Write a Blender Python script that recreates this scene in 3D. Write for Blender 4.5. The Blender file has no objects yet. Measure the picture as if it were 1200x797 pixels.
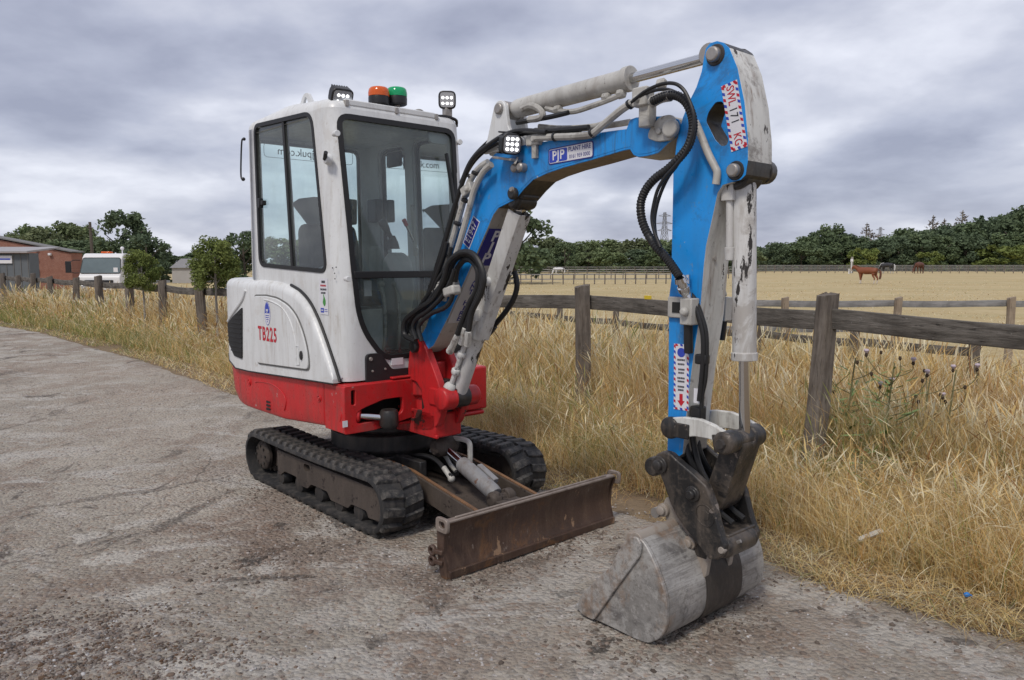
import bpy, bmesh, math, random
import numpy as np
from mathutils import Vector, Matrix
from mathutils.geometry import delaunay_2d_cdt

R = math.radians
rnd = random.Random(7)
npr = np.random.default_rng(11)
scene = bpy.context.scene
COL = scene.collection

# ------------------------------------------------------------------ camera
H_CAM = 1.48
PITCH = math.atan(90.5 / 900)
cam_d = bpy.data.cameras.new('camera')
cam_d.sensor_width = 36.0
cam_d.lens = 27.0
cam_d.clip_start = 0.05
cam_d.clip_end = 4000
cam = bpy.data.objects.new('camera', cam_d)
COL.objects.link(cam)
cam.location = (0, 0, H_CAM)
cam.rotation_euler = (math.pi / 2 - PITCH, 0, 0)
scene.camera = cam

# ------------------------------------------------------------------ light and sky
SUN_EL, SUN_AZ = R(52), R(205)      # high sun behind thick cloud, over the photographer's left shoulder
scene.view_settings.view_transform = 'Standard'
scene.view_settings.look = 'None'
scene.view_settings.gamma = 1.0
scene.view_settings.exposure = 0.5
sun_d = bpy.data.lights.new('sun', 'SUN')
sun_d.energy = 1.5
sun_d.angle = R(11)
sun_d.color = (1.0, 0.93, 0.83)
sun = bpy.data.objects.new('sun', sun_d)
COL.objects.link(sun)
sdir = Vector((math.sin(SUN_AZ) * math.cos(SUN_EL), math.cos(SUN_AZ) * math.cos(SUN_EL), math.sin(SUN_EL)))
sun.rotation_euler = sdir.to_track_quat('Z', 'Y').to_euler()

world = bpy.data.worlds.new('World')
scene.world = world
world.use_nodes = True
wn, wl = world.node_tree.nodes, world.node_tree.links
for n in list(wn): wn.remove(n)
def WN(t, **k):
    n = wn.new(t)
    for a, b in k.items(): setattr(n, a, b)
    return n
w_out = WN('ShaderNodeOutputWorld')
sky = WN('ShaderNodeTexSky', sky_type='NISHITA', sun_disc=False, sun_elevation=SUN_EL, sun_rotation=SUN_AZ)
bg_sky = WN('ShaderNodeBackground'); bg_sky.inputs[1].default_value = 0.1
wl.new(sky.outputs[0], bg_sky.inputs[0])
tc = WN('ShaderNodeTexCoord')
sep = WN('ShaderNodeSeparateXYZ'); wl.new(tc.outputs['Generated'], sep.inputs[0])
def WM(op, a, b):
    n = WN('ShaderNodeMath', operation=op)
    for i, q in enumerate((a, b)):
        if isinstance(q, (int, float)): n.inputs[i].default_value = q
        elif q is not None: wl.new(q, n.inputs[i])
    return n.outputs[0]
zc = WM('ADD', WM('ABSOLUTE', sep.outputs[2], None), 0.26)
cx = WM('DIVIDE', sep.outputs[0], zc); cy = WM('DIVIDE', sep.outputs[1], zc)
comb = WN('ShaderNodeCombineXYZ'); wl.new(cx, comb.inputs[0]); wl.new(cy, comb.inputs[1])
def wnoise(scale, detail, rough, dist, off):
    m = WN('ShaderNodeMapping'); m.inputs['Location'].default_value = off
    wl.new(comb.outputs[0], m.inputs[0])
    n = WN('ShaderNodeTexNoise'); n.inputs['Scale'].default_value = scale
    n.inputs['Detail'].default_value = detail; n.inputs['Roughness'].default_value = rough
    n.inputs['Distortion'].default_value = dist
    wl.new(m.outputs[0], n.inputs['Vector']); return n.outputs['Fac']
n1 = wnoise(2.5, 7, 0.52, 0.15, (3.1, 1.7, 0.0))
n2 = wnoise(0.95, 6, 0.50, 0.25, (9.3, 6.2, 2.0))
deck = WN('ShaderNodeMapRange', interpolation_type='SMOOTHSTEP')
deck.inputs['From Min'].default_value = 0.38; deck.inputs['From Max'].default_value = 0.62
wl.new(n2, deck.inputs['Value'])
fine_ = WN('ShaderNodeMapRange'); fine_.inputs['From Min'].default_value = 0.30; fine_.inputs['From Max'].default_value = 0.70
wl.new(n1, fine_.inputs['Value'])
mixn = WM('ADD', WM('MULTIPLY', deck.outputs[0], 0.52), WM('MULTIPLY', fine_.outputs[0], 0.48))
ramp = WN('ShaderNodeValToRGB')
cr = ramp.color_ramp
cr.elements[0].position = 0.12; cr.elements[0].color = (0.255, 0.272, 0.355, 1)
cr.elements[1].position = 0.88; cr.elements[1].color = (0.61, 0.625, 0.695, 1)
e = cr.elements.new(0.40); e.color = (0.355, 0.375, 0.462, 1)
e = cr.elements.new(0.62); e.color = (0.445, 0.462, 0.54, 1)
wl.new(mixn, ramp.inputs[0])
bg_c = WN('ShaderNodeBackground'); bg_c.inputs[1].default_value = 1.0
wl.new(ramp.outputs[0], bg_c.inputs[0])
mx = WN('ShaderNodeMixShader'); mx.inputs[0].default_value = 0.93
wl.new(bg_sky.outputs[0], mx.inputs[1]); wl.new(bg_c.outputs[0], mx.inputs[2])
wl.new(mx.outputs[0], w_out.inputs[0])

# ------------------------------------------------------------------ helpers
def gz(px, py, z=0.0):
    """place on the level z that is seen at photo position (px, py)"""
    u = (px - 600) / 900; v = (398.5 - py) / 900
    r = (u, math.cos(PITCH) + v * math.sin(PITCH), -math.sin(PITCH) + v * math.cos(PITCH))
    t = (z - H_CAM) / r[2]
    return Vector((r[0] * t, r[1] * t, z))
YAW = R(-48)
ORG = Vector((-0.782, 4.947, 0))
ROT = Matrix.Rotation(YAW, 3, 'Z')
ROTI = ROT.transposed()
def at(px, py, ax, val):
    """machine coordinates of the point of the plane ax=val seen at photo position (px, py)"""
    u = (px - 600) / 900; v = (398.5 - py) / 900
    r = ROTI @ Vector((u, math.cos(PITCH) + v * math.sin(PITCH), -math.sin(PITCH) + v * math.cos(PITCH)))
    o = ROTI @ (Vector((0, 0, H_CAM)) - ORG)
    i = 'xyz'.index(ax)
    t = (val - o[i]) / r[i]
    return o + r * t
def xz(pts, y): return [(p.x, p.z) for p in (at(a, b, 'y', y) for a, b in pts)]

def fbm(x, y, seed=0, oct=4, rough=0.5):
    x = np.asarray(x, float); y = np.asarray(y, float)
    tot = np.zeros_like(x); amp = 1.0; s = 0
    for o in range(oct):
        xi = np.floor(x).astype(np.int64); yi = np.floor(y).astype(np.int64)
        xf = x - xi; yf = y - yi
        xf = xf * xf * (3 - 2 * xf); yf = yf * yf * (3 - 2 * yf)
        def h(a, b):
            n = (a * 374761393 + b * 668265263 + (seed + o) * 1442695041) & 0x7fffffff
            n = ((n ^ (n >> 13)) * 1274126177) & 0x7fffffff
            return ((n ^ (n >> 16)) & 0xffff) / 65535.0
        v = (h(xi, yi) * (1 - xf) + h(xi + 1, yi) * xf) * (1 - yf) + (h(xi, yi + 1) * (1 - xf) + h(xi + 1, yi + 1) * xf) * yf
        tot += v * amp; s += amp; amp *= rough; x = x * 2.03 + 17.3; y = y * 2.03 + 5.1
    return tot / s

def inpoly(p, poly):
    x, y = p; c = False; j = len(poly) - 1
    for i in range(len(poly)):
        xi, yi = poly[i]; xj, yj = poly[j]
        if (yi > y) != (yj > y) and x < (xj - xi) * (y - yi) / (yj - yi) + xi: c = not c
        j = i
    return c
def area(poly):
    return 0.5 * sum(poly[i][0] * poly[(i + 1) % len(poly)][1] - poly[(i + 1) % len(poly)][0] * poly[i][1] for i in range(len(poly)))
def offset(poly, d):
    """inward offset of a polygon"""
    s = 1 if area(poly) > 0 else -1
    n = len(poly); out = []
    for i in range(n):
        a, b, c = Vector(poly[i - 1]), Vector(poly[i]), Vector(poly[(i + 1) % n])
        e1 = (b - a).normalized(); e2 = (c - b).normalized()
        n1 = Vector((-e1.y, e1.x)) * s; n2 = Vector((-e2.y, e2.x)) * s
        m = (n1 + n2); m = m / max(0.35, m.length_squared / 2) 
        out.append(tuple(b + m * d))
    return out
def rounded(poly, r, seg=4):
    """round the corners of a polygon; r a number or one per corner"""
    n = len(poly); out = []
    for i in range(n):
        ri = r[i] if isinstance(r, (list, tuple)) else r
        a, b, c = Vector(poly[i - 1]), Vector(poly[i]), Vector(poly[(i + 1) % n])
        d1 = (a - b); d2 = (c - b)
        k = min(ri, d1.length * 0.48, d2.length * 0.48)
        if k < 1e-5: out.append(tuple(b)); continue
        p, q = b + d1.normalized() * k, b + d2.normalized() * k
        for t in range(seg + 1):
            t /= seg
            out.append(tuple(p * (1 - t) ** 2 + b * 2 * t * (1 - t) + q * t * t))
    return out
def circle(c, r, n=20, a0=0, a1=2 * math.pi):
    full = abs(a1 - a0 - 2 * math.pi) < 1e-6
    return [(c[0] + r * math.cos(a0 + (a1 - a0) * i / (n if full else n - 1)), c[1] + r * math.sin(a0 + (a1 - a0) * i / (n if full else n - 1))) for i in range(n)]
def smooth_path(pts, k=6, closed=False):
    P = [Vector(p) for p in pts]; n = len(P)
    if n < 3: return P
    out = []
    rng = range(n) if closed else range(n - 1)
    for i in rng:
        p1, p2 = P[i], P[(i + 1) % n]
        p0 = P[i - 1] if (closed or i > 0) else p1 * 2 - p2
        p3 = P[(i + 2) % n] if (closed or i + 2 < n) else p2 * 2 - p1
        for j in range(k):
            t = j / k
            out.append(0.5 * (2 * p1 + (p2 - p0) * t + (2 * p0 - 5 * p1 + 4 * p2 - p3) * t * t + (3 * p1 - p0 - 3 * p2 + p3) * t ** 3))
    if not closed: out.append(P[-1])
    return out

class MB:
    """collects shapes and links them as ONE mesh object"""
    def __init__(s): s.v = []; s.f = []; s.m = []
    def add(s, vs, fs, mi=0):
        b = len(s.v); s.v += [tuple(v) for v in vs]
        s.f += [tuple(b + i for i in f) for f in fs]
        s.m += ([mi] * len(fs) if isinstance(mi, int) else list(mi)); return s
    def box(s, c, d, M=None, mi=0):
        c = Vector(c); vs = []
        for i in (-1, 1):
            for j in (-1, 1):
                for k in (-1, 1):
                    p = Vector((i * d[0] / 2, j * d[1] / 2, k * d[2] / 2))
                    vs.append(c + (M @ p if M else p))
        return s.add(vs, [(0, 1, 3, 2), (4, 6, 7, 5), (0, 4, 5, 1), (2, 3, 7, 6), (0, 2, 6, 4), (1, 5, 7, 3)], mi)
    def bar(s, a, b, w, h, up=(0, 0, 1), mi=0):
        a, b = Vector(a), Vector(b); x = (b - a).normalized(); y = Vector(up).cross(x).normalized(); z = x.cross(y)
        M = Matrix((x, y, z)).transposed()
        return s.box((a + b) / 2, ((b - a).length, w, h), M, mi)
    def prism(s, poly, y0, y1, ms=0, mr=0, holes=(), fn=None, mr_fn=None, mh=None):
        """outline in (x,z), extruded from y0 to y1; ms side material, mr rim material"""
        fn = fn or (lambda a, y, b: (a, y, b))
        if area(poly) < 0: poly = poly[::-1]
        loops = [list(poly)] + [list(h) if area(h) < 0 else list(h)[::-1] for h in holes]
        if holes:
            pts = [p for l in loops for p in l]; ed = []; b = 0
            for l in loops:
                ed += [(b + i, b + (i + 1) % len(l)) for i in range(len(l))]; b += len(l)
            rv, re, rf = delaunay_2d_cdt([Vector(p) for p in pts], ed, [], 0, 1e-5)[:3]
            rv = [tuple(p) for p in rv]
            tri = []
            for f in rf:
                c = (sum(rv[i][0] for i in f) / 3, sum(rv[i][1] for i in f) / 3)
                if inpoly(c, poly) and not any(inpoly(c, h) for h in holes): tri.append(tuple(f))
            n = len(rv)
            s.add([fn(p[0], y0, p[1]) for p in rv], [f for f in tri], ms)
            s.add([fn(p[0], y1, p[1]) for p in rv], [f[::-1] for f in tri], ms)
        else:
            n = len(poly)
            s.add([fn(p[0], y0, p[1]) for p in poly], [tuple(range(n))], ms)
            s.add([fn(p[0], y1, p[1]) for p in poly], [tuple(range(n))[::-1]], ms)
        for li, l in enumerate(loops):
            n = len(l)
            mm = (mr if li == 0 or mh is None else mh)
            mis = [mr_fn((l[i][0] + l[(i + 1) % n][0]) / 2, (l[i][1] + l[(i + 1) % n][1]) / 2) if (mr_fn and li == 0) else mm for i in range(n)]
            s.add([fn(p[0], y0, p[1]) for p in l] + [fn(p[0], y1, p[1]) for p in l],
                  [(i, i + n, (i + 1) % n + n, (i + 1) % n) for i in range(n)], mis)
        return s
    def cyl(s, a, b, r, r2=None, n=16, mi=0, caps=True):
        a, b = Vector(a), Vector(b); r2 = r if r2 is None else r2
        z = (b - a).normalized(); x = z.orthogonal().normalized(); y = z.cross(x)
        vs = []
        for p, q in ((a, r), (b, r2)):
            vs += [p + (x * math.cos(2 * math.pi * i / n) + y * math.sin(2 * math.pi * i / n)) * q for i in range(n)]
        fs = [(i, (i + 1) % n, (i + 1) % n + n, i + n) for i in range(n)]
        if caps: fs += [tuple(range(n))[::-1], tuple(range(n, 2 * n))]
        return s.add(vs, fs, mi)
    def rod(s, a, b, prof, n=18, mi=0):
        """turned piece along a-b: prof = [(t, radius), ...]"""
        a, b = Vector(a), Vector(b)
        z = (b - a).normalized(); x = z.orthogonal().normalized(); y = z.cross(x); vs = []
        for t, r in prof:
            p = a.lerp(b, t)
            vs += [p + (x * math.cos(2 * math.pi * i / n) + y * math.sin(2 * math.pi * i / n)) * r for i in range(n)]
        k = len(prof)
        fs = [(j * n + i, j * n + (i + 1) % n, (j + 1) * n + (i + 1) % n, (j + 1) * n + i) for j in range(k - 1) for i in range(n)]
        fs += [tuple(range(n))[::-1], tuple(range((k - 1) * n, k * n))]
        return s.add(vs, fs, mi)
    def tube(s, pts, r, n=10, mi=0, k=6, ridge=0):
        P = smooth_path(pts, k) if k else [Vector(p) for p in pts]
        vs = []; N = len(P)
        t = (P[1] - P[0]).normalized(); x = t.orthogonal().normalized()
        for j in range(N):
            t = (P[min(j + 1, N - 1)] - P[max(j - 1, 0)]).normalized()
            x = (x - t * x.dot(t)).normalized(); y = t.cross(x)
            q = r[j * (len(r) - 1) // max(1, N - 1)] if isinstance(r, (list, tuple)) else r
            if ridge and j % 2: q += ridge
            vs += [P[j] + (x * math.cos(2 * math.pi * i / n) + y * math.sin(2 * math.pi * i / n)) * q for i in range(n)]
        fs = [(j * n + i, j * n + (i + 1) % n, (j + 1) * n + (i + 1) % n, (j + 1) * n + i) for j in range(N - 1) for i in range(n)]
        fs += [tuple(range(n))[::-1], tuple(range((N - 1) * n, N * n))]
        return s.add(vs, fs, mi)
    def ball(s, c, r, n=12, m=8, mi=0):
        c = Vector(c); r = Vector((r, r, r)) if isinstance(r, (int, float)) else Vector(r)
        vs = [c + Vector((0, 0, r.z))]
        for j in range(1, m):
            a = math.pi * j / m
            for i in range(n):
                b = 2 * math.pi * i / n
                vs.append(c + Vector((r.x * math.sin(a) * math.cos(b), r.y * math.sin(a) * math.sin(b), r.z * math.cos(a))))
        vs.append(c - Vector((0, 0, r.z)))
        fs = [(0, 1 + i, 1 + (i + 1) % n) for i in range(n)]
        for j in range(m - 2):
            fs += [(1 + j * n + i, 1 + (j + 1) * n + i, 1 + (j + 1) * n + (i + 1) % n, 1 + j * n + (i + 1) % n) for i in range(n)]
        L = len(vs) - 1
        fs += [(L, 1 + (m - 2) * n + (i + 1) % n, 1 + (m - 2) * n + i) for i in range(n)]
        return s.add(vs, fs, mi)
    def grid(s, rows, mi=0, closed=False):
        n = len(rows[0]); vs = [p for r_ in rows for p in r_]; fs = []
        for j in range(len(rows) - 1):
            for i in range(n if closed else n - 1):
                fs.append((j * n + i, j * n + (i + 1) % n, (j + 1) * n + (i + 1) % n, (j + 1) * n + i))
        return s.add(vs, fs, mi)
    def text(s, body, size, org, xd, yd, mi=0, sx=1.0, bold=0.0, align='CENTER', ext=0.0006, spacing=1.0):
        cu = bpy.data.curves.new('lettering', 'FONT'); cu.body = body; cu.size = size; cu.align_x = align; cu.align_y = 'CENTER'
        cu.offset = bold; cu.extrude = 0; cu.resolution_u = 3; cu.space_character = spacing
        ob = bpy.data.objects.new('lettering', cu); COL.objects.link(ob)
        dg = bpy.context.evaluated_depsgraph_get(); dg.update()
        me = bpy.data.meshes.new_from_object(ob.evaluated_get(dg))
        xd, yd = Vector(xd).normalized(), Vector(yd).normalized(); o = Vector(org)
        s.add([o + xd * (v.co.x * sx) + yd * v.co.y for v in me.vertices], [tuple(p.vertices) for p in me.polygons], mi)
        bpy.data.objects.remove(ob); bpy.data.curves.remove(cu); bpy.data.meshes.remove(me)
        return s
    def mesh(s, name, mats, smooth=True, ang=38, fix=False):
        me = bpy.data.meshes.new(name)
        me.from_pydata([tuple(v) for v in s.v], [], s.f)
        for m in (mats if isinstance(mats, (list, tuple)) else [mats]): me.materials.append(m)
        me.polygons.foreach_set('material_index', s.m)
        if fix:
            bm = bmesh.new(); bm.from_mesh(me)
            bmesh.ops.remove_doubles(bm, verts=bm.verts, dist=1e-5)
            bmesh.ops.recalc_face_normals(bm, faces=bm.faces); bm.to_mesh(me); bm.free()
        if smooth:
            me.shade_smooth(); me.set_sharp_from_angle(angle=R(ang))
        me.update(); return me
    def build(s, name, mats, parent=None, bevel=0.0, smooth=True, ang=38, fix=True, seg=2):
        o = bpy.data.objects.new(name, s.mesh(name, mats, smooth, ang, fix)); COL.objects.link(o)
        if parent: o.parent = parent
        if bevel:
            b = o.modifiers.new('bevel', 'BEVEL'); b.width = bevel; b.segments = seg; b.limit_method = 'ANGLE'; b.angle_limit = R(40)
            b.harden_normals = False
        return o
def tag(o, label=None, cat=None, group=None, kind=None):
    for k, v in (('label', label), ('category', cat), ('group', group), ('kind', kind)):
        if v: o[k] = v
    return o
def thing(name, loc, rz, label, cat, group=None):
    o = bpy.data.objects.new(name, None); COL.objects.link(o)
    o.location = loc; o.rotation_euler = (0, 0, rz); o.empty_display_size = 0.3
    return tag(o, label, cat, group)
def copy_tree(o, parent=None):
    c = o.copy(); COL.objects.link(c)
    if parent: c.parent = parent
    for ch in list(o.children): copy_tree(ch, c)
    return c

# ------------------------------------------------------------------ materials
def newmat(name):
    m = bpy.data.materials.new(name); m.use_nodes = True
    nt = m.node_tree; return m, nt, nt.nodes['Principled BSDF']
class NT:
    def __init__(s, nt): s.nt = nt; s.n = nt.nodes; s.l = nt.links; s._tc = None
    def co(s, scale=(1, 1, 1), kind='Object'):
        if s._tc is None: s._tc = s.n.new('ShaderNodeTexCoord')
        m = s.n.new('ShaderNodeMapping'); m.inputs['Scale'].default_value = scale if isinstance(scale, tuple) else (scale,) * 3
        s.l.new(s._tc.outputs[kind], m.inputs[0]); return m.outputs[0]
    def noise(s, scale, detail=4, rough=0.55, stretch=(1, 1, 1), dist=0.0):
        t = s.n.new('ShaderNodeTexNoise'); t.inputs['Scale'].default_value = scale; t.inputs['Detail'].default_value = detail
        t.inputs['Roughness'].default_value = rough; t.inputs['Distortion'].default_value = dist
        s.l.new(s.co(stretch), t.inputs['Vector']); return t.outputs['Fac']
    def voro(s, scale, feature='F1', out='Distance', stretch=(1, 1, 1), rand=1.0):
        t = s.n.new('ShaderNodeTexVoronoi'); t.feature = feature; t.inputs['Scale'].default_value = scale
        t.inputs['Randomness'].default_value = rand
        s.l.new(s.co(stretch), t.inputs['Vector']); return t.outputs[out]
    def ramp(s, fac, stops, interp='LINEAR'):
        r = s.n.new('ShaderNodeValToRGB'); cr = r.color_ramp; cr.interpolation = interp
        while len(cr.elements) > 2: cr.elements.remove(cr.elements[-1])
        cr.elements[0].position, cr.elements[-1].position = stops[0][0], stops[-1][0]
        def c4(c): return (c, c, c, 1) if isinstance(c, (int, float)) else (c[0], c[1], c[2], 1)
        cr.elements[0].color, cr.elements[-1].color = c4(stops[0][1]), c4(stops[-1][1])
        for p, c in stops[1:-1]: cr.elements.new(p).color = c4(c)
        s.l.new(fac, r.inputs[0]); return r.outputs[0]
    def mix(s, fac, a, b, blend='MIX'):
        m = s.n.new('ShaderNodeMix'); m.data_type = 'RGBA'; m.blend_type = blend
        for sock, q in ((m.inputs[0], fac), (m.inputs[6], a), (m.inputs[7], b)):
            if isinstance(q, (int, float)): sock.default_value = q
            elif isinstance(q, (tuple, list)): sock.default_value = (q[0], q[1], q[2], 1)
            else: s.l.new(q, sock)
        return m.outputs[2]
    def math(s, op, a, b=0.0, clamp=False):
        m = s.n.new('ShaderNodeMath'); m.operation = op; m.use_clamp = clamp
        for i, q in enumerate((a, b)):
            if isinstance(q, (int, float)): m.inputs[i].default_value = q
            else: s.l.new(q, m.inputs[i])
        return m.outputs[0]
    def bump(s, h, bs, strength=0.4, dist=0.01):
        b = s.n.new('ShaderNodeBump'); b.inputs['Strength'].default_value = strength; b.inputs['Distance'].default_value = dist
        s.l.new(h, b.inputs['Height']); s.l.new(b.outputs[0], bs.inputs['Normal'])
def paint(name, col, rough=0.45, dirt=(0.20, 0.17, 0.14), dirt_amt=0.35, chip=None, chip_t=0.7, chip_scale=14, stretch=(1, 1, 1), spec=0.4, metal=0.0, var=0.12, bump=0.0, bscale=60, stain=None, run=None):
    m, nt, bs = newmat(name); t = NT(nt)
    big = t.noise(2.2, 5, 0.6); fine = t.noise(38, 4, 0.6)
    c = t.mix(t.ramp(big, [(0.3, 0.0), (0.7, 1.0)]), tuple(max(0, q * (1 - var)) for q in col), tuple(min(1, q * (1 + var * 0.6)) for q in col))
    streak = t.noise(5.0, 5, 0.65, (3.0, 3.0, 0.55))
    d = t.math('MULTIPLY', t.ramp(streak, [(0.46, 0.0), (0.78, 1.0)]), dirt_amt)
    d2 = t.math('MULTIPLY', t.ramp(fine, [(0.58, 0.0), (0.75, 1.0)]), dirt_amt * 0.5)
    c = t.mix(t.math('ADD', d, d2, True), c, dirt)
    if run:      # rust and grease runs down the paint
        rn = t.math('MULTIPLY', t.ramp(t.noise(7, 6, 0.7, (4.0, 4.0, 0.35)), [(0.53, 0.0), (0.66, 1.0)]), t.ramp(t.noise(1.8, 4, 0.6), [(0.42, 0.0), (0.62, 1.0)]))
        c = t.mix(t.math('MULTIPLY', rn, run[1]), c, run[0])
    if stain:    # greasy, scuffed areas with ragged edges
        sn = t.ramp(t.noise(3.1, 8, 0.72, (1, 1, 1), 0.6), [(stain[1], 0.0), (stain[1] + 0.06, 1.0)])
        c = t.mix(t.math('MULTIPLY', sn, stain[2]), c, stain[0])
        sc_ = t.ramp(t.noise(26, 6, 0.75, (1, 1, 0.5)), [(0.62, 0.0), (0.66, 0.8)])
        c = t.mix(sc_, c, stain[3] if len(stain) > 3 else stain[0])
    if chip:
        cn = t.noise(chip_scale, 7, 0.7, stretch)
        cf = t.ramp(cn, [(chip_t, 0.0), (chip_t + 0.012, 1.0)])
        c = t.mix(cf, c, chip)
    nt.links.new(c, bs.inputs['Base Color'])
    rr = t.ramp(fine, [(0.3, max(0, rough - 0.1)), (0.7, min(1, rough + 0.15))])
    nt.links.new(rr, bs.inputs['Roughness'])
    bs.inputs['Metallic'].default_value = metal; bs.inputs['Specular IOR Level'].default_value = spec
    if bump: t.bump(t.noise(bscale, 5, 0.6), bs, bump, 0.006)
    return m
def plain(name, col, rough=0.5, metal=0.0, var=0.2, scale=20, emit=None, spec=0.4):
    m, nt, bs = newmat(name); t = NT(nt)
    c = t.mix(t.noise(scale, 4, 0.6), tuple(q * (1 - var) for q in col), tuple(min(1, q * (1 + var)) for q in col))
    nt.links.new(c, bs.inputs['Base Color']); bs.inputs['Roughness'].default_value = rough; bs.inputs['Metallic'].default_value = metal
    bs.inputs['Specular IOR Level'].default_value = spec
    if emit: bs.inputs['Emission Color'].default_value = (*emit[:3], 1); bs.inputs['Emission Strength'].default_value = emit[3]
    return m
def glassmat(name, tint, refl=1.0):
    m = bpy.data.materials.new(name); m.use_nodes = True; nt = m.node_tree
    for n in list(nt.nodes): nt.nodes.remove(n)
    o = nt.nodes.new('ShaderNodeOutputMaterial'); tr = nt.nodes.new('ShaderNodeBsdfTransparent'); gl = nt.nodes.new('ShaderNodeBsdfGlossy')
    df = nt.nodes.new('ShaderNodeBsdfDiffuse'); df.inputs[0].default_value = (0.50, 0.56, 0.54, 1)
    t = NT(nt)
    tr.inputs[0].default_value = (*tint, 1); gl.inputs['Roughness'].default_value = 0.03; gl.inputs[0].default_value = (refl, refl, refl, 1)
    fr = nt.nodes.new('ShaderNodeFresnel'); fr.inputs[0].default_value = 1.6
    m1 = nt.nodes.new('ShaderNodeMixShader'); nt.links.new(fr.outputs[0], m1.inputs[0]); nt.links.new(tr.outputs[0], m1.inputs[1]); nt.links.new(gl.outputs[0], m1.inputs[2])
    dust_veil = t.math('MULTIPLY', t.ramp(t.noise(3.5, 6, 0.65), [(0.4, 0.35), (0.7, 1.0)]), 0.15)  # dust film; its teal-grey also paints in the veil of reflected sky
    m2 = nt.nodes.new('ShaderNodeMixShader'); nt.links.new(dust_veil, m2.inputs[0]); nt.links.new(m1.outputs[0], m2.inputs[1]); nt.links.new(df.outputs[0], m2.inputs[2])
    nt.links.new(m2.outputs[0], o.inputs[0]); return m
def bucketmat(name, col):
    m, nt, bs = newmat(name); t = NT(nt)
    c = t.mix(t.ramp(t.noise(3.2, 6, 0.62), [(0.38, 0.0), (0.62, 1.0)]), tuple(q * 0.6 for q in col), col)
    c = t.mix(t.ramp(t.noise(2.6, 5, 0.65, (1, 1, 1), 0.8), [(0.51, 0.0), (0.60, 0.7)]), c, (0.46, 0.45, 0.43))
    c = t.mix(t.ramp(t.noise(3.4, 6, 0.7, (1.2, 1, 0.8)), [(0.55, 0.0), (0.66, 0.8)]), c, (0.24, 0.15, 0.09))
    c = t.mix(t.ramp(t.noise(4.5, 6, 0.7, (0.8, 1, 1.2), 0.5), [(0.55, 0.0), (0.62, 0.75)]), c, (0.09, 0.085, 0.085))
    s1 = t.n.new('ShaderNodeTexWave'); s1.inputs['Scale'].default_value = 3.0; s1.inputs['Distortion'].default_value = 14; s1.inputs['Detail'].default_value = 6; s1.inputs['Detail Scale'].default_value = 2.4
    nt.links.new(t.co((5.0, 0.6, 5.0)), s1.inputs['Vector'])
    c = t.mix(t.ramp(s1.outputs['Fac'], [(0.0, 0.35), (0.03, 0.0)]), c, (0.13, 0.12, 0.11))
    c = t.mix(t.ramp(t.noise(16, 6, 0.75, (1.6, 0.12, 1.6)), [(0.52, 0.0), (0.60, 0.45)]), c, (0.50, 0.49, 0.47))
    c = t.mix(t.ramp(t.noise(20, 6, 0.75, (1.6, 0.10, 1.6)), [(0.54, 0.0), (0.60, 0.5)]), c, (0.14, 0.13, 0.125))
    c = t.mix(t.ramp(t.noise(55, 5, 0.7), [(0.52, 0.0), (0.66, 0.5)]), c, (0.15, 0.135, 0.12))
    nt.links.new(c, bs.inputs['Base Color']); bs.inputs['Metallic'].default_value = 0.25
    nt.links.new(t.ramp(t.noise(9, 5, 0.6), [(0.35, 0.36), (0.65, 0.62)]), bs.inputs['Roughness'])
    t.bump(t.noise(22, 6, 0.7), bs, 0.25, 0.008); return m
BLACK = (0.012, 0.012, 0.013)
M = {}
M['white'] = paint('white_paint', (0.675, 0.69, 0.695), 0.36, dirt_amt=0.26, var=0.07, run=((0.34, 0.29, 0.23), 0.45), stain=((0.52, 0.49, 0.45), 0.57, 0.35, (0.50, 0.47, 0.44)))
M['whitechip'] = paint('chipped_white_paint', (0.57, 0.57, 0.56), 0.5, dirt_amt=0.35, chip=(0.03, 0.026, 0.024), chip_t=0.57, chip_scale=7, stretch=(1.7, 1.7, 0.42), var=0.12, run=((0.22, 0.18, 0.15), 0.7), stain=((0.30, 0.27, 0.24), 0.54, 0.6, (0.10, 0.09, 0.085)))
M['armwhite'] = paint('worn_white_steel', (0.64, 0.64, 0.61), 0.5, dirt=(0.10, 0.085, 0.07), dirt_amt=0.55, chip=(0.05, 0.04, 0.035), chip_t=0.635, chip_scale=9, stretch=(1, 1, 0.6), run=((0.20, 0.13, 0.09), 0.8), stain=((0.16, 0.14, 0.125), 0.54, 0.7))
M['grey'] = paint('grey_boom_paint', (0.42, 0.40, 0.37), 0.5, dirt=(0.14, 0.11, 0.08), dirt_amt=0.5, var=0.1, stain=((0.20, 0.17, 0.14), 0.55, 0.5))
M['brown'] = paint('brown_boom_underside', (0.25, 0.195, 0.135), 0.7, dirt=(0.08, 0.07, 0.06), dirt_amt=0.5)  # browner than the grey front face of the boom
M['pipe'] = paint('grey_pipe', (0.46, 0.45, 0.42), 0.4, dirt_amt=0.5, dirt=(0.1, 0.09, 0.08), stain=((0.14, 0.125, 0.11), 0.55, 0.6))
M['blue'] = paint('blue_paint', (0.014, 0.275, 0.74), 0.34, dirt=(0.07, 0.14, 0.24), dirt_amt=0.25, chip=(0.40, 0.46, 0.52), chip_t=0.665, chip_scale=14, var=0.2, run=((0.045, 0.09, 0.16), 0.7), stain=((0.035, 0.12, 0.28), 0.55, 0.55, (0.10, 0.24, 0.45)))
M['red'] = paint('red_paint', (0.55, 0.017, 0.021), 0.34, dirt=(0.13, 0.045, 0.035), dirt_amt=0.45, chip=(0.45, 0.36, 0.34), chip_t=0.66, chip_scale=10, var=0.2, run=((0.16, 0.06, 0.05), 0.6), stain=((0.33, 0.06, 0.055), 0.54, 0.55, (0.27, 0.09, 0.08)))
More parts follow.
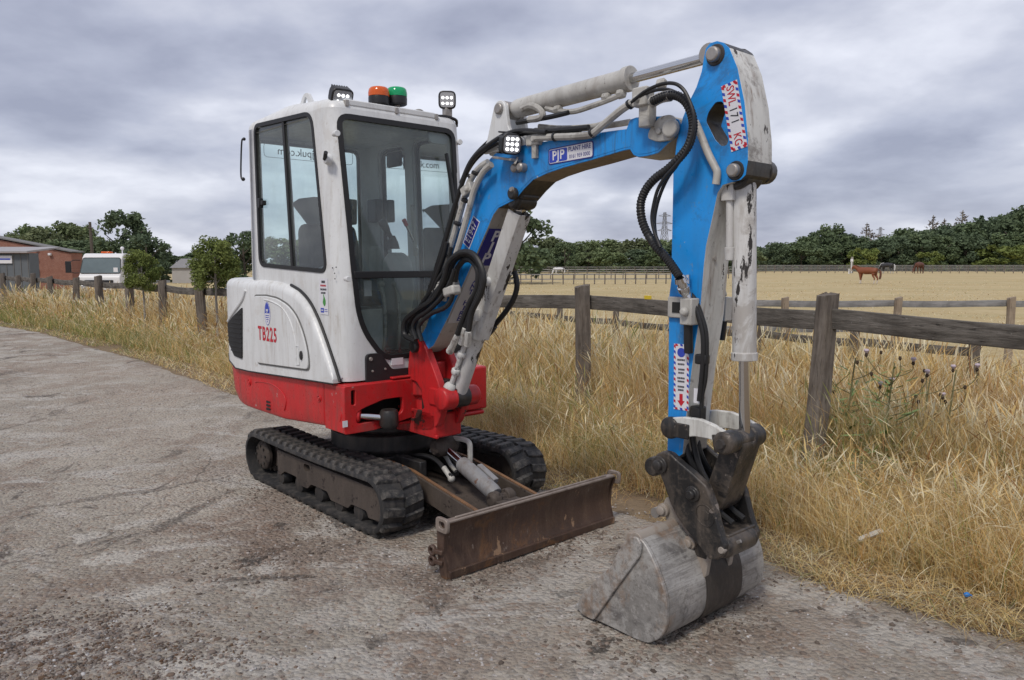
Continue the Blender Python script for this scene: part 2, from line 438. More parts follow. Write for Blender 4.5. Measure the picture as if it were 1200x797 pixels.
M['redworn'] = paint('worn_red_casting', (0.52, 0.02, 0.023), 0.38, dirt=(0.03, 0.022, 0.02), dirt_amt=0.75, chip=(0.05, 0.03, 0.028), chip_t=0.61, chip_scale=6)
M['black'] = paint('black_greasy_steel', (0.028, 0.027, 0.027), 0.38, dirt=(0.11, 0.09, 0.075), dirt_amt=0.5, var=0.3, bump=0.12)
M['hitch'] = paint('black_hitch_paint', (0.022, 0.021, 0.021), 0.40, dirt=(0.15, 0.12, 0.095), dirt_amt=0.75, var=0.3, bump=0.2, stain=((0.105, 0.085, 0.068), 0.55, 0.6, (0.17, 0.14, 0.115)), chip=(0.20, 0.17, 0.15), chip_t=0.635, chip_scale=9)
M['dark'] = plain('cavity_shade', (0.018, 0.018, 0.018), 0.8)  # flat near-black that paints the shade inside openings
M['rubber'] = paint('track_rubber', (0.024, 0.0235, 0.024), 0.7, dirt=(0.17, 0.15, 0.13), dirt_amt=0.55, var=0.25, bump=0.3, bscale=90)
M['lug'] = paint('dusty_track_rubber', (0.030, 0.030, 0.031), 0.7, dirt=(0.25, 0.225, 0.195), dirt_amt=0.8, var=0.25, bump=0.35, bscale=80)
M['frame'] = paint('muddy_track_frame', (0.062, 0.049, 0.041), 0.75, dirt=(0.12, 0.095, 0.078), dirt_amt=0.5, var=0.35, bump=0.35, chip=(0.025, 0.018, 0.016), chip_t=0.59)
M['blade'] = paint('rusty_blade_steel', (0.068, 0.041, 0.031), 0.42, dirt=(0.13, 0.085, 0.058), dirt_amt=0.6, var=0.4, chip=(0.25, 0.16, 0.10), chip_t=0.615, chip_scale=8, stretch=(1, 1, 0.35), bump=0.25, run=((0.13, 0.085, 0.06), 0.8), stain=((0.15, 0.075, 0.035), 0.53, 0.7, (0.19, 0.15, 0.125)))
M['bladetop'] = paint('worn_blade_edge', (0.27, 0.225, 0.195), 0.5, dirt=(0.09, 0.06, 0.045), dirt_amt=0.6, metal=0.3, bump=0.15)
M['rust'] = paint('rusty_edge', (0.20, 0.105, 0.05), 0.8, dirt=(0.07, 0.05, 0.04), dirt_amt=0.9)
M['bucket'] = bucketmat('scoured_bucket_steel', (0.41, 0.395, 0.375))
M['bucketdark'] = paint('dark_bucket_band', (0.055, 0.048, 0.043), 0.5, dirt=(0.15, 0.12, 0.1), dirt_amt=0.5, var=0.3, metal=0.2, bump=0.15)
M['bucketear'] = paint('rusty_bucket_ear', (0.36, 0.32, 0.28), 0.6, dirt=(0.20, 0.11, 0.055), dirt_amt=0.8, var=0.2, metal=0.15, bump=0.2)
M['chrome'] = plain('chrome_rod', (0.62, 0.62, 0.62), 0.12, 1.0, 0.05)
M['steel'] = paint('pin_steel', (0.36, 0.34, 0.32), 0.4, dirt_amt=0.4, metal=0.5, dirt=(0.1, 0.08, 0.06))
M['hose'] = plain('black_hose_rubber', (0.016, 0.016, 0.017), 0.45, 0, 0.3, 50)
M['seal'] = plain('black_window_seal', (0.014, 0.014, 0.015), 0.5, 0, 0.2)
M['plastic'] = plain('black_plastic', (0.018, 0.018, 0.02), 0.42, 0, 0.2)
M['grille'] = plain('grille_plastic', (0.012, 0.012, 0.013), 0.6, 0, 0.2)
M['inner'] = plain('cab_lining', (0.50, 0.52, 0.52), 0.7, 0, 0.15)
M['console'] = plain('grey_console_plastic', (0.40, 0.42, 0.42), 0.55, 0, 0.1)
M['seat'] = plain('black_seat_cloth', (0.055, 0.057, 0.057), 0.85, 0, 0.3, 80)
M['glass'] = glassmat('tinted_cab_glass', (0.86, 0.965, 0.95))
M['led'] = plain('lit_led', (0.9, 0.9, 0.9), 0.3, 0, 0.02, emit=(1, 1, 1, 1.6))
M['lens'] = plain('lamp_reflector', (0.55, 0.57, 0.6), 0.2, 0.6, 0.1)
M['orange'] = plain('orange_lens', (0.62, 0.11, 0.018), 0.15, 0, 0.1)
M['green'] = plain('green_lens', (0.012, 0.33, 0.13), 0.12, 0, 0.1)
M['navy'] = plain('decal_navy', (0.018, 0.02, 0.20), 0.4, 0, 0.08)
M['royal'] = plain('decal_blue', (0.03, 0.06, 0.42), 0.4, 0, 0.08)
M['decal'] = plain('decal_white', (0.66, 0.66, 0.70), 0.4, 0, 0.06)
M['decalgrey'] = plain('decal_grey', (0.50, 0.49, 0.49), 0.4, 0, 0.08)
M['redink'] = plain('decal_red', (0.48, 0.014, 0.03), 0.4, 0, 0.1)
M['ink'] = plain('decal_black', (0.03, 0.03, 0.04), 0.5, 0, 0.1)
M['leafgreen'] = plain('decal_green', (0.05, 0.26, 0.05), 0.5, 0, 0.1)
M['tie'] = M['plastic']

# ================================================================== SETTING
S2 = math.sqrt(0.5)
def uv2xy(u, v): return ((u + v) * S2, (u - v) * S2)
def sstep(a, b, x):
    t = np.clip((np.asarray(x, float) - a) / (b - a), 0, 1); return t * t * (3 - 2 * t)
def ground_z(x, y):
    u = (np.asarray(x, float) + np.asarray(y, float)) * S2
    return -0.5 * sstep(7.2, 12.0, u)
def gzf(x, y): return float(ground_z(x, y))

_ed = [gz(*p) for p in ((-60, 366), (0, 381), (60, 391), (135, 412), (200, 430), (270, 458), (640, 570), (760, 608), (900, 652), (1000, 692), (1100, 718), (1200, 748), (1330, 790))]
EV = np.array([(p.x - p.y) * S2 for p in _ed]); EU = np.array([(p.x + p.y) * S2 for p in _ed])
def edge_u(v):
    v = np.asarray(v, float)
    return np.interp(v, EV, EU) + 0.16 * (fbm(v * 2.1, v * 0 + 3.3, 5, 4) - 0.5)

def np_mesh(name, verts, faces, mat, smooth=False, attr=None):
    """faces: list of (k, array of k-gons)"""
    me = bpy.data.meshes.new(name)
    verts = np.asarray(verts, np.float32)
    me.vertices.add(len(verts)); me.vertices.foreach_set('co', verts.ravel())
    tot = sum(a.shape[0] * a.shape[1] for a in faces); npoly = sum(a.shape[0] for a in faces)
    me.loops.add(tot); me.polygons.add(npoly)
    me.loops.foreach_set('vertex_index', np.concatenate([a.ravel() for a in faces]).astype(np.int32))
    ls = []; b = 0
    for a in faces:
        ls.append(b + np.arange(a.shape[0]) * a.shape[1]); b += a.size
    me.polygons.foreach_set('loop_start', np.concatenate(ls).astype(np.int32))
    me.materials.append(mat)
    if smooth: me.polygons.foreach_set('use_smooth', np.ones(npoly, bool))
    if attr is not None:
        at_ = me.color_attributes.new('tint', 'FLOAT_COLOR', 'POINT')
        c = np.ones((len(verts), 4), np.float32); c[:, :3] = attr
        at_.data.foreach_set('color', c.ravel())
    me.update(calc_edges=True); me.validate()
    return me
def link(name, me, parent=None):
    o = bpy.data.objects.new(name, me); COL.objects.link(o)
    if parent: o.parent = parent
    return o
def gridfaces(nr, nc):
    i = np.arange(nr - 1)[:, None] * nc + np.arange(nc - 1)[None, :]
    i = i.ravel(); return np.stack([i, i + 1, i + nc + 1, i + nc], 1)

# ---- ground sheet
mg, nt, bs = newmat('dry_field'); t = NT(nt)
pos = t.n.new('ShaderNodeNewGeometry').outputs['Position']
sp = t.n.new('ShaderNodeSeparateXYZ'); nt.links.new(pos, sp.inputs[0])
uu = t.math('MULTIPLY', t.math('ADD', sp.outputs[0], sp.outputs[1]), S2)
far = t.ramp(t.math('MULTIPLY', uu, 0.05), [(0.38, 0.0), (0.62, 1.0)])
fieldc = t.mix(t.ramp(t.noise(0.16, 6, 0.6, (1, 2.2, 1)), [(0.35, 0.0), (0.68, 1.0)]), (0.44, 0.345, 0.185), (0.51, 0.42, 0.25))
fieldc = t.mix(t.ramp(t.noise(0.05, 6, 0.65, (1, 3, 1)), [(0.48, 0.0), (0.62, 0.5)]), fieldc, (0.37, 0.32, 0.17))
fieldc = t.mix(t.ramp(t.noise(0.22, 7, 0.7, (0.4, 2.5, 1), 0.6), [(0.54, 0.0), (0.62, 0.7)]), fieldc, (0.55, 0.46, 0.29))
fieldc = t.mix(t.ramp(t.noise(3.0, 4, 0.7), [(0.5, 0.0), (0.65, 0.5)]), fieldc, (0.30, 0.215, 0.10))
soil = t.mix(t.noise(9, 5, 0.65), (0.15, 0.11, 0.072), (0.29, 0.22, 0.145))
nt.links.new(t.mix(far, soil, fieldc), bs.inputs['Base Color']); bs.inputs['Roughness'].default_value = 0.95; bs.inputs['Specular IOR Level'].default_value = 0.1
t.bump(t.noise(14, 5, 0.7), bs, 0.7, 0.05)
ax = np.sinh(np.linspace(-6.2, 6.2, 190)) * 4.2
ay = np.concatenate([-np.sinh(np.linspace(4, 0.1, 20)) * 4, np.sinh(np.linspace(0, 6.4, 170)) * 4])
GX, GY = np.meshgrid(ax, ay)
GZ = ground_z(GX, GY) - 0.012
GZ = GZ - 0.06 * sstep(0.3, 1.2, np.interp((GX - GY) * S2, EV, EU) - (GX + GY) * S2)
ground = link('ground', np_mesh('ground', np.stack([GX, GY, GZ], -1).reshape(-1, 3), [gridfaces(*GX.shape)], mg, True))
tag(ground, kind='structure')

# ---- road of old broken tarmac
mr, nt, bs = newmat('worn_road'); t = NT(nt)
c = t.mix(t.ramp(t.noise(0.55, 6, 0.6, (1, 1, 1), 0.4), [(0.40, 0.0), (0.60, 1.0)]), (0.325, 0.287, 0.238), (0.46, 0.418, 0.355))
# brown earth pressed into the surface, pale worn patches, dark oily scrapes
c = t.mix(t.ramp(t.noise(0.9, 7, 0.66, (1.3, 0.8, 1), 0.9), [(0.49, 0.0), (0.57, 0.75)]), c, (0.275, 0.215, 0.172))
c = t.mix(t.ramp(t.noise(1.5, 8, 0.70, (1.0, 1.5, 1), 0.7), [(0.52, 0.0), (0.575, 0.9)]), c, (0.52, 0.49, 0.445))
c = t.mix(t.ramp(t.noise(1.25, 8, 0.72, (1.5, 0.7, 1), 1.4), [(0.575, 0.0), (0.615, 0.85)]), c, (0.105, 0.09, 0.078))
c = t.mix(t.ramp(t.noise(0.35, 6, 0.62), [(0.46, 0.0), (0.60, 0.5)]), c, (0.43, 0.37, 0.305))
# stains with a place of their own: (photo ends of the patch, half width, colour, strength)
def patch_mask(p, q, hw, seed):
    a_, b_ = gz(*p), gz(*q); d_ = b_ - a_; L_ = d_.length * 0.5 + hw * 0.4
    mp = t.n.new('ShaderNodeMapping'); mp.vector_type = 'TEXTURE'; t.co(); nt.links.new(t._tc.outputs['Object'], mp.inputs[0])
    mp.inputs['Location'].default_value = ((a_.x + b_.x) / 2, (a_.y + b_.y) / 2, 0); mp.inputs['Rotation'].default_value = (0, 0, math.atan2(d_.y, d_.x)); mp.inputs['Scale'].default_value = (L_, hw, 1)
    ln = t.n.new('ShaderNodeVectorMath'); ln.operation = 'LENGTH'; nt.links.new(mp.outputs[0], ln.inputs[0])
    nz_ = t.noise(5.5 + seed % 3, 7, 0.72, (1, 1, 1), 0.5)
    return t.ramp(t.math('ADD', t.math('SUBTRACT', 1.35, ln.outputs['Value']), t.math('MULTIPLY', t.math('SUBTRACT', nz_, 0.5), 4.2)), [(0.42, 0.0), (0.62, 1.0)])
PALE, SOIL, OIL, TAN = (0.56, 0.53, 0.475), (0.225, 0.165, 0.125), (0.070, 0.060, 0.052), (0.41, 0.335, 0.27)
for i_, (p_, q_, hw_, col_, st_) in enumerate([
    ((90, 632), (118, 628), .09, PALE, .9), ((135, 622), (185, 607), .07, PALE, .9), ((105, 660), (180, 648), .10, PALE, .8), ((140, 705), (195, 690), .08, PALE, .85), ((175, 716), (200, 708), .06, PALE, .8), ((172, 645), (225, 640), .06, PALE, .7),
    ((215, 795), (260, 770), .13, PALE, .7), ((282, 700), (315, 694), .05, PALE, .7), ((340, 735), (420, 715), .12, PALE, .55), ((640, 650), (700, 632), .12, PALE, .7), ((920, 690), (1010, 700), .16, PALE, .6), ((1000, 740), (1120, 760), .16, PALE, .55), ((880, 775), (960, 790), .12, PALE, .5),
    ((280, 662), (350, 640), .085, OIL, .95), ((255, 682), (370, 678), .035, OIL, .75), ((322, 625), (332, 612), .04, OIL, .8), ((150, 640), (270, 575), .05, OIL, .55), ((20, 600), (260, 560), .05, OIL, .4), ((600, 660), (640, 655), .05, OIL, .6), ((690, 770), (720, 745), .035, OIL, .9), ((640, 700), (690, 690), .04, OIL, .5), ((920, 717), (955, 714), .025, OIL, .8), ((1105, 750), (1145, 755), .03, OIL, .7),
    ((240, 620), (420, 660), .22, SOIL, .6), ((60, 690), (200, 680), .16, SOIL, .55), ((440, 660), (520, 700), .20, SOIL, .55), ((560, 690), (680, 640), .14, SOIL, .45), ((480, 760), (700, 780), .16, SOIL, .35), ((200, 560), (300, 545), .25, SOIL, .35), ((800, 770), (920, 740), .12, SOIL, .5),
    ((120, 470), (260, 455), .7, TAN, .4), ((20, 430), (160, 440), .6, TAN, .3)]):
    c = t.mix(t.math('MULTIPLY', patch_mask(p_, q_, hw_, i_), st_), c, col_)
ck = t.n.new('ShaderNodeTexVoronoi'); ck.feature = 'DISTANCE_TO_EDGE'; ck.inputs['Scale'].default_value = 1.5
ckn = t.n.new('ShaderNodeTexNoise'); ckn.inputs['Scale'].default_value = 3.0; ckn.inputs['Detail'].default_value = 6; nt.links.new(t.co(), ckn.inputs['Vector'])
ckm = t.mix(0.22, t.co(), ckn.outputs['Color']); nt.links.new(ckm, ck.inputs['Vector'])
c = t.mix(t.math('MULTIPLY', t.ramp(ck.outputs['Distance'], [(0.0, 1.0), (0.012, 0.0)]), t.ramp(t.noise(0.7, 4, 0.6), [(0.5, 0.0), (0.58, 0.75)])), c, (0.08, 0.072, 0.065))
sp1 = t.n.new('ShaderNodeTexVoronoi'); sp1.inputs['Scale'].default_value = 48; nt.links.new(t.co(), sp1.inputs['Vector'])
s1c = t.n.new('ShaderNodeSeparateColor'); nt.links.new(sp1.outputs['Color'], s1c.inputs[0])
c = t.mix(t.ramp(s1c.outputs[0], [(0.74, 0.0), (0.95, 0.38)]), c, (0.49, 0.46, 0.415))
c = t.mix(t.ramp(s1c.outputs[1], [(0.76, 0.0), (0.95, 0.42)]), c, (0.115, 0.10, 0.09))
c = t.mix(t.ramp(s1c.outputs[2], [(0.86, 0.0), (0.97, 0.45)]), c, (0.33, 0.215, 0.15))
c = t.mix(t.ramp(t.noise(18, 7, 0.75), [(0.55, 0.0), (0.65, 0.45)]), c, (0.17, 0.15, 0.135))
c = t.mix(t.ramp(t.noise(40, 5, 0.75), [(0.56, 0.0), (0.66, 0.6)]), c, (0.47, 0.45, 0.42))
nt.links.new(c, bs.inputs['Base Color']); bs.inputs['Roughness'].default_value = 0.92; bs.inputs['Specular IOR Level'].default_value = 0.2
hh = t.math('ADD', t.math('MULTIPLY', t.noise(18, 7, 0.78), 1.5), t.math('MULTIPLY', sp1.outputs['Distance'], -1.0))
t.bump(hh, bs, 0.9, 0.02)
vs_ = np.concatenate([np.arange(-46, -10, 0.16), np.arange(-10, 1.2, 0.032)])
tt = np.concatenate([np.linspace(-12, 0.2, 40)[:-1], np.arange(0.2, 3.2, 0.034), np.linspace(3.2, 4.0, 40)[1:]])
VV, TT = np.meshgrid(vs_, tt, indexing='ij')
UU = np.where(TT > 3.2, 3.2 + (TT - 3.2) / 0.8 * (edge_u(VV) - 3.2), TT)
RX, RY = (UU + VV) * S2, (UU - VV) * S2
rough_patch = np.exp(-((RX + 2.0) ** 2 / 0.5 + (RY - 2.75) ** 2 / 0.12))
def road_z(x, y):
    p = np.exp(-((x + 2.0) ** 2 / 0.5 + (y - 2.75) ** 2 / 0.12))
    return 0.030 * (fbm(x * 0.9, y * 0.9, 1, 3) - 0.5) + 0.020 * (fbm(x * 5, y * 5, 2, 4, 0.6) - 0.5) * (1 + 2.2 * p) + 0.03 * p
RZ = road_z(RX, RY) + 0.010 * (fbm(RX * 22, RY * 22, 3, 3, 0.7) - 0.5) * (1 + 1.5 * rough_patch) + 0.006
RZ = RZ - 0.03 * sstep(3.85, 4.0, TT)
road = link('road', np_mesh('road', np.stack([RX, RY, RZ], -1).reshape(-1, 3), [gridfaces(*RX.shape)[:, ::-1]], mr, True))
tag(road, kind='structure')

# ---- loose stones on the road
def icosa():
    p = (1 + 5 ** 0.5) / 2
    v = np.array([(-1, p, 0), (1, p, 0), (-1, -p, 0), (1, -p, 0), (0, -1, p), (0, 1, p), (0, -1, -p), (0, 1, -p), (p, 0, -1), (p, 0, 1), (-p, 0, -1), (-p, 0, 1)]) / 1.9
    f = np.array([(0, 11, 5), (0, 5, 1), (0, 1, 7), (0, 7, 10), (0, 10, 11), (1, 5, 9), (5, 11, 4), (11, 10, 2), (10, 7, 6), (7, 1, 8), (3, 9, 4), (3, 4, 2), (3, 2, 6), (3, 6, 8), (3, 8, 9), (4, 9, 5), (2, 4, 11), (6, 2, 10), (8, 6, 7), (9, 8, 1)])
    return v, f
iv, if_ = icosa()
ms, nt, bs = newmat('loose_stone'); t = NT(nt)
a = t.n.new('ShaderNodeAttribute'); a.attribute_name = 'tint'
nt.links.new(a.outputs['Color'], bs.inputs['Base Color']); bs.inputs['Roughness'].default_value = 0.9; bs.inputs['Specular IOR Level'].default_value = 0.25
def stones(name, x, y, size, cols):
    n = len(x); z = road_z(x, y) + 0.004
    sc = size[:, None, None] * npr.uniform(0.55, 1.25, (n, 1, 3)); sc[:, :, 2] *= 0.7
    jit = npr.uniform(0.75, 1.2, (n, 12, 1))
    an = npr.uniform(0, 6.28, n); ca, sa = np.cos(an), np.sin(an)
    V = iv[None] * jit * sc
    Xr = V[..., 0] * ca[:, None] - V[..., 1] * sa[:, None]; Yr = V[..., 0] * sa[:, None] + V[..., 1] * ca[:, None]
    P = np.stack([Xr + x[:, None], Yr + y[:, None], V[..., 2] + z[:, None] + size[:, None] * 0.12], -1)
    F_ = (if_[None] + (np.arange(n) * 12)[:, None, None]).reshape(-1, 3)
    C = np.repeat(cols, 12, 0)
    o = link(name, np_mesh(name, P.reshape(-1, 3), [F_], ms, False, C)); tag(o, kind='stuff'); return o
def stone_cols(n, dark=0.0):
    g = npr.uniform(0.10, 0.42, n) * (1 - 0.50 * dark); w = npr.uniform(0.0, 0.035, n)
    c = np.stack([g + w + 0.012, g, g - w * 0.6 - 0.008], 1)
    k = npr.random(n) < 0.03; c[k] = c[k] * 0.3 + 0.38
    return np.clip(c, 0.03, 0.75)
n = 12000
yy = 1.9 + 7.0 * npr.random(n) ** 1.7; xx = npr.uniform(-0.72, 0.72, n) * yy
k = ((xx + yy) * S2 < edge_u((xx - yy) * S2) + 0.05) & (fbm(xx * 1.6, yy * 1.6, 9, 3) > 0.36)
xx, yy = xx[k], yy[k]
g1 = stones('gravel', xx, yy, npr.uniform(0.0025, 0.007, len(xx)) * (1 + 0.08 * yy), stone_cols(len(xx)))
tag(g1, 'fine loose grey gravel scattered over the worn road surface', 'gravel')
n = 15000
xx = -1.95 + npr.normal(0, 0.42, n); yy = 2.72 + npr.normal(0, 0.20, n)
sz = npr.uniform(0.0035, 0.009, n); k = npr.random(n) < 0.05; sz[k] *= 1.7
g2 = stones('gravel', xx, yy, sz, stone_cols(n, 1.0))
tag(g2, 'patch of coarse dark grey gravel in the bottom left corner of the road', 'gravel')

# crumbs of soil dropped around the tracks, the blade and the bucket
n = 5200
cl = []
for (ax_, ay_, bx_, by_, sg, w_) in ((430, 632, 300, 565, .13, 900), (520, 690, 700, 622, .10, 1500), (700, 760, 860, 720, .14, 1200), (255, 672, 360, 650, .14, 1000), (900, 660, 1180, 750, .12, 600)):
    a_, b_ = gz(ax_, ay_), gz(bx_, by_); t_ = npr.random(w_)
    cl.append(np.stack([a_.x + (b_.x - a_.x) * t_ + npr.normal(0, sg, w_), a_.y + (b_.y - a_.y) * t_ + npr.normal(0, sg, w_)], 1))
cl = np.concatenate(cl); n = len(cl); cc_ = npr.uniform(0.06, 0.22, n)
g3 = stones('soil_crumbs', cl[:, 0], cl[:, 1], npr.uniform(0.002, 0.008, n) * npr.choice([1, 1, 1, 1.9], n), np.stack([cc_ * 1.15, cc_ * 0.92, cc_ * 0.76], 1))
tag(g3, 'dark brown crumbs of soil dropped round the tracks, blade and bucket', 'soil')

# ---- dry grass of the verge
def leafmat(name, trans=0.25, rough=0.7):
    m, nt, bs = newmat(name); t = NT(nt)
    a = t.n.new('ShaderNodeAttribute'); a.attribute_name = 'tint'
    nt.links.new(a.outputs['Color'], bs.inputs['Base Color']); bs.inputs['Roughness'].default_value = rough; bs.inputs['Specular IOR Level'].default_value = 0.2
    tl = nt.nodes.new('ShaderNodeBsdfTranslucent'); nt.links.new(a.outputs['Color'], tl.inputs[0])
    mx_ = nt.nodes.new('ShaderNodeMixShader'); mx_.inputs[0].default_value = trans
    nt.links.new(bs.outputs[0], mx_.inputs[1]); nt.links.new(tl.outputs[0], mx_.inputs[2])
    nt.links.new(mx_.outputs[0], nt.nodes['Material Output'].inputs[0]); return m
M['grass'] = leafmat('dry_grass', 0.42)
STRAW = np.array([(0.78, 0.60, 0.27), (0.86, 0.72, 0.42), (0.60, 0.39, 0.165), (0.90, 0.83, 0.60), (0.30, 0.165, 0.07), (0.72, 0.50, 0.21)])
GREEN = np.array([(0.22, 0.265, 0.075), (0.31, 0.33, 0.11), (0.15, 0.20, 0.06)])
def straw(n, pale=0.0, green=0.05):
    i = npr.choice(6, n, p=np.array([.26, .22, .18, .1 + pale, .12 , .12]) / (1 + pale)); c = STRAW[i] * npr.uniform(0.8, 1.18, (n, 1))
    if np.any(np.asarray(green) > 0):
        g = npr.random(n) < green; c[g] = GREEN[npr.integers(0, 3, g.sum())] * npr.uniform(0.8, 1.3, (g.sum(), 1))
    return c
def grass(name, x, y, h, w, bend, col, head=False, zoff=0.0):
    n = len(x)
    if head:
        T = np.array([0, .45, .78, .84, .92, 1.0]); W = np.array([.45, .4, .35, 1.7, 1.4, .15])
    else:
        T = np.array([0, .35, .7, 1.0]); W = np.array([1, .85, .6, .06])
    L = len(T)
    ph = npr.uniform(0, 6.283, n); fa = npr.uniform(0, 6.283, n)
    ph = np.where(npr.random(n) < 0.15, npr.normal(2.2, 1.1, n), ph)      # the stand leans mostly one way
    st = npr.uniform(0.0, 0.35, n)
    r = (h * bend)[:, None] * T[None] ** 1.9 + (h * st * bend)[:, None] * T[None]
    zz = h[:, None] * T[None] * (1 - 0.42 * np.minimum(bend, 1.6)[:, None] * T[None] ** 1.3)
    zz = np.maximum(zz, 0.004 + 0 * zz)
    cx_ = x[:, None] + np.cos(ph)[:, None] * r; cy_ = y[:, None] + np.sin(ph)[:, None] * r
    cz_ = (ground_z(x, y) + zoff)[:, None] + zz
    hw = w[:, None] * W[None] * 0.5
    dx, dy = np.cos(fa)[:, None] * hw, np.sin(fa)[:, None] * hw
    P = np.stack([np.stack([cx_ - dx, cy_ - dy, cz_], -1), np.stack([cx_ + dx, cy_ + dy, cz_], -1)], 2)   # n,L,2,3
    b = (np.arange(n) * L * 2)[:, None] + (np.arange(L - 1) * 2)[None]; b = b.ravel()
    F_ = np.stack([b, b + 1, b + 3, b + 2], 1)
    C = np.repeat(col, L * 2, 0)
    o = link(name, np_mesh(name, P.reshape(-1, 3), [F_], M['grass'], False, C)); return o
def sample_verge(n, u0, u1, vmax=0.6, vmin=-27, p=1.0):
    """more blades near the camera"""
    d = np.exp(npr.uniform(math.log(1.2), math.log(28), n)) if p else npr.uniform(1, 28, n)
    v = vmax + 1.2 - d
    return npr.uniform(u0, u1, n), v
def verge(name, n, u0, u1, h0, h1, wid, bend0, bend1, label, head=False, pale=0.0, green=0.05, patch=0.0, from_edge=False, from_fence=False):
    u, v = sample_verge(n, u0, u1)
    if from_edge: u = u + edge_u(v)
    if from_fence: u = u + fence_u(v)
    x, y = uv2xy(u, v)
    k = (y > 1.5) & (np.abs(x) < 0.72 * y + 0.6) 
    if patch: k &= fbm(x * 1.3, y * 1.3, 21, 3) + npr.uniform(-.15, .15, n) > patch
    u, v, x, y = u[k], v[k], x[k], y[k]
    m = len(x)
    lump = fbm(x * 0.9, y * 0.9, 31, 3)
    hh = npr.uniform(h0, h1, m) * (0.62 + 0.76 * lump)
    wd = wid * npr.uniform(0.7, 1.4, m) * np.maximum(1.0, y / 6.5)
    # greener, lower growth down the lane on the left
    g = green + 0.42 * sstep(-9, -15, v) * (u < 5.3) + 0.20 * (fbm(x * 0.8, y * 0.8, 77, 3) > 0.60)
    col = straw(m, pale, 0); gm = npr.random(m) < g
    col[gm] = GREEN[npr.integers(0, 3, gm.sum())] * npr.uniform(0.8, 1.35, (gm.sum(), 1))
    # rusty brown and dull grey-brown patches
    pt = fbm(x * 1.1, y * 1.1, 91, 4, 0.6); q = np.clip((pt - 0.50) / 0.12, 0, 1)[:, None] * npr.random((m, 1))
    col = col * (1 - 0.55 * q) + np.array([(0.40, 0.22, 0.115)]) * 0.55 * q
    pt = fbm(x * 1.7, y * 1.7, 93, 4, 0.6); q = np.clip((pt - 0.54) / 0.1, 0, 1)[:, None] * npr.random((m, 1))
    col = col * (1 - 0.5 * q) + np.array([(0.30, 0.27, 0.14)]) * 0.5 * q
    br = npr.uniform(bend0, bend1, m)
    o = grass(name, x, y, hh, wd, br, col, head)
    return tag(o, label, 'grass', kind='stuff')
_f = [gz(966, 350, 1.24), gz(683, 335, 1.26), gz(237, 403, 0.0), gz(20, 372, 0.0)]
FV = np.array([(p.x - p.y) * S2 for p in _f][::-1]); FU = np.array([(p.x + p.y) * S2 for p in _f][::-1])
def fence_u(v): return np.interp(v, FV, FU)
verge('short_grass', 30000, -0.10, 0.75, 0.04, 0.13, 0.0035, 0.6, 2.2, 'flattened dry straw along the road edge', from_edge=True, pale=0.1, green=0.06, patch=0.40)
verge('rough_grass', 85000, 0.30, 1.85, 0.08, 0.36, 0.0034, 0.12, 1.15, 'tangled dry grass between the road edge and the near fence', from_edge=True, green=0.10)
verge('long_stalks', 2600, 0.45, 1.8, 0.35, 0.70, 0.0046, 0.4, 1.7, 'long bent straw stalks leaning over the verge', from_edge=True, pale=0.5, green=0.0)
verge('feathery_grass', 9000, 0.55, 1.9, 0.30, 0.58, 0.0042, 0.1, 0.8, 'upright feathery straw scattered over the verge', head=True, from_edge=True, pale=0.3, green=0.02)
verge('tall_grass', 100000, 0.02, 3.3, 0.42, 0.82, 0.0038, 0.08, 0.65, 'tall dry grass growing along the near fence', green=0.08, from_fence=True)
verge('seeding_grass', 30000, 0.05, 3.5, 0.58, 0.92, 0.0048, 0.08, 0.6, 'pale seed heads standing above the tall dry grass', head=True, pale=0.5, green=0.0, from_fence=True)
verge('meadow_grass', 42000, 8.8, 14.5, 0.25, 0.55, 0.007, 0.2, 0.9, 'lower dry meadow grass sloping down behind the fence', green=0.10)

# tufts over the grazed paddock
n = 34000
ty = np.exp(npr.uniform(math.log(10), math.log(85), n)); tx_ = npr.uniform(-0.75, 0.75, n) * ty
k = ((tx_ + ty) * S2 > 12.5) & (fbm(tx_ * 0.35, ty * 0.18, 55, 4, 0.6) > 0.46); tx_, ty = tx_[k], ty[k]; m = len(ty)
cg_ = straw(m, 0.6, 0.05) * 0.7 + np.array([(0.13, 0.105, 0.06)])
tag(grass('paddock_grass', tx_, ty, npr.uniform(0.03, 0.11, m), npr.uniform(0.5, 1.2, m) * 0.0010 * ty, npr.uniform(0.2, 1.4, m), cg_), 'short dry tufts all over the grazed paddock', 'grass', kind='stuff')

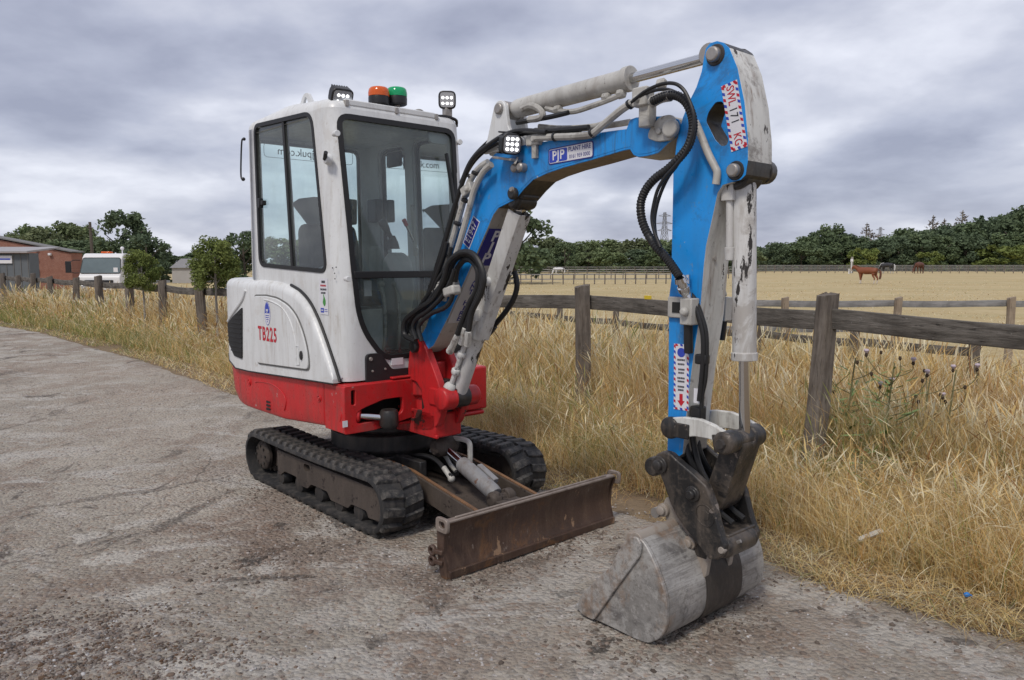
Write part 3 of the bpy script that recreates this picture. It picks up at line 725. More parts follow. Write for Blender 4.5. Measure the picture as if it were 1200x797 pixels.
# ================================================================== FENCES
mw, nt, bs = newmat('weathered_wood'); t = NT(nt)
gr = t.noise(7, 7, 0.68, (1.0, 1.0, 1.0)); 
c = t.mix(t.ramp(gr, [(0.3, 0.0), (0.7, 1.0)]), (0.060, 0.050, 0.043), (0.185, 0.168, 0.150))
c = t.mix(t.ramp(t.noise(30, 5, 0.7), [(0.55, 0.0), (0.72, 0.8)]), c, (0.27, 0.25, 0.22))
c = t.mix(t.ramp(t.noise(16, 5, 0.75), [(0.60, 0.0), (0.66, 0.9)]), c, (0.025, 0.02, 0.018))
nt.links.new(c, bs.inputs['Base Color']); bs.inputs['Roughness'].default_value = 0.9; bs.inputs['Specular IOR Level'].default_value = 0.2
t.bump(t.noise(24, 6, 0.75), bs, 0.8, 0.012); M['wood'] = mw
def grained(name, ax, a, b, crack):
    m, nt, bs = newmat(name); t = NT(nt)
    st = {'x': (0.12, 1, 1), 'z': (1, 1, 0.10)}[ax]
    c = t.mix(t.ramp(t.noise(34, 6, 0.7, st), [(0.3, 0.0), (0.7, 1.0)]), a, b)
    c = t.mix(t.ramp(t.noise(3, 5, 0.6), [(0.45, 0.0), (0.7, 0.6)]), c, tuple(q * 0.55 for q in a))
    c = t.mix(t.ramp(t.noise(60, 6, 0.7, st), [(0.60, 0.0), (0.68, 0.9)]), c, crack)
    c = t.mix(t.ramp(t.noise(26, 5, 0.75), [(0.64, 0.0), (0.7, 0.6)]), c, (0.30, 0.29, 0.27))
    nt.links.new(c, bs.inputs['Base Color']); bs.inputs['Roughness'].default_value = 0.92; bs.inputs['Specular IOR Level'].default_value = 0.15
    t.bump(t.noise(40, 6, 0.75, st), bs, 0.9, 0.012); return m
M['post'] = grained('post_wood', 'z', (0.095, 0.078, 0.065), (0.25, 0.220, 0.190), (0.025, 0.02, 0.017))
M['rail'] = grained('rail_wood', 'x', (0.062, 0.055, 0.048), (0.215, 0.198, 0.178), (0.012, 0.011, 0.01))
M['paler'] = grained('pale_post_wood', 'z', (0.26, 0.205, 0.155), (0.39, 0.325, 0.25), (0.1, 0.08, 0.06))
M['railgrey'] = grained('grey_rail_wood', 'x', (0.20, 0.20, 0.20), (0.33, 0.325, 0.325), (0.09, 0.088, 0.085))
def post_mesh(h, w, seed, taper=0.06):
    r_ = random.Random(seed); mb = MB(); rows = []
    sec = rounded([(-.5, -.5), (.5, -.5), (.5, .5), (-.5, .5)], 0.18, 2)
    ph = r_.uniform(0, 6)
    for i in range(9):
        z = -0.25 + (h + 0.25) * i / 8
        s = w * (1 - taper * i / 8)
        ox, oy = 0.010 * math.sin(ph + z * 2.6), 0.010 * math.cos(ph * 1.7 + z * 2.1)
        rows.append([Vector((ox + s * a + r_.uniform(-.003, .003), oy + s * b + r_.uniform(-.003, .003), z + (r_.uniform(-.008, .008) + a * 0.03 if i == 8 else 0))) for a, b in sec])
    mb.grid(rows, 0, True); n = len(sec)
    mb.add(rows[-1], [tuple(range(n))])
    return mb.mesh('post', M['post'], True, 45, True)
def rail_obj(name, a, b, hgt, th, mat, parent, seed, sag=0.012, n=10):
    """weathered plank from a to b, built along its own x axis"""
    r_ = random.Random(seed); a, b = Vector(a), Vector(b); L = (b - a).length
    mb = MB(); rows = []; ph = r_.uniform(0, 6)
    sec = rounded([(-th / 2, -hgt / 2), (th / 2, -hgt / 2), (th / 2, hgt / 2), (-th / 2, hgt / 2)], th * 0.25, 2)
    for i in range(n + 1):
        x = L * i / n; up = 0.008 * math.sin(ph + x * 2.2) - sag * math.sin(math.pi * i / n)
        k = 1 + r_.uniform(-.035, .035)
        rows.append([Vector((x, p + 0.006 * math.sin(ph * 2 + x * 3), q * k + up)) for p, q in sec])
    mb.grid(rows, 0, True); m = len(sec)
    mb.add(rows[0], [tuple(range(m))[::-1]]); mb.add(rows[-1], [tuple(range(m))])
    o = mb.build(name, mat, parent, smooth=True, ang=45)
    d = (b - a).normalized(); y = Vector((0, 0, 1)).cross(d).normalized(); z = d.cross(y)
    M4 = Matrix((d, y, z)).transposed().to_4x4(); M4.translation = a
    o.matrix_local = M4
    return o
P683 = gz(683, 335, 1.26); P965 = gz(966, 350, 1.24); P235 = gz(237, 403, 0.0)
fence = thing('wooden_fence', (P683.x, P683.y, 0), 0, 'weathered post and single rail fence of dark timber just behind the excavator', 'fence')
FO = Vector((P683.x, P683.y, 0))
def on_line(px, A, B):
    k = (px - 600) / 900 / (math.cos(PITCH) * 1.0)
    # X = k' * depth; ground depth measured at the horizon line
    kk = (px - 600) / 904.6
    d = B - A
    t = (kk * A.y - A.x) / (d.x - kk * d.y)
    return A + d * t
fp = []
def fpost(p, h, w, tx, ty, rz, seed):
    o = link('post', post_mesh(h, w, seed), fence); o.location = (p.x - FO.x, p.y - FO.y, gzf(p.x, p.y)); o.rotation_euler = (tx, ty, rz)
    fp.append(o)
A0, B0 = Vector((P965.x, P965.y, 0)), Vector((P683.x, P683.y, 0))
L0 = Vector((P235.x, P235.y, 0))
fpost(B0, 1.26, 0.135, 0.0, 0.0, R(12), 1)
fpost(Vector((P965.x - 0.045, P965.y + 0.01, 0)), 1.275, 0.118, R(-1), R(5.2), R(20), 2)
right_end = A0 + (A0 - B0).normalized() * 2.35
right_end2 = right_end + (A0 - B0).normalized() * 2.3
fpost(right_end, 1.24, 0.13, 0, R(-2), R(30), 3)
lefts = [on_line(px, B0, L0) for px in (235, 187.5, 149.5, 115, 86.5, 58.5, 38.5, 20, 3, -14, -30)]
hid = [B0.lerp(lefts[0], k / 4) for k in (1, 2, 3)]
for i, p in enumerate(hid + lefts):
    fpost(p, 1.12 + 0.05 * math.sin(i * 2.3), 0.15 if i != 3 else 0.16, R(rnd.uniform(-2, 2)), R(rnd.uniform(-2.2, 2.2)), R(rnd.uniform(0, 60)), 10 + i)
line = [right_end2, right_end, A0, B0] + hid + lefts
for i in range(len(line) - 1):
    a, b = line[i], line[i + 1]
    d = (b - a).normalized(); nrm = Vector((S2, S2, 0)) * 0.085
    zt = lambda k: 1.093 if k <= 3 else max(0.965, 1.093 - 0.035 * (k - 3))
    zj = rnd.uniform(-.012, .012)
    pa, pb = a + nrm - d * 0.03 - FO, b + nrm + d * 0.03 - FO
    rail_obj('rail', (pa.x, pa.y, zt(i) + zj + gzf(a.x, a.y)), (pb.x, pb.y, zt(i + 1) + rnd.uniform(-.012, .012) + gzf(b.x, b.y)), 0.135, 0.045 if i % 2 else 0.042, M['rail'], fence, 40 + i)
# second, lower fence a little way behind the first
f2 = thing('wooden_fence', (0, 0, 0), 0, 'lower grey fence with thin posts half hidden in tall grass behind the near fence', 'fence')
q0, q1 = gz(597, 364, 0.78), gz(788, 379, 0.78)
q0, q1 = Vector((q0.x, q0.y, 0)), Vector((q1.x, q1.y, 0))
dd = (q1 - q0).normalized()
def dens_pt(k): return q0 + dd * k
Ltot = (q1 - q0).length
ks = [-7.2, -4.8, -2.4] + [ (on_line(px, q0, q1) - q0).dot(dd) for px in (657, 722)] 
step = ks[-1] - ks[-2]
ks += [ks[-1] + step * j for j in (1, 2, 3, 4)]
for i, k in enumerate(ks):
    p = dens_pt(k); o = link('post', post_mesh(0.90, 0.075, 70 + i), f2); o.location = (p.x, p.y, gzf(p.x, p.y))
for i in range(len(ks) - 1):
    a, b = dens_pt(ks[i]), dens_pt(ks[i + 1]); nr = Vector((S2, S2, 0)) * 0.05
    rail_obj('rail', (a.x + nr.x, a.y + nr.y, 0.735), (b.x + nr.x, b.y + nr.y, 0.735), 0.075, 0.03, M['rail'], f2, 90 + i)
# plank fence across the paddock on the right
f3 = thing('plank_fence', (0, 0, 0), 0, 'grey plank fence with pale brown posts crossing the paddock on the right', 'fence')
YP = 13.6
xs3 = [(px - 600) / 904.6 * YP for px in (789, 922, 1055, 1188, 1321)]
for i, x in enumerate(xs3):
    o = link('post', post_mesh(0.87 - gzf(x, YP), 0.11, 120 + i, 0.02), f3); o.data.materials[0] = M['paler']; o.location = (x, YP, gzf(x, YP))
for i in range(len(xs3) - 1):
    rail_obj('rail', (xs3[i], YP + 0.085, 0.755), (xs3[i + 1], YP + 0.085, 0.755), 0.115, 0.035, M['railgrey'], f3, 140 + i, 0.003)
    rail_obj('rail', (xs3[i], YP + 0.085, 0.30), (xs3[i + 1], YP + 0.085, 0.30), 0.10, 0.035, M['railgrey'], f3, 150 + i, 0.003)
# far paddock fences: post, two rails each
pm = post_mesh(1.15, 0.11, 200)
def far_fence(a, b, n, label, h=1.15, rails=(0.95, 0.5), w=1.0):
    a, b = Vector(a), Vector(b); f = thing('paddock_fence', a, 0, label, 'fence', None)
    for i in range(n):
        p = (b - a) * (i / (n - 1)); o = link('post', pm, f); o.location = p; o.scale = (w, w, h / 1.15)
    for z in rails:
        mb = MB(); d = b - a; mb.bar((0, 0, z * h), (d.x, d.y, z * h), 0.05, 0.10); mb.build('rail', M['railgrey'], f)
far_fence((-14, 68, -.5), (20.5, 74, -.5), 36, 'nearest of the far paddock fences, its rails weathered grey, left of the boom arm', 0.95)
far_fence((-18, 92, -.5), (29, 98, -.5), 32, 'middle one of the far paddock fences, running behind the nearest', 1.2)
far_fence((-24, 132, -.5), (42, 138, -.5), 40, 'last far paddock fence in front of the wood behind the boom', 1.3, (0.95, .66, 0.35))
far_fence((46, 150, -.5), (116, 144, -.5), 44, 'far paddock fence of grey rails behind the grazing horses', 1.4, (0.95, .62, 0.3))
far_fence((52, 170, -.5), (128, 166, -.5), 40, 'furthest grey rail fence along the foot of the dark wood', 1.5, (0.95, .62, 0.3))

# ================================================================== TREES AND BACKGROUND
def crownmat(name, a, b, c2):
    m, nt, bs = newmat(name); t = NT(nt)
    at_ = t.n.new('ShaderNodeAttribute'); at_.attribute_name = 'tint'
    oi = t.n.new('ShaderNodeObjectInfo')
    c = t.mix(at_.outputs['Fac'], a, b)
    c = t.mix(t.math('MULTIPLY', oi.outputs['Random'], 0.75), c, c2)
    nt.links.new(c, bs.inputs['Base Color']); bs.inputs['Roughness'].default_value = 0.75; bs.inputs['Specular IOR Level'].default_value = 0.15
    tl = nt.nodes.new('ShaderNodeBsdfTranslucent'); nt.links.new(c, tl.inputs[0])
    mx_ = nt.nodes.new('ShaderNodeMixShader'); mx_.inputs[0].default_value = 0.2
    nt.links.new(bs.outputs[0], mx_.inputs[1]); nt.links.new(tl.outputs[0], mx_.inputs[2]); nt.links.new(mx_.outputs[0], nt.nodes['Material Output'].inputs[0])
    return m
M['oak'] = crownmat('dark_tree_leaves', (0.078, 0.110, 0.058), (0.185, 0.24, 0.12), (0.11, 0.15, 0.095))  # leaf greens lightened and greyed to imitate distance haze
M['light'] = crownmat('mid_tree_leaves', (0.105, 0.148, 0.068), (0.22, 0.275, 0.13), (0.185, 0.205, 0.115))  # haze put into these greens too, by lightening and greying
M['conifer'] = crownmat('conifer_needles', (0.028, 0.048, 0.026), (0.060, 0.090, 0.044), (0.04, 0.066, 0.035))
M['bare'] = crownmat('thin_dead_conifer', (0.13, 0.105, 0.085), (0.21, 0.18, 0.15), (0.16, 0.14, 0.12))
M['shrub'] = crownmat('yellow_green_leaves', (0.10, 0.145, 0.036), (0.26, 0.29, 0.085), (0.16, 0.20, 0.065))
M['bark'] = plain('bark', (0.10, 0.085, 0.07), 0.9, 0, 0.3)
M['palebark'] = plain('pale_bark', (0.27, 0.25, 0.22), 0.9, 0, 0.3)
def crown_mesh(name, kind, seed, n, leaf, mat, w=1.0, h=1.0, base=0.15, clumps=30):
    """many small leaf faces in uneven clumps; unit crown: radius w/2, from z=base to z=h"""
    g = np.random.default_rng(seed)
    if kind == 'round':
        cz = base + (h - base) * g.random(clumps) ** 0.85
        t_ = (cz - base) / (h - base)
        rr = 0.5 * w * np.sqrt(np.clip(1 - (2 * t_ - 0.85) ** 2 / 1.55, 0.06, 1)) * g.uniform(0.35, 1.0, clumps) ** 0.6
        an = g.uniform(0, 6.283, clumps); cs = g.uniform(0.10, 0.21, clumps) * w
        C = np.stack([rr * np.cos(an), rr * np.sin(an), cz], 1)
    else:
        cz = base + (h - base) * np.linspace(0, 1, clumps) ** 0.9
        rr = 0.5 * w * (1 - (cz - base) / (h - base)) * g.uniform(0.45, 1.05, clumps)
        an = g.uniform(0, 6.283, clumps); cs = (0.05 + 0.10 * (1 - (cz - base) / (h - base))) * w
        C = np.stack([rr * np.cos(an), rr * np.sin(an), cz], 1)
    k = g.choice(clumps, n, p=cs ** 2 / (cs ** 2).sum())
    d = g.normal(0, 1, (n, 3)); d /= np.linalg.norm(d, axis=1)[:, None]
    if kind != 'round': d[:, 2] *= 0.45
    P = C[k] + d * (cs[k] * g.random(n) ** 0.45)[:, None] * np.array([1, 1, 0.8])
    s = leaf * g.uniform(0.6, 1.4, n)
    a = g.normal(0, 1, (n, 3)); a[:, 2] *= 0.6; a /= np.linalg.norm(a, axis=1)[:, None]
    b = np.cross(a, g.normal(0, 1, (n, 3))); b /= np.linalg.norm(b, axis=1)[:, None]
    a *= s[:, None]; b *= (s * 0.62)[:, None]
    V = np.stack([P - a, P + b * 0.9, P + a, P - b * 0.9], 1).reshape(-1, 3)
    F_ = np.arange(n * 4).reshape(-1, 4)
    ct = g.uniform(0.0, 0.75, clumps)[k] + g.uniform(0, 0.35, n)
    col = np.repeat(np.stack([ct] * 3, 1), 4, 0)
    return np_mesh(name, V, [F_], mat, False, col)
def trunk_mesh(name, h, r, mat, seed=1, limbs=5, spread=0.3):
    g = random.Random(seed); mb = MB()
    mb.tube([(0, 0, -0.05), (0.01 * h, 0, h * .35), (-.01 * h, 0.01 * h, h * .7), (0, 0, h)], [r, r * .8, r * .6, r * .3], 7)
    for i in range(limbs):
        z = h * g.uniform(.4, .85); a = g.uniform(0, 6.28)
        mb.tube([(0, 0, z), (spread * .5 * math.cos(a), spread * .5 * math.sin(a), z + spread * .35), (spread * math.cos(a), spread * math.sin(a), z + spread * .8)], [r * .5, r * .35, r * .15], 5, 0, 2)
    return mb.mesh(name, mat)
CR = {}
for i in range(4): CR['oak%d' % i] = crown_mesh('crown', 'round', 50 + i, 4200, 0.040, M['oak'], 1, 1, 0.02, 44)
for i in range(3): CR['light%d' % i] = crown_mesh('crown', 'round', 60 + i, 4200, 0.040, M['light'], 1, 1, 0.02, 44)
for i in range(2): CR['con%d' % i] = crown_mesh('crown', 'cone', 70 + i, 1800, 0.050, M['conifer'], 1, 1, 0.02, 44)
CR['bare'] = crown_mesh('crown', 'cone', 75, 900, 0.022, M['bare'], 1, 1, 0.3, 60)
CR['shrub'] = crown_mesh('crown', 'round', 80, 3600, 0.042, M['shrub'], 1, 1, 0.0, 30)
TR = trunk_mesh('trunk', 0.8, 0.028, M['bark'], 3); TRB = trunk_mesh('trunk', 0.97, 0.022, M['palebark'], 5, 8, 0.10)
def tree(name, kind, px, top, wpx, Y, label, cat='tree', group=None, base=None, trunk=True):
    """crown seen around photo column px, its top at row `top`, wpx wide, standing Y metres away"""
    s = 904.6 / Y; x = (px - 600) / s; zb = gzf(x, Y) if base is None else base
    ztop = H_CAM + (308.3 - top) / s; h = ztop - zb; w = wpx / s
    r = thing(name, (x, Y, zb), rnd.uniform(0, 6.28), label, cat, group)
    c = link('crown', CR[kind], r); c.scale = (w, w, h * .93)
    if trunk:
        tk = link('trunk', TRB if kind == 'bare' else TR, r); tk.scale = (h * .9, h * .9, h)
    return r
WG = 'trees of the dark wood beyond the far fences'
WL = 'broad dark green tree standing in the row of the far wood'
# dark wood on the right: back row, then front row
right = [(893, 284, 34), (912, 281, 36), (933, 284, 30), (948, 274, 34), (962, 268, 30), (974, 264, 30), (990, 274, 34), (1006, 277, 32), (1024, 281, 34), (1042, 276, 34), (1058, 268, 36), (1076, 270, 36), (1094, 266, 38), (1112, 264, 40), (1132, 262, 40), (1152, 256, 42), (1172, 248, 44), (1192, 245, 46), (1215, 244, 50), (1240, 240, 50)]
for i, (x, tp, w) in enumerate(right):
    tree('broadleaf_tree', 'oak%d' % (i % 4), x, tp + (5 if x < 955 else 2), w * 1.25, 200 + 9 * math.sin(i * 2.1), WL, 'tree', WG)
for i in range(15):
    x = 890 + i * 24 + rnd.uniform(-6, 6); 
    tree('broadleaf_tree', 'oak%d' % ((i + 1) % 4), x, 290 - 0.05 * (x - 890) + rnd.uniform(-5, 5), 42, 186 + rnd.uniform(-3, 3), WL, 'tree', WG)
for x, tp, w, lb in ((1011, 287, 30, 'olive green bush low at the foot of the dark wood, left of the pole'), (1090, 292, 26, 'small yellowish bush at the foot of the dark wood above the brown horse'), (1172, 283, 50, 'wide yellow green bush at the foot of the dark wood at the right edge')):
    tree('bush', 'shrub', x, tp, w, 178, lb, 'bush', trunk=False)
for x, tp, w, lb in ((1014, 262, 17, 'bare pale conifer rising alone above the wood near the small pylon'), (1091, 253, 16, 'bare pale conifer above the wood, left one of the close pair'), (1104, 257, 13, 'short bare conifer between two taller bare ones above the wood'), (1125, 247, 17, 'tallest bare pale conifer above the dark wood on the right')):
    tree('bare_conifer', 'bare', x, tp - 2, w * 3.4, 224, lb)
for x, tp, w, lb in ((1147, 250, 17, 'dark pointed fir above the wood beside the tallest bare conifer'), (1158, 252, 14, 'smaller dark pointed fir above the wood, right of the larger fir')):
    tree('fir_tree', 'con0', x, tp, w * 2.6, 220, lb)
# middle wood behind the boom
MG = 'trees of the wood behind the boom'
ML = 'leafy green tree standing in the far wood behind the boom'
for i, (x, tp, w) in enumerate([(628, 281, 36), (650, 279, 34), (668, 283, 30), (688, 284, 34), (706, 282, 34), (724, 281, 34), (744, 282, 36), (762, 282, 34), (782, 281, 36), (800, 279, 36), (818, 283, 34), (840, 287, 34), (858, 285, 34), (876, 289, 30)]):
    tree('broadleaf_tree', ('light%d' % (i % 3)), x, tp, w * 1.3, 176 + 6 * math.sin(i * 1.7), ML, 'tree', MG)
for i, (x, tp, w) in enumerate([(622, 290, 34), (645, 293, 30), (662, 286, 26), (690, 297, 34), (716, 296, 30), (744, 294, 36), (772, 292, 40), (795, 286, 38), (820, 293, 34), (846, 295, 34), (870, 296, 30)]):
    tree('broadleaf_tree', ('light%d' % (i % 3)) if i in (3, 4) else 'oak%d' % (i % 4), x, tp, w * 1.3, 158 + 5 * math.sin(i * 2.7), ML, 'tree', MG)
for x, tp, w in ((560, 279, 60), (520, 283, 60), (480, 281, 60), (440, 284, 60), (400, 280, 60), (360, 283, 60), (325, 280, 50)):
    tree('broadleaf_tree', 'light%d' % (x % 3), x, tp, w * 1.2, 150, ML, 'tree', MG)
tree('broadleaf_tree', 'oak1', 604, 243, 78, 74, 'large dark tree close behind the boom cylinder, nearer than the far wood')
tree('broadleaf_tree', 'light1', 506, 243, 44, 88, 'rounded tree seen through the cab windscreen')  # lighter leaf kind stands in for haze reflected in the glass
tree('broadleaf_tree', 'light2', 462, 234, 46, 92, 'taller pale green tree seen through the cab door window')
tree('broadleaf_tree', 'oak0', 286, 270, 52, 80, 'green tree just left of the cab behind the shrubs')
# left: wood and the big tree
for i, (x, tp, w) in enumerate([(22, 276, 34), (40, 266, 40), (60, 267, 40), (82, 264, 40), (102, 266, 36), (-10, 285, 36)]):
    tree('broadleaf_tree', 'light%d' % (i % 3), x, tp, w * 1.35, 105 + 5 * math.sin(i * 2), 'bushy mid green tree behind the brick building', 'tree', 'trees behind the brick building')
for i, (x, tp, w) in enumerate([(50, 286, 50), (80, 284, 50), (104, 284, 40)]):
    tree('broadleaf_tree', 'oak%d' % i, x, tp, w * 1.3, 96, 'bushy mid green tree behind the brick building', 'tree', 'trees behind the brick building')
tree('broadleaf_tree', 'oak2', 149, 251, 62, 80, 'tallest dark tree on the left, behind the white truck')
tree('broadleaf_tree', 'oak0', 172, 275, 56, 78, 'dark tree right of the tallest one, sloping down behind the small shrub')
for i, (x, tp, w) in enumerate([(205, 299, 36), (228, 297, 40), (252, 296, 40), (190, 296, 26)]):
    tree('broadleaf_tree', 'oak%d' % i, x, tp, w * 1.3, 140, ('low distant tree straight above the small grey outbuilding', 'low distant tree just right of the grey outbuilding roof', 'low distant tree half hidden behind the larger young tree', 'low distant tree between the tallest dark tree and the grey outbuilding')[i], 'tree', 'low distant trees beyond the grey outbuilding')
for i in range(9):
    tree('broadleaf_tree', 'oak%d' % (i % 4), -70 - 62 * i + rnd.uniform(-12, 12), 276 + rnd.uniform(-6, 8), 80, 110 + rnd.uniform(-8, 8), 'bushy mid green tree behind the brick building', 'tree', 'trees behind the brick building')
# two young trees just behind the fence
CRN = [crown_mesh('crown', 'round', 90 + i, 8500, 0.033, M['shrub'], 1.1, 1, 0.0, 60) for i in range(2)]
def young_tree(px, top, bot, wpx, Y, label, k):
    s = 904.6 / Y; x = (px - 600) / s; z1 = H_CAM + (308.3 - top) / s; z0 = H_CAM + (308.3 - bot) / s; zb = gzf(x, Y)
    r = thing('young_tree', (x, Y, zb), k * 1.3, label, 'tree')
    c = link('crown', CRN[k], r); c.location = (0, 0, z0 - zb); c.scale = (wpx / s, wpx / s, z1 - z0)
    mb = MB(); mb.tube([(0, 0, -0.1), (0.01, 0.01, (z0 - zb) * .6), (-0.01, 0, z0 - zb + 0.3), (0, 0, (z1 - zb) * .9)], [0.022, 0.02, 0.014, 0.006], 7)
    for i in range(7):
        a = i * 2.4; z = z0 - zb + (z1 - z0) * (0.08 + 0.1 * i); q = wpx / s * .36
        mb.tube([(0, 0, z), (q * .5 * math.cos(a), q * .5 * math.sin(a), z + .1), (q * math.cos(a), q * math.sin(a), z + .22)], [.009, .006, .003], 5, 0, 2)
    mb.build('trunk', M['palebark'], r)
young_tree(166, 298, 337, 36, 15.6, 'smaller round young tree behind the fence in front of the truck', 0)
young_tree(252, 285, 338, 46, 13.4, 'larger bushy young tree behind the fence next to the cab', 1)

# ---- brick building and grey shed
mbk, nt, bs = newmat('red_brick'); t = NT(nt)
bk = t.n.new('ShaderNodeTexBrick'); bk.inputs['Scale'].default_value = 4.4; bk.inputs['Mortar Size'].default_value = 0.015
bk.inputs['Color1'].default_value = (0.235, 0.088, 0.06, 1); bk.inputs['Color2'].default_value = (0.30, 0.13, 0.088, 1); bk.inputs['Mortar'].default_value = (0.36, 0.30, 0.26, 1)
gp_ = t.n.new('ShaderNodeTexCoord'); sx_ = t.n.new('ShaderNodeSeparateXYZ'); nt.links.new(gp_.outputs['Object'], sx_.inputs[0])
cb = t.n.new('ShaderNodeCombineXYZ'); nt.links.new(sx_.outputs[0], cb.inputs[0]); nt.links.new(sx_.outputs[2], cb.inputs[1]); nt.links.new(cb.outputs[0], bk.inputs['Vector'])
cbk = t.mix(t.ramp(t.noise(2, 5, 0.6), [(0.4, 0.0), (0.7, 0.5)]), bk.outputs['Color'], (0.20, 0.075, 0.05))
nt.links.new(cbk, bs.inputs['Base Color']); bs.inputs['Roughness'].default_value = 0.9
M['brick'] = mbk
M['roofgrey'] = plain('grey_roof_sheet', (0.17, 0.165, 0.16), 0.7, 0, 0.2, 3)
M['shedgrey'] = plain('grey_shed_cladding', (0.12, 0.135, 0.15), 0.7, 0, 0.12, 3)
M['signwhite'] = plain('white_sign', (0.72, 0.72, 0.74), 0.5, 0, 0.05)
M['metalgrey'] = plain('galvanised_metal', (0.34, 0.35, 0.36), 0.5, 0.4, 0.15)
YB = 58.0; sB = 904.6 / YB
def bx(px): return (px - 600) / sB
def bz(py): return H_CAM + (308.3 - py) / sB
b = thing('brick_building', (bx(40), YB, -0.5), 0, 'long red brick building with a low pitched roof at the left edge', 'building')
ox = bx(40)
mb = MB(); prof = [(bx(-150) - ox, 0), (bx(84) - ox, 0), (bx(84) - ox, bz(297) + .5), (bx(-30) - ox, bz(276) + .5), (bx(-150) - ox, bz(298) + .5)]
mb.prism(prof, 0, 1.5); mb.build('wall', M['brick'], b)
mb = MB()
e0 = Vector((bx(86) - ox, 0, bz(297.4) + .58)); e1 = Vector((bx(-30) - ox, 0, bz(276) + .62)); e2 = Vector((bx(-152) - ox, 0, bz(298) + .62))
for p, q in ((e0, e1), (e1, e2)):
    mb.prism([(p.x, p.z), (q.x, q.z), (q.x, q.z + .08), (p.x, p.z + .08)], -0.15, 1.6)
mb.build('roof', M['roofgrey'], b, fix=False)
for px, py in ((44, 292), (60, 298.5), (43.5, 303)):
    mb = MB(); mb.box((bx(px) - ox, -.12, bz(py) + .5), (.22, .2, .18)); mb.build('wall_light', M['signwhite'], b, bevel=.03)
mb = MB(); mb.box((bx(43) - ox, -.08, bz(318) + .5), (.3, .14, .4)); mb.build('meter_box', M['signwhite'], b, bevel=.02)
mb = MB(); mb.cyl((bx(37) - ox, -.1, 0), (bx(37) - ox, -.1, bz(296) + .4), .06); mb.build('downpipe', M['plastic'], b)
YS = 50.0; sS = 904.6 / YS
sh = thing('shed', ((5 - 600) / sS, YS, -0.5), 0, 'grey clad lean-to with a white sign in front of the brick building', 'shed')
hx = lambda px: (px - 5) / sS
hz = lambda py: H_CAM + (308.3 - py) / sS + .5
mb = MB(); mb.prism([(hx(-120), 0), (hx(34.5), 0), (hx(34.5), hz(297)), (hx(-120), hz(297))], 0, 1.0); mb.build('wall', M['shedgrey'], sh)
for i in range(9):
    mb = MB(); mb.box((hx(33 - i * 8.5), -.02, hz(297) / 2), (.03, .03, hz(298) - .02)); mb.build('cladding_joint', M['roofgrey'], sh)
mb = MB(); mb.add([(hx(-121), -.35, hz(296.7)), (hx(36), -.35, hz(296.7)), (hx(36), 3.4, hz(290.5)), (hx(-121), 3.4, hz(290.5)), (hx(-121), -.35, hz(294.7)), (hx(36), -.35, hz(294.7)), (hx(36), 3.4, hz(288.5)), (hx(-121), 3.4, hz(288.5))],
    [(0, 3, 2, 1), (4, 5, 6, 7), (0, 1, 5, 4), (1, 2, 6, 5), (2, 3, 7, 6), (3, 0, 4, 7)]); mb.build('roof', plain('pale_roof', (0.33, 0.32, 0.33), 0.7, 0, 0.15, 2), sh)
mb = MB(); mb.box((hx(2), -.06, hz(304.5)), (26 / sS, .06, 9 / sS)); mb.box((hx(6), -.10, hz(304)), (15 / sS, .01, 1.6 / sS), None, 1); mb.build('sign', [M['signwhite'], M['royal']], sh)
yard = thing('mesh_fence', (bx(-20), 49, -.5), 0, 'low galvanised mesh fence along the front of the grey shed', 'fence')
for i in range(6):
    mb = MB(); mb.cyl((i * 1.4 - 2.4, 0, 0), (i * 1.4 - 2.4, 0, 1.05), .035, n=6); mb.build('post', M['metalgrey'], yard)
mb = MB()
for z in (.25, .65, 1.02): mb.bar((-2.4, 0, z), (4.6, 0, z), .03, .03)
mb.build('rail', M['metalgrey'], yard)
# grey outbuilding between the young trees
YO = 75; sO = 904.6 / YO
oh = thing('outbuilding', ((216 - 600) / sO, YO, -.5), 0, 'low pale grey outbuilding between the two young trees', 'shed')
w_ = 30 / sO; h_ = (330 - 312) / sO
mb = MB(); mb.box((0, 2, h_ / 2), (w_, 4, h_)); mb.build('wall', plain('rendered_wall', (0.36, 0.35, 0.34), 0.9, 0, 0.15, 1.5), oh)
mb = MB(); mb.add([(-w_ / 2 - .15, -.2, h_), (w_ / 2 + .15, -.2, h_), (w_ / 2 + .15, 4.2, h_), (-w_ / 2 - .15, 4.2, h_), (-w_ / 2, 2.2, h_ + .9), (w_ / 2, 2.2, h_ + .9)], [(0, 1, 5, 4), (2, 3, 4, 5), (0, 4, 3), (1, 2, 5), (0, 3, 2, 1)]); mb.build('roof', plain('slate_roof', (0.22, 0.215, 0.215), 0.8, 0, 0.2, 2), oh)
# utility pole
YU = 62; sU = 904.6 / YU
ut = thing('utility_pole', ((109.5 - 600) / sU, YU, -.5), 0, 'plain wooden utility pole rising behind the white truck', 'pole')
mb = MB(); mb.rod((0, 0, 0), (-.12, 0, H_CAM + (308.3 - 261) / sU + .5), [(0, .14), (1, .11)], 10); mb.build('pole', M['bark'], ut)
mb = MB(); mb.bar((-.3, -.12, H_CAM + 42 / sU + .4), (.2, -.12, H_CAM + 42 / sU + .4), .06, .06); mb.build('bracket', M['bark'], ut)

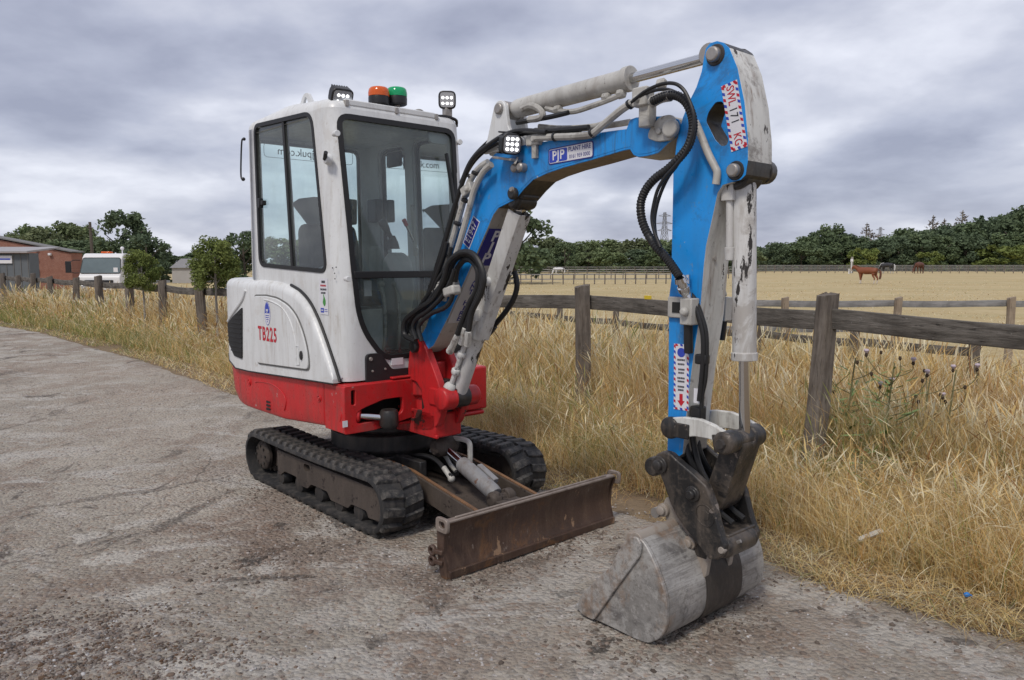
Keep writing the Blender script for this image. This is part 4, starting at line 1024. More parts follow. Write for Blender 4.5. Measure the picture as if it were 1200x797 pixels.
# ---- white flatbed truck
YT = 36.7; sT = 904.6 / YT
tx = (115 - 600) / sT
tr = thing('truck', (tx, YT, gzf(tx, YT)), R(3), 'white truck with an orange beacon parked facing the fence', 'truck')
M['truckwhite'] = plain('truck_white_paint', (0.70, 0.70, 0.70), 0.35, 0, 0.04)
M['truckglass'] = plain('truck_glass', (0.11, 0.145, 0.15), 0.06, 0, 0.35, 1.6, spec=1.0)
W2 = 0.97; ht = 2.43
def front_prof():  # side profile (y, z) of the cab: front at y=0
    return rounded([(0.0, .45), (0.0, 1.30), (.16, 1.46), (.42, 2.22), (.62, ht), (1.75, ht), (1.85, ht - .1), (1.85, .45)], [.05, .08, .05, .1, .15, .12, .05, .05], 3)
mb = MB(); mb.prism(front_prof(), -W2, W2, fn=lambda a, y, z: (y * (1 - .035 * max(0, z - 1.3)), a, z)); mb.build('cab', M['truckwhite'], tr, bevel=.06)
ws = rounded([(-.92, 1.50), (.92, 1.50), (.86, 2.20), (-.86, 2.20)], .08, 3)
def wsy(z): return .16 + (z - 1.46) / .76 * .26
mb = MB(); mb.prism(ws, 0, .02, fn=lambda a, y, z: (a, wsy(z) - .03 + y, z)); wsg = mb.build('windscreen', M['truckglass'], tr)
mb = MB(); mb.prism(offset(ws, -.035), 0, .012, holes=[ws], fn=lambda a, y, z: (a, wsy(z) - .035 + y, z)); mb.build('windscreen_seal', M['seal'], tr)
mb = MB(); mb.box((.72, wsy(1.62) - .05, 1.64), (.2, .012, .22)); mb.build('permit_card', M['signwhite'], tr)
for s in (-1, 1):
    mb = MB(); mb.box((s * (W2 - .005), .95, 1.82), (.04, .85, .62)); mb.build('side_window', M['truckglass'], tr, bevel=.01)
    mb = MB(); mb.box((s * 1.38, -.02, 1.78), (.24, .1, .55)); mb.tube([(s * 1.3, 0, 2.02), (s * 1.2, .2, 2.1), (s * 1.05, .45, 2.1)], .02, 6); mb.tube([(s * 1.3, 0, 1.55), (s * 1.2, .15, 1.5), (s * 1.05, .3, 1.5)], .02, 6); mb.build('mirror', M['plastic'], tr, bevel=.02)
    mb = MB(); mb.box((s * .82, -.03, .82), (.36, .08, .2)); mb.build('headlight', M['lens'], tr, bevel=.03)
    for yy_ in (.75, 4.2):
        mb = MB(); mb.rod((s * .78, yy_, .42), (s * 1.04, yy_, .42), [(0, .36), (.08, .42), (.92, .42), (1, .36)], 18); mb.build('wheel', M['rubber'], tr)
mb = MB(); mb.box((0, -.03, 1.08), (1.3, .05, .16)); mb.build('radiator_grille', M['plastic'], tr)
mb = MB(); mb.box((0, -.06, .55), (2.1, .16, .28)); mb.build('bumper', M['plastic'], tr, bevel=.04)
mb = MB(); mb.box((.0, .95, ht + .05), (.46, .3, .09)); mb.build('beacon', M['orange'], tr, bevel=.03)
mb = MB(); mb.cyl((.62, 1.2, ht - .02), (.62, 1.2, ht + .18), .03, n=8); mb.ball((.62, 1.2, ht + .25), .09); mb.build('work_lamp', M['signwhite'], tr)
mb = MB(); mb.box((0, 3.9, .95), (2.15, 3.9, .12)); mb.box((0, 2.0, 1.5), (2.1, .06, 1.2)); mb.build('flatbed', M['metalgrey'], tr)
for px, wv, z0, z1, nm, mat, lb in ((-1.55, .35, 0, 1.05, 'bin', 'signwhite', 'small white container standing between the brick wall and the truck'), (-1.85, .3, 0, 1.75, 'crate_stack', 'plastic', 'black stacked crates beside the white truck')):
    mb = MB()
    if nm == 'bin':
        mb.rod((tx + px, YT + 4, -.5), (tx + px, YT + 4, z1 + .4), [(0, wv * .7), (.06, wv * .78), (.9, wv * .85), (.93, wv), (1, wv * .95)], 14)
    else:
        for i in range(4): mb.box((tx + px - .6, YT + 5, -.5 + .28 + i * .55), (.7 - .03 * (i % 2), .6, .5))
    tag(mb.build(nm, M[mat], None, bevel=.02), lb, nm.split('_')[0])

# ---- silver car partly hidden behind the excavator
YC = 24.0; sC = 904.6 / YC
cxw = (300 - 600) / sC
car = thing('parked_car', (cxw, YC, gzf(cxw, YC)), R(8), 'silver car half hidden behind the excavator counterweight', 'car')
M['silver'] = plain('silver_car_paint', (0.42, 0.44, 0.46), 0.3, 0.5, 0.05)
body = rounded([(-1.95, .30), (-1.98, .75), (-1.1, .95), (-.55, 1.38), (.75, 1.42), (1.55, 1.0), (1.95, .92), (1.98, .30)], [.1, .15, .15, .2, .25, .15, .15, .1], 4)
mb = MB(); mb.prism(body, -.82, .82, fn=lambda a, y, z: (a, y * (1 - .22 * max(0, (z - .9) / .5)), z)); mb.build('body', M['silver'], car, bevel=.05)
for s in (-1, 1):
    for poly in ([(-.95, .97), (-.50, 1.32), (.02, 1.345), (.02, .97)], [(.08, .97), (.08, 1.345), (.68, 1.34), (1.25, .99)]):
        mb = MB(); mb.prism(rounded(poly, .05), 0, .015, fn=lambda a, y, z: (a, s * (.825 * (1 - .22 * max(0, (z - .9) / .5)) + y - .004), z)); mb.build('window', M['truckglass'], car)
    for xx_ in (-1.25, 1.25):
        mb = MB(); mb.rod((xx_, s * .66, .31), (xx_, s * .84, .31), [(0, .28), (.1, .31), (.9, .31), (1, .26)], 18); mb.build('wheel', M['rubber'], car)
mb = MB(); mb.prism([(-1.06, .985), (-.57, 1.36), (-.60, 1.375), (-1.10, 1.0)], -.62, .62); mb.build('windscreen', M['truckglass'], car)
for s in (-.45, .45):
    mb = MB(); mb.bar((-.45, s, 1.43), (.65, s, 1.46), .04, .04); mb.build('roof_bar', M['plastic'], car)

# ---- pylons
M['pylon'] = plain('grey_pylon_steel', (0.20, 0.21, 0.235), 0.7, 0, 0.1)
def pylon(px, top, Y, label, h):
    s = 904.6 / Y; x = (px - 600) / s; z1 = H_CAM + (308.3 - top) / s; zb = -0.5
    p = thing('pylon', (x, Y, zb), R(8), label, 'pylon'); H_ = z1 - zb; w0 = H_ * .085; th = H_ * .0085
    mb = MB(); lv = [0, .2, .36, .5, .62, .72, .81, .89, 1.0]
    wz = lambda t_: w0 * (1 - t_) ** 1.2 + H_ * .018
    for a, b_ in zip(lv[:-1], lv[1:]):
        for sx, sy in ((-1, -1), (1, -1), (1, 1), (-1, 1)):
            mb.bar((sx * wz(a), sy * wz(a), a * H_), (sx * wz(b_), sy * wz(b_), b_ * H_), th, th)
        for sy in (-1, 1):
            mb.bar((-wz(a), sy * wz(a), a * H_), (wz(b_), sy * wz(b_), b_ * H_), th * .7, th * .7)
            mb.bar((wz(a), sy * wz(a), a * H_), (-wz(b_), sy * wz(b_), b_ * H_), th * .7, th * .7)
            mb.bar((-wz(b_), sy * wz(b_), b_ * H_), (wz(b_), sy * wz(b_), b_ * H_), th * .7, th * .7)
    mb.build('tower', M['pylon'], p)
    for t_, L in ((.66, .14), (.79, .16), (.93, .12)):
        mb = MB()
        for sy in (-1, 1):
            for sx in (-1, 1):
                mb.bar((sx * wz(t_), sy * wz(t_), t_ * H_), (sx * L * H_, 0, t_ * H_ + .005 * H_), th, th, (0, 1, 0))
                mb.bar((sx * wz(t_), sy * wz(t_), (t_ + .035) * H_), (sx * L * H_, 0, t_ * H_ + .005 * H_), th * .8, th * .8, (0, 1, 0))
        mb.build('cross_arm', M['pylon'], p)
pylon(778, 250, 420, 'lattice pylon standing above the wood left of the boom arm', 30)
pylon(1030, 267, 600, 'small distant pylon above the dark wood beside a bare conifer', 30)

# ---- sign and broken post by the far fence
YG = 149.0; sG = 904.6 / YG
sg = thing('notice_sign', ((990 - 600) / sG, YG - 3, -.5), 0, 'small white notice on a post at the far paddock fence', 'sign')
mb = MB(); mb.box((0, 0, 1.25), (.1, .1, 2.5)); mb.build('post', M['signwhite'], sg)
mb = MB(); mb.box((0, -.08, 2.45), (.52, .05, .5)); mb.build('board', M['signwhite'], sg, bevel=.01)
st = thing('broken_pole', ((995.5 - 600) / sG, YG - 1, -.5), 0, 'pale broken wooden pole beside the white notice', 'pole')
mb = MB(); mb.rod((0, 0, 0), (.05, 0, 3.1), [(0, .33), (.5, .26), (.97, .22), (1, .1)], 10); mb.bar((.3, 0, 0), (.12, 0, 1.6), .12, .12); mb.build('pole', M['palebark'], st)
mk = thing('marker_post', ((995.3 - 600) / 904.6 * 140, 140, -.5), 0, 'short white marker post in front of the broken pole', 'post')
mb = MB(); mb.rod((0, 0, 0), (0, 0, .9), [(0, .1), (.97, .1), (1, .06)], 8); mb.build('post', M['signwhite'], mk)

# ---- horses
def horse(px, feet, hpx, face, label, coat, mane, sock=None, graze=True, name='horse', blaze=None):
    """feet row and height at the withers in the photo give distance and size"""
    Y = 904.6 * 1.98 / (feet - 308.3); s = 904.6 / Y; x = (px - 600) / s
    k = (hpx / s) / 1.5
    root = thing(name, (x, Y, -.5), face, label, 'horse'); root.scale = (k, k, k)
    # x forward, y left; withers 1.5 m
    Vv = {'pel': (-.62, 0, 1.22, .30, .30), 'loin': (-.2, 0, 1.18, .33, .34), 'rib': (.22, 0, 1.14, .33, .36), 'chest': (.62, 0, 1.15, .26, .33), 'rump': (-.86, 0, 1.18, .21, .22)}
    E_ = [('pel', 'loin'), ('loin', 'rib'), ('rib', 'chest'), ('pel', 'rump')]
    if graze: nk = {'n1': (.86, 0, 1.16, .16, .22), 'n2': (1.08, 0, .90, .12, .17), 'n3': (1.22, 0, .62, .10, .13), 'h1': (1.28, 0, .42, .10, .12), 'h2': (1.38, 0, .22, .07, .08), 'h3': (1.43, 0, .10, .06, .06)}
    else: nk = {'n1': (.86, 0, 1.30, .15, .22), 'n2': (1.05, 0, 1.42, .11, .16), 'n3': (1.20, 0, 1.50, .10, .13), 'h1': (1.32, 0, 1.46, .10, .12), 'h2': (1.47, 0, 1.24, .07, .08), 'h3': (1.54, 0, 1.12, .06, .065)}
    Vv.update(nk); E_ += [('chest', 'n1'), ('n1', 'n2'), ('n2', 'n3'), ('n3', 'h1'), ('h1', 'h2'), ('h2', 'h3')]
    for s_, dx in ((-1, .06), (1, -.05)):
        y = .17 * s_; q = 'LR'[s_ > 0]
        Vv.update({q + 'f0': (.58, y * .8, .95, .15, .17), q + 'f1': (.58 + dx * .5, y, .70, .085, .10), q + 'f2': (.58 + dx, y, .44, .06, .065), q + 'f3': (.57 + dx, y, .13, .042, .045), q + 'f4': (.60 + dx, y, .02, .06, .07)})
        Vv.update({q + 'b0': (-.66, y * .9, .98, .18, .22), q + 'b1': (-.60 - dx, y, .78, .11, .14), q + 'b2': (-.80 - dx, y, .50, .06, .075), q + 'b3': (-.76 - dx, y, .14, .045, .05), q + 'b4': (-.72 - dx, y, .02, .06, .07)})
        E_ += [('chest', q + 'f0'), (q + 'f0', q + 'f1'), (q + 'f1', q + 'f2'), (q + 'f2', q + 'f3'), (q + 'f3', q + 'f4'), ('pel', q + 'b0'), (q + 'b0', q + 'b1'), (q + 'b1', q + 'b2'), (q + 'b2', q + 'b3'), (q + 'b3', q + 'b4')]
        e0 = Vector(nk['n3'][:3]); 
        Vv.update({q + 'e': (e0.x + (.02 if graze else .03), .06 * s_, e0.z + (.12 if not graze else .06), .02, .03)}); E_.append(('n3', q + 'e'))
    keys = list(Vv); me = bpy.data.meshes.new('body')
    me.from_pydata([Vv[q][:3] for q in keys], [(keys.index(a), keys.index(b_)) for a, b_ in E_], [])
    o = bpy.data.objects.new('body', me); COL.objects.link(o)
    sk = o.modifiers.new('skin', 'SKIN'); sk.use_smooth_shade = True
    for i, q in enumerate(keys): me.skin_vertices[0].data[i].radius = Vv[q][3:]
    me.skin_vertices[0].data[0].use_root = True
    sb = o.modifiers.new('sub', 'SUBSURF'); sb.levels = 1; sb.render_levels = 1
    dg = bpy.context.evaluated_depsgraph_get(); dg.update()
    m2 = bpy.data.meshes.new_from_object(o.evaluated_get(dg)); bpy.data.objects.remove(o)
    m_, nt, bs = newmat('horse_coat'); t = NT(nt)
    ob = t.n.new('ShaderNodeTexCoord'); sp_ = t.n.new('ShaderNodeSeparateXYZ'); nt.links.new(ob.outputs['Object'], sp_.inputs[0])
    c = t.mix(t.noise(3, 4, 0.5), tuple(q * .8 for q in coat), coat)
    if sock: c = t.mix(t.ramp(sp_.outputs[2], [(.30, 1.0), (.36, 0.0)]), c, sock)
    if blaze: c = t.mix(t.ramp(sp_.outputs[0], [(.49, 0.0), (.50, 1.0)]) if False else t.math('GREATER_THAN', sp_.outputs[0], blaze[0]), c, blaze[1])
    nt.links.new(c, bs.inputs['Base Color']); bs.inputs['Roughness'].default_value = 0.6
    m2.materials.clear(); m2.materials.append(m_); m2.shade_smooth(); m2.name = 'body'
    ob_ = link('body', m2, root)
    mm = plain('horse_mane', mane, 0.8)
    mb = MB(); mb.tube([(-1.03, 0, 1.28), (-1.16, 0, 1.10), (-1.18, 0, .75), (-1.12, 0, .42)], [.05, .09, .09, .03], 8); mb.build('tail', mm, root)
    ns = [Vector(nk[q][:3]) + Vector((.0, 0, .0)) for q in ('n1', 'n2', 'n3')]
    up = Vector((.55, 0, .8)) if graze else Vector((-.45, 0, .9))
    mb = MB(); mb.tube([Vector((.55, 0, 1.44))] + [p + up * r_ for p, r_ in zip(ns, (.21, .16, .13))], [.05, .07, .06, .03], 8); mb.build('mane', mm, root)
    return root
horse(1017, 333, 20, R(128), 'chestnut horse with white socks standing in the dry paddock', (0.22, 0.066, 0.026), (0.12, 0.05, 0.03), (0.6, 0.55, 0.5), False, blaze=(1.42, (.6, .55, .5)))
horse(1040, 321, 13, R(115), 'black and white horse standing near the far fence', (0.035, 0.034, 0.038), (0.5, 0.5, 0.5), (0.45, 0.44, 0.43), True)
horse(1077, 321, 14, R(215), 'dark brown horse grazing near the far fence', (0.12, 0.040, 0.022), (0.02, 0.015, 0.012), None, True)
horse(655, 322.5, 9, R(190), 'white pony behind the far fences, left of the boom arm', (0.72, 0.72, 0.72), (0.7, 0.7, 0.7), None, True)

# ================================================================== EXCAVATOR
ex = thing('excavator', ORG, YAW, 'compact tracked excavator with white cab, red base and blue boom parked on the road', 'excavator')
def part(mb, name, mats, parent=None, bevel=0.004, ang=38, seg=2, fix=True):
    return mb.build(name, mats, parent or ex, bevel, True, ang, fix, seg)
def disc_pin(mb, p, r, t, d=-1, mi=0):
    """pin head on a side plate, standing out along y"""
    p = Vector(p); mb.rod(p, p + Vector((0, d * t, 0)), [(0, r), (.75, r), (1, r * .82)], 18, mi)

def printlines(mb, C0, X, Y, w, n, gap, h, mi, seed, nrm):
    """rows of small illegible print"""
    r_ = random.Random(seed)
    for k in range(n):
        a = -w / 2 + r_.uniform(0, .1) * w; end = w / 2 - r_.uniform(0, .12) * w
        while a < end:
            l = min(end - a, w * r_.uniform(.07, .16)); c = C0 + X * (a + l / 2) - Y * (k * gap) + nrm * .0006
            mb.add([c - X * l / 2 - Y * h / 2, c + X * l / 2 - Y * h / 2, c + X * l / 2 + Y * h / 2, c - X * l / 2 + Y * h / 2], [(0, 1, 2, 3)], mi); a += l + w * .035

# ---------------------------------------------------------------- tracks
TRK_X0, TRK_X1, TRK_R, TRK_ZC = -0.775, 0.665, 0.150, 0.171
def track_path(r, step):
    """closed path of the belt, counted along its length"""
    L = TRK_X1 - TRK_X0; per = 2 * L + 2 * math.pi * r; n = max(8, int(round(per / step))); out = []
    for i in range(n):
        s = per * i / n
        if s < L: p, t_ = (TRK_X0 + s, TRK_ZC + r), (1, 0)
        elif s < L + math.pi * r:
            a = (s - L) / r; p = (TRK_X1 + r * math.sin(a), TRK_ZC + r * math.cos(a)); t_ = (math.cos(a), -math.sin(a))
        elif s < 2 * L + math.pi * r: p, t_ = (TRK_X1 - (s - L - math.pi * r), TRK_ZC - r), (-1, 0)
        else:
            a = (s - 2 * L - math.pi * r) / r; p = (TRK_X0 - r * math.sin(a), TRK_ZC - r * math.cos(a)); t_ = (-math.cos(a), math.sin(a))
        # the top run sags a little between the wheels
        if t_ == (1, 0): p = (p[0], p[1] - 0.012 * math.sin(math.pi * s / L))
        out.append((p, t_))
    return out
def lug_mesh(flip):
    mb = MB(); rows = []
    # block in belt space: x along the belt, y across, z outwards
    for z, q in ((-.004, 1.0), (.012, .92), (.019, .76)):
        rows.append([Vector((sx * .027 * q + sy * .010 * flip, .062 + sy * .062 * (q if sy > 0 else 1), z)) for sx, sy in ((-1, -1), (1, -1), (1, 1), (-1, 1))])
    mb.grid(rows, 0, True); mb.add(rows[-1], [(0, 1, 2, 3)])
    return mb.mesh('tread_lug', M['lug'], True, 30, True)
lugs = {1: lug_mesh(1), -1: lug_mesh(-1)}
for side in (-1, 1):
    yo, yi = side * .605, side * .335; ym = (yo + yi) / 2
    mb = MB(); rows = []
    sec = [(.0, -.135), (.010, -.128), (.012, 0), (.010, .128), (.0, .135), (-.016, .135), (-.022, .06), (-.022, -.06), (-.016, -.135)]
    for (p, t_) in track_path(TRK_R, 0.03):
        nrm = (-t_[1], t_[0]); 
        rows.append([Vector((p[0] + nrm[0] * a, ym + b, p[1] + nrm[1] * a)) for a, b in sec])
    rows.append(rows[0]); mb.grid(rows, 0, True)
    trk = part(mb, 'rubber_track', M['rubber'], bevel=0)
    path = track_path(TRK_R, 0.0885)
    for i, (p, t_) in enumerate(path):
        nrm = (-t_[1], t_[0])
        for row in (-1, 1):
            if row == 1: 
                j = (i + 1) % len(path); p2 = ((p[0] + path[j][0][0]) / 2, (p[1] + path[j][0][1]) / 2); t2 = Vector((t_[0] + path[j][1][0], t_[1] + path[j][1][1])).normalized()
            else: p2, t2 = p, Vector(t_)
            n2 = Vector((-t2.y, t2.x))
            o = link('tread_lug', lugs[row * side], trk)
            X = Vector((t2.x, 0, t2.y)); Z = Vector((n2.x, 0, n2.y)); Y = Vector((0, row, 0))
            if row < 0: X = -X
            M4 = Matrix((X, Y, Z)).transposed().to_4x4()
            M4.translation = (p2[0] + n2.x * .012, ym + row * .006, p2[1] + n2.y * .012)
            o.matrix_local = M4
    # lower rollers, idler and sprocket
    for xr in (-.48, -.22, .04, .28, .50):
        mb = MB(); mb.rod((xr, ym - .09, .085), (xr, ym + .09, .085), [(0, .05), (.15, .062), (.3, .062), (.34, .045), (.66, .045), (.7, .062), (.85, .062), (1, .05)], 16)
        part(mb, 'roller', M['black'], trk, 0)
    mb = MB(); mb.rod((TRK_X1, ym - .075, TRK_ZC), (TRK_X1, ym + .075, TRK_ZC), [(0, .05), (.02, .105), (.2, .122), (.8, .122), (.98, .105), (1, .05)], 28); part(mb, 'idler_wheel', M['frame'], trk, 0)
    mb = MB(); hub = yo - side * .045
    mb.rod((TRK_X0, ym + side * .05, TRK_ZC), (TRK_X0, hub, TRK_ZC), [(0, .10), (.6, .10), (.85, .088), (1, .07)], 24)
    teeth = []
    for i in range(42):
        a = 2 * math.pi * i / 42; q = .125 if (i // 2) % 2 else .105; teeth.append((TRK_X0 + q * math.cos(a), TRK_ZC + q * math.sin(a)))
    mb.prism(teeth, ym - .02, ym + .02); part(mb, 'sprocket', M['frame'], trk, 0.003)
    mb = MB()
    for i in range(8):
        a = i * math.pi / 4; mb.cyl((TRK_X0 + .066 * math.cos(a), hub - side * .004, TRK_ZC + .066 * math.sin(a)), (TRK_X0 + .066 * math.cos(a), hub + side * .008, TRK_ZC + .066 * math.sin(a)), .009, n=6)
    part(mb, 'sprocket_bolt', M['black'], trk, 0)
    # side frame with arched cut-outs above the rollers
    fr = [(-.50, .262), (.72, .262), (.76, .24), (.765, .095), (.62, .082), (.60, .118), (.44, .118), (.40, .085), (.20, .085), (.16, .128), (-.04, .128), (-.09, .09), (-.18, .09), (-.24, .135), (-.40, .135), (-.46, .10), (-.50, .10)]
    hole = rounded([(-.13, .20), (-.05, .20), (-.05, .255 - .012), (-.13, .255 - .012)], .02, 3)
    mb = MB(); mb.prism(rounded(fr, .012, 2), yo - side * .035, yo - side * .075, holes=[hole]); part(mb, 'track_frame', M['frame'], trk, .006)
    mb = MB(); mb.box((.12, ym, .18), (1.25, .13, .13)); part(mb, 'track_beam', M['frame'], trk, .01)

# ---------------------------------------------------------------- undercarriage and blade
mb = MB()
mb.box((-.05, 0, .285), (.62, .46, .17)); mb.box((-.32, 0, .25), (.16, .72, .11)); mb.box((.22, 0, .25), (.16, .72, .11))
mb.box((.40, -.16, .25), (.34, .05, .14)); mb.box((.40, .08, .25), (.34, .05, .14))
mb.rod((0, -.04, .30), (0, -.04, .475), [(0, .33), (.2, .36), (.75, .36), (.8, .30), (1, .30)], 32)
part(mb, 'undercarriage_frame', M['black'], bevel=.008)
mb = MB()
for s in (-1, 1):
    y0 = -.04 + s * .215
    mb.prism([(.28, .30), (.60, .285), (1.33, .165), (1.38, .165), (1.38, .06), (1.28, .055), (.62, .16), (.28, .17)], y0 - .019, y0 + .019, 0, 0)
mb.add([(.30, -.245, .17), (1.36, -.235, .075), (1.36, .155, .075), (.30, .165, .17), (.30, -.245, .15), (1.36, -.235, .06), (1.36, .155, .06), (.30, .165, .15)], [(0, 3, 2, 1)[::-1], (4, 5, 6, 7)[::-1], (0, 1, 5, 4), (1, 2, 6, 5), (2, 3, 7, 6), (3, 0, 4, 7)], 0)
blade_arm = part(mb, 'blade_arm', M['frame'], bevel=.004)
mb = MB()
for s in (-1, 1):
    y0 = -.04 + s * .215
    mb.bar((.33, y0, .298), (.60, y0, .2885), .020, .006); mb.bar((.60, y0, .2885), (1.34, y0, .1665), .020, .006)
part(mb, 'rusty_arm_edge', M['rust'], blade_arm, 0)
# blade: curved plate with a rolled top edge
YL0, YL1 = -.63, .555
prof = [(1.430, .004), (1.405, .055), (1.392, .11), (1.388, .16), (1.394, .21), (1.408, .25), (1.424, .272)]
back = [(1.40, .285), (1.385, .262), (1.372, .21), (1.364, .16), (1.366, .11), (1.378, .055), (1.408, .004)]
mb = MB(); mb.prism(prof + back, YL0, YL1)
blade = part(mb, 'dozer_blade', M['blade'], bevel=.003)
mb = MB(); mb.bar((1.408, YL0 + .002, .277), (1.408, YL1 - .002, .277), .040, .014)
mb.bar((1.412, YL0 + .05, .288), (1.410, YL1 - .06, .287), .012, .012); part(mb, 'blade_top_edge', M['bladetop'], blade, .005)
mb = MB(); mb.box((1.424, (YL0 + YL1) / 2, .022), (.018, YL1 - YL0 - .01, .038)); part(mb, 'cutting_edge', M['blade'], blade, .003)
for yy, dx in ((YL0, -1), (YL1, 1)):
    mb = MB(); mb.prism(rounded([(1.345, .272), (1.430, .272), (1.400, .20), (1.392, .11), (1.425, .0), (1.37, .0), (1.345, .12)], .012, 2), yy - .007, yy + .007); part(mb, 'end_plate', M['blade'], blade, .002)
    mb = MB(); mb.prism(rounded([(1.36, .23), (1.45, .23), (1.45, .30), (1.36, .30)], .022, 3), yy + dx * .008, yy + dx * .026, holes=[rounded([(1.385, .25), (1.43, .25), (1.43, .282), (1.385, .282)], .012, 3)]); part(mb, 'lifting_eye', M['bladetop'], blade, .003)
for z in (.075, .125):
    mb = MB(); mb.prism(circle((1.33, z), .027, 16), YL0 - .032, YL0 - .012, holes=[circle((1.33, z), .013, 12)], fn=lambda a, y, b: (a + .0, y, b)); part(mb, 'hinge_lug', M['blade'], blade, .004)
    mb = MB(); mb.bar((1.345, YL0 - .022, z), (1.395, YL0 - .010, z), .018, .022); part(mb, 'hinge_lug', M['blade'], blade, .004)
# blade ram
a0, a1 = at(516, 520, 'y', -.03), at(586, 584, 'y', -.03)
dv = (a1 - a0)
mb = MB(); mb.rod(a0 + dv * .36, a0 + dv * .94, [(0, .030), (.03, .042), (.12, .046), (.9, .046), (1, .040)], 20)
mb.box(a0 + dv * .70 + Vector((-.01, .055, .03)), (.16, .035, .03), Matrix.Rotation(math.atan2(-dv.z, dv.x), 3, 'Y'))
ram = part(mb, 'blade_ram', paint('worn_grey_ram', (0.23, 0.23, 0.235), 0.45, dirt=(0.12, 0.08, 0.055), dirt_amt=0.8, chip=(0.15, 0.075, 0.045), chip_t=0.585, chip_scale=9), bevel=.003)
mb = MB(); mb.cyl(a0 + dv * .05, a0 + dv * .44, .024); part(mb, 'ram_rod', M['chrome'], ram, 0)
mb = MB(); mb.rod(a0 + dv * .05 + Vector((0, -.07, 0)), a0 + dv * .05 + Vector((0, .09, 0)), [(0, .04), (.2, .06), (.8, .06), (1, .04)], 16)
part(mb, 'ram_pivot', M['frame'], ram, .005); mb = MB()
mb.rod(a1 + Vector((0, -.075, 0)), a1 + Vector((0, .095, 0)), [(0, .03), (.1, .046), (.33, .046), (.34, .028), (.62, .028), (.63, .046), (.9, .046), (1, .03)], 16)
mb.box(a1 + Vector((.04, .01, -.02)), (.10, .15, .05)); part(mb, 'ram_pivot', M['frame'], ram, .005)
for pts, r in (([(478, 534), (498, 534), (512, 540), (522, 552), (530, 560)], .014), ([(516, 515), (535, 514), (549, 518), (551, 532), (551, 545), (556, 552)], .016), ([(505, 528), (520, 533), (528, 545), (534, 552)], .012), ([(520, 522), (525, 538), (532, 548)], .009)):
    mb = MB(); mb.tube([at(x, y, 'y', -.03 + (.07 if i_ > 0 and pts[0][0] > 510 else -.06 if pts[0][0] < 500 else .03)) for i_, (x, y) in enumerate(pts)], r, 8); part(mb, 'hose', M['pipe'] if r in (.016, .012) else M['hose'], ram, 0)
a2 = at(529, 561, 'y', -.09)
mb = MB(); mb.cyl(at(520, 548, 'y', -.09), a2, .016); mb.ball(a2, .022); part(mb, 'hose_fitting', M['pipe'], ram, 0)

# ---------------------------------------------------------------- upper frame (red)
YR, YLF, YC0 = -.62, .42, -.10
half = [(-.10, -1.41), (-.35, -1.385), (-.47, -1.325), (-.555, -1.23), (-.60, -1.11), (-.615, -.97), (-.62, -.75), (-.62, -.30), (-.62, .05), (-.62, .30)]
def plan(scale_rear=1.0, inset=0.0):
    pts = [(x * (scale_rear if x < -.7 else 1) if x > -.7 else -.7 + (x + .7) * scale_rear, y + (inset if y < -.3 else 0)) for y, x in half]
    mir = [(x, 2 * YC0 - y) for x, y in pts[1:]]
    return pts[::-1], mir
def plan_loop(sr, ins, xf):
    near, farp = plan(sr, ins); near = [(xf, near[0][1])] + near[1:]; farp = farp[:-1] + [(xf, farp[-1][1])]
    return near + farp
zb_ = lambda x: .50 if x < -.3 else .50 + .045 * (x + .3) / .6
zt_ = lambda x: .752 + max(0, -(x + .95)) * .28 if x < -.95 else .752 + .05 * max(0, (x + .9)) / 1.2
mb = MB(); rows = []
for f_, sr, ins in ((0, .68, .015), (.10, .78, .004), (.35, .93, 0), (.8, 1.0, 0), (1.0, 1.0, 0)):
    rows.append([Vector((x, y, zb_(x0) * (1 - f_) + zt_(x0) * f_)) for (x, y), (x0, _) in zip(plan_loop(sr, ins, .24), plan_loop(1, 0, .24))])
mb.grid(rows, 0, True); n = len(rows[0]); mb.add(rows[0], [tuple(range(n))]); mb.add(rows[-1], [tuple(range(n))[::-1]])
cw = part(mb, 'counterweight', M['red'], bevel=.010)
for (px, py, r) in ((374, 467, .020), (292, 448, .024)):
    p = at(px, py, 'y', -.622); mb = MB(); mb.prism(circle((p.x, p.z), r, 20), -.626, -.618, holes=[circle((p.x, p.z), r * .72, 20)]); mb.prism(circle((p.x, p.z), r * .5, 14), -.628, -.62); part(mb, 'bolt_boss', M['red'], cw, .002)
for i in range(3):
    p = at(314.5, 471 + i * 4.2, 'y', -.622); mb = MB(); mb.prism(rounded([(p.x - .03, p.z - .009), (p.x + .024, p.z - .005), (p.x + .024, p.z + .005), (p.x - .03, p.z + .006)], .003, 2), -.6235, -.60); part(mb, 'vent_slot', M['dark'], cw, 0)
# raised pressing outlining an arch
arc = [at(*q, 'y', -.621) for q in ((299, 448), (304, 447), (318, 450), (330, 459), (335, 470), (333, 481))]
mb = MB(); mb.tube(arc, .0045, 6); part(mb, 'pressed_rib', M['red'], cw, 0)
# front of the main frame
XF = .475
mb = MB()
def slot(a, b, c, d): return rounded([(a, c), (b, c), (b, d), (a, d)], .012, 3)
YZ = lambda a, y, b: (y, a, b)
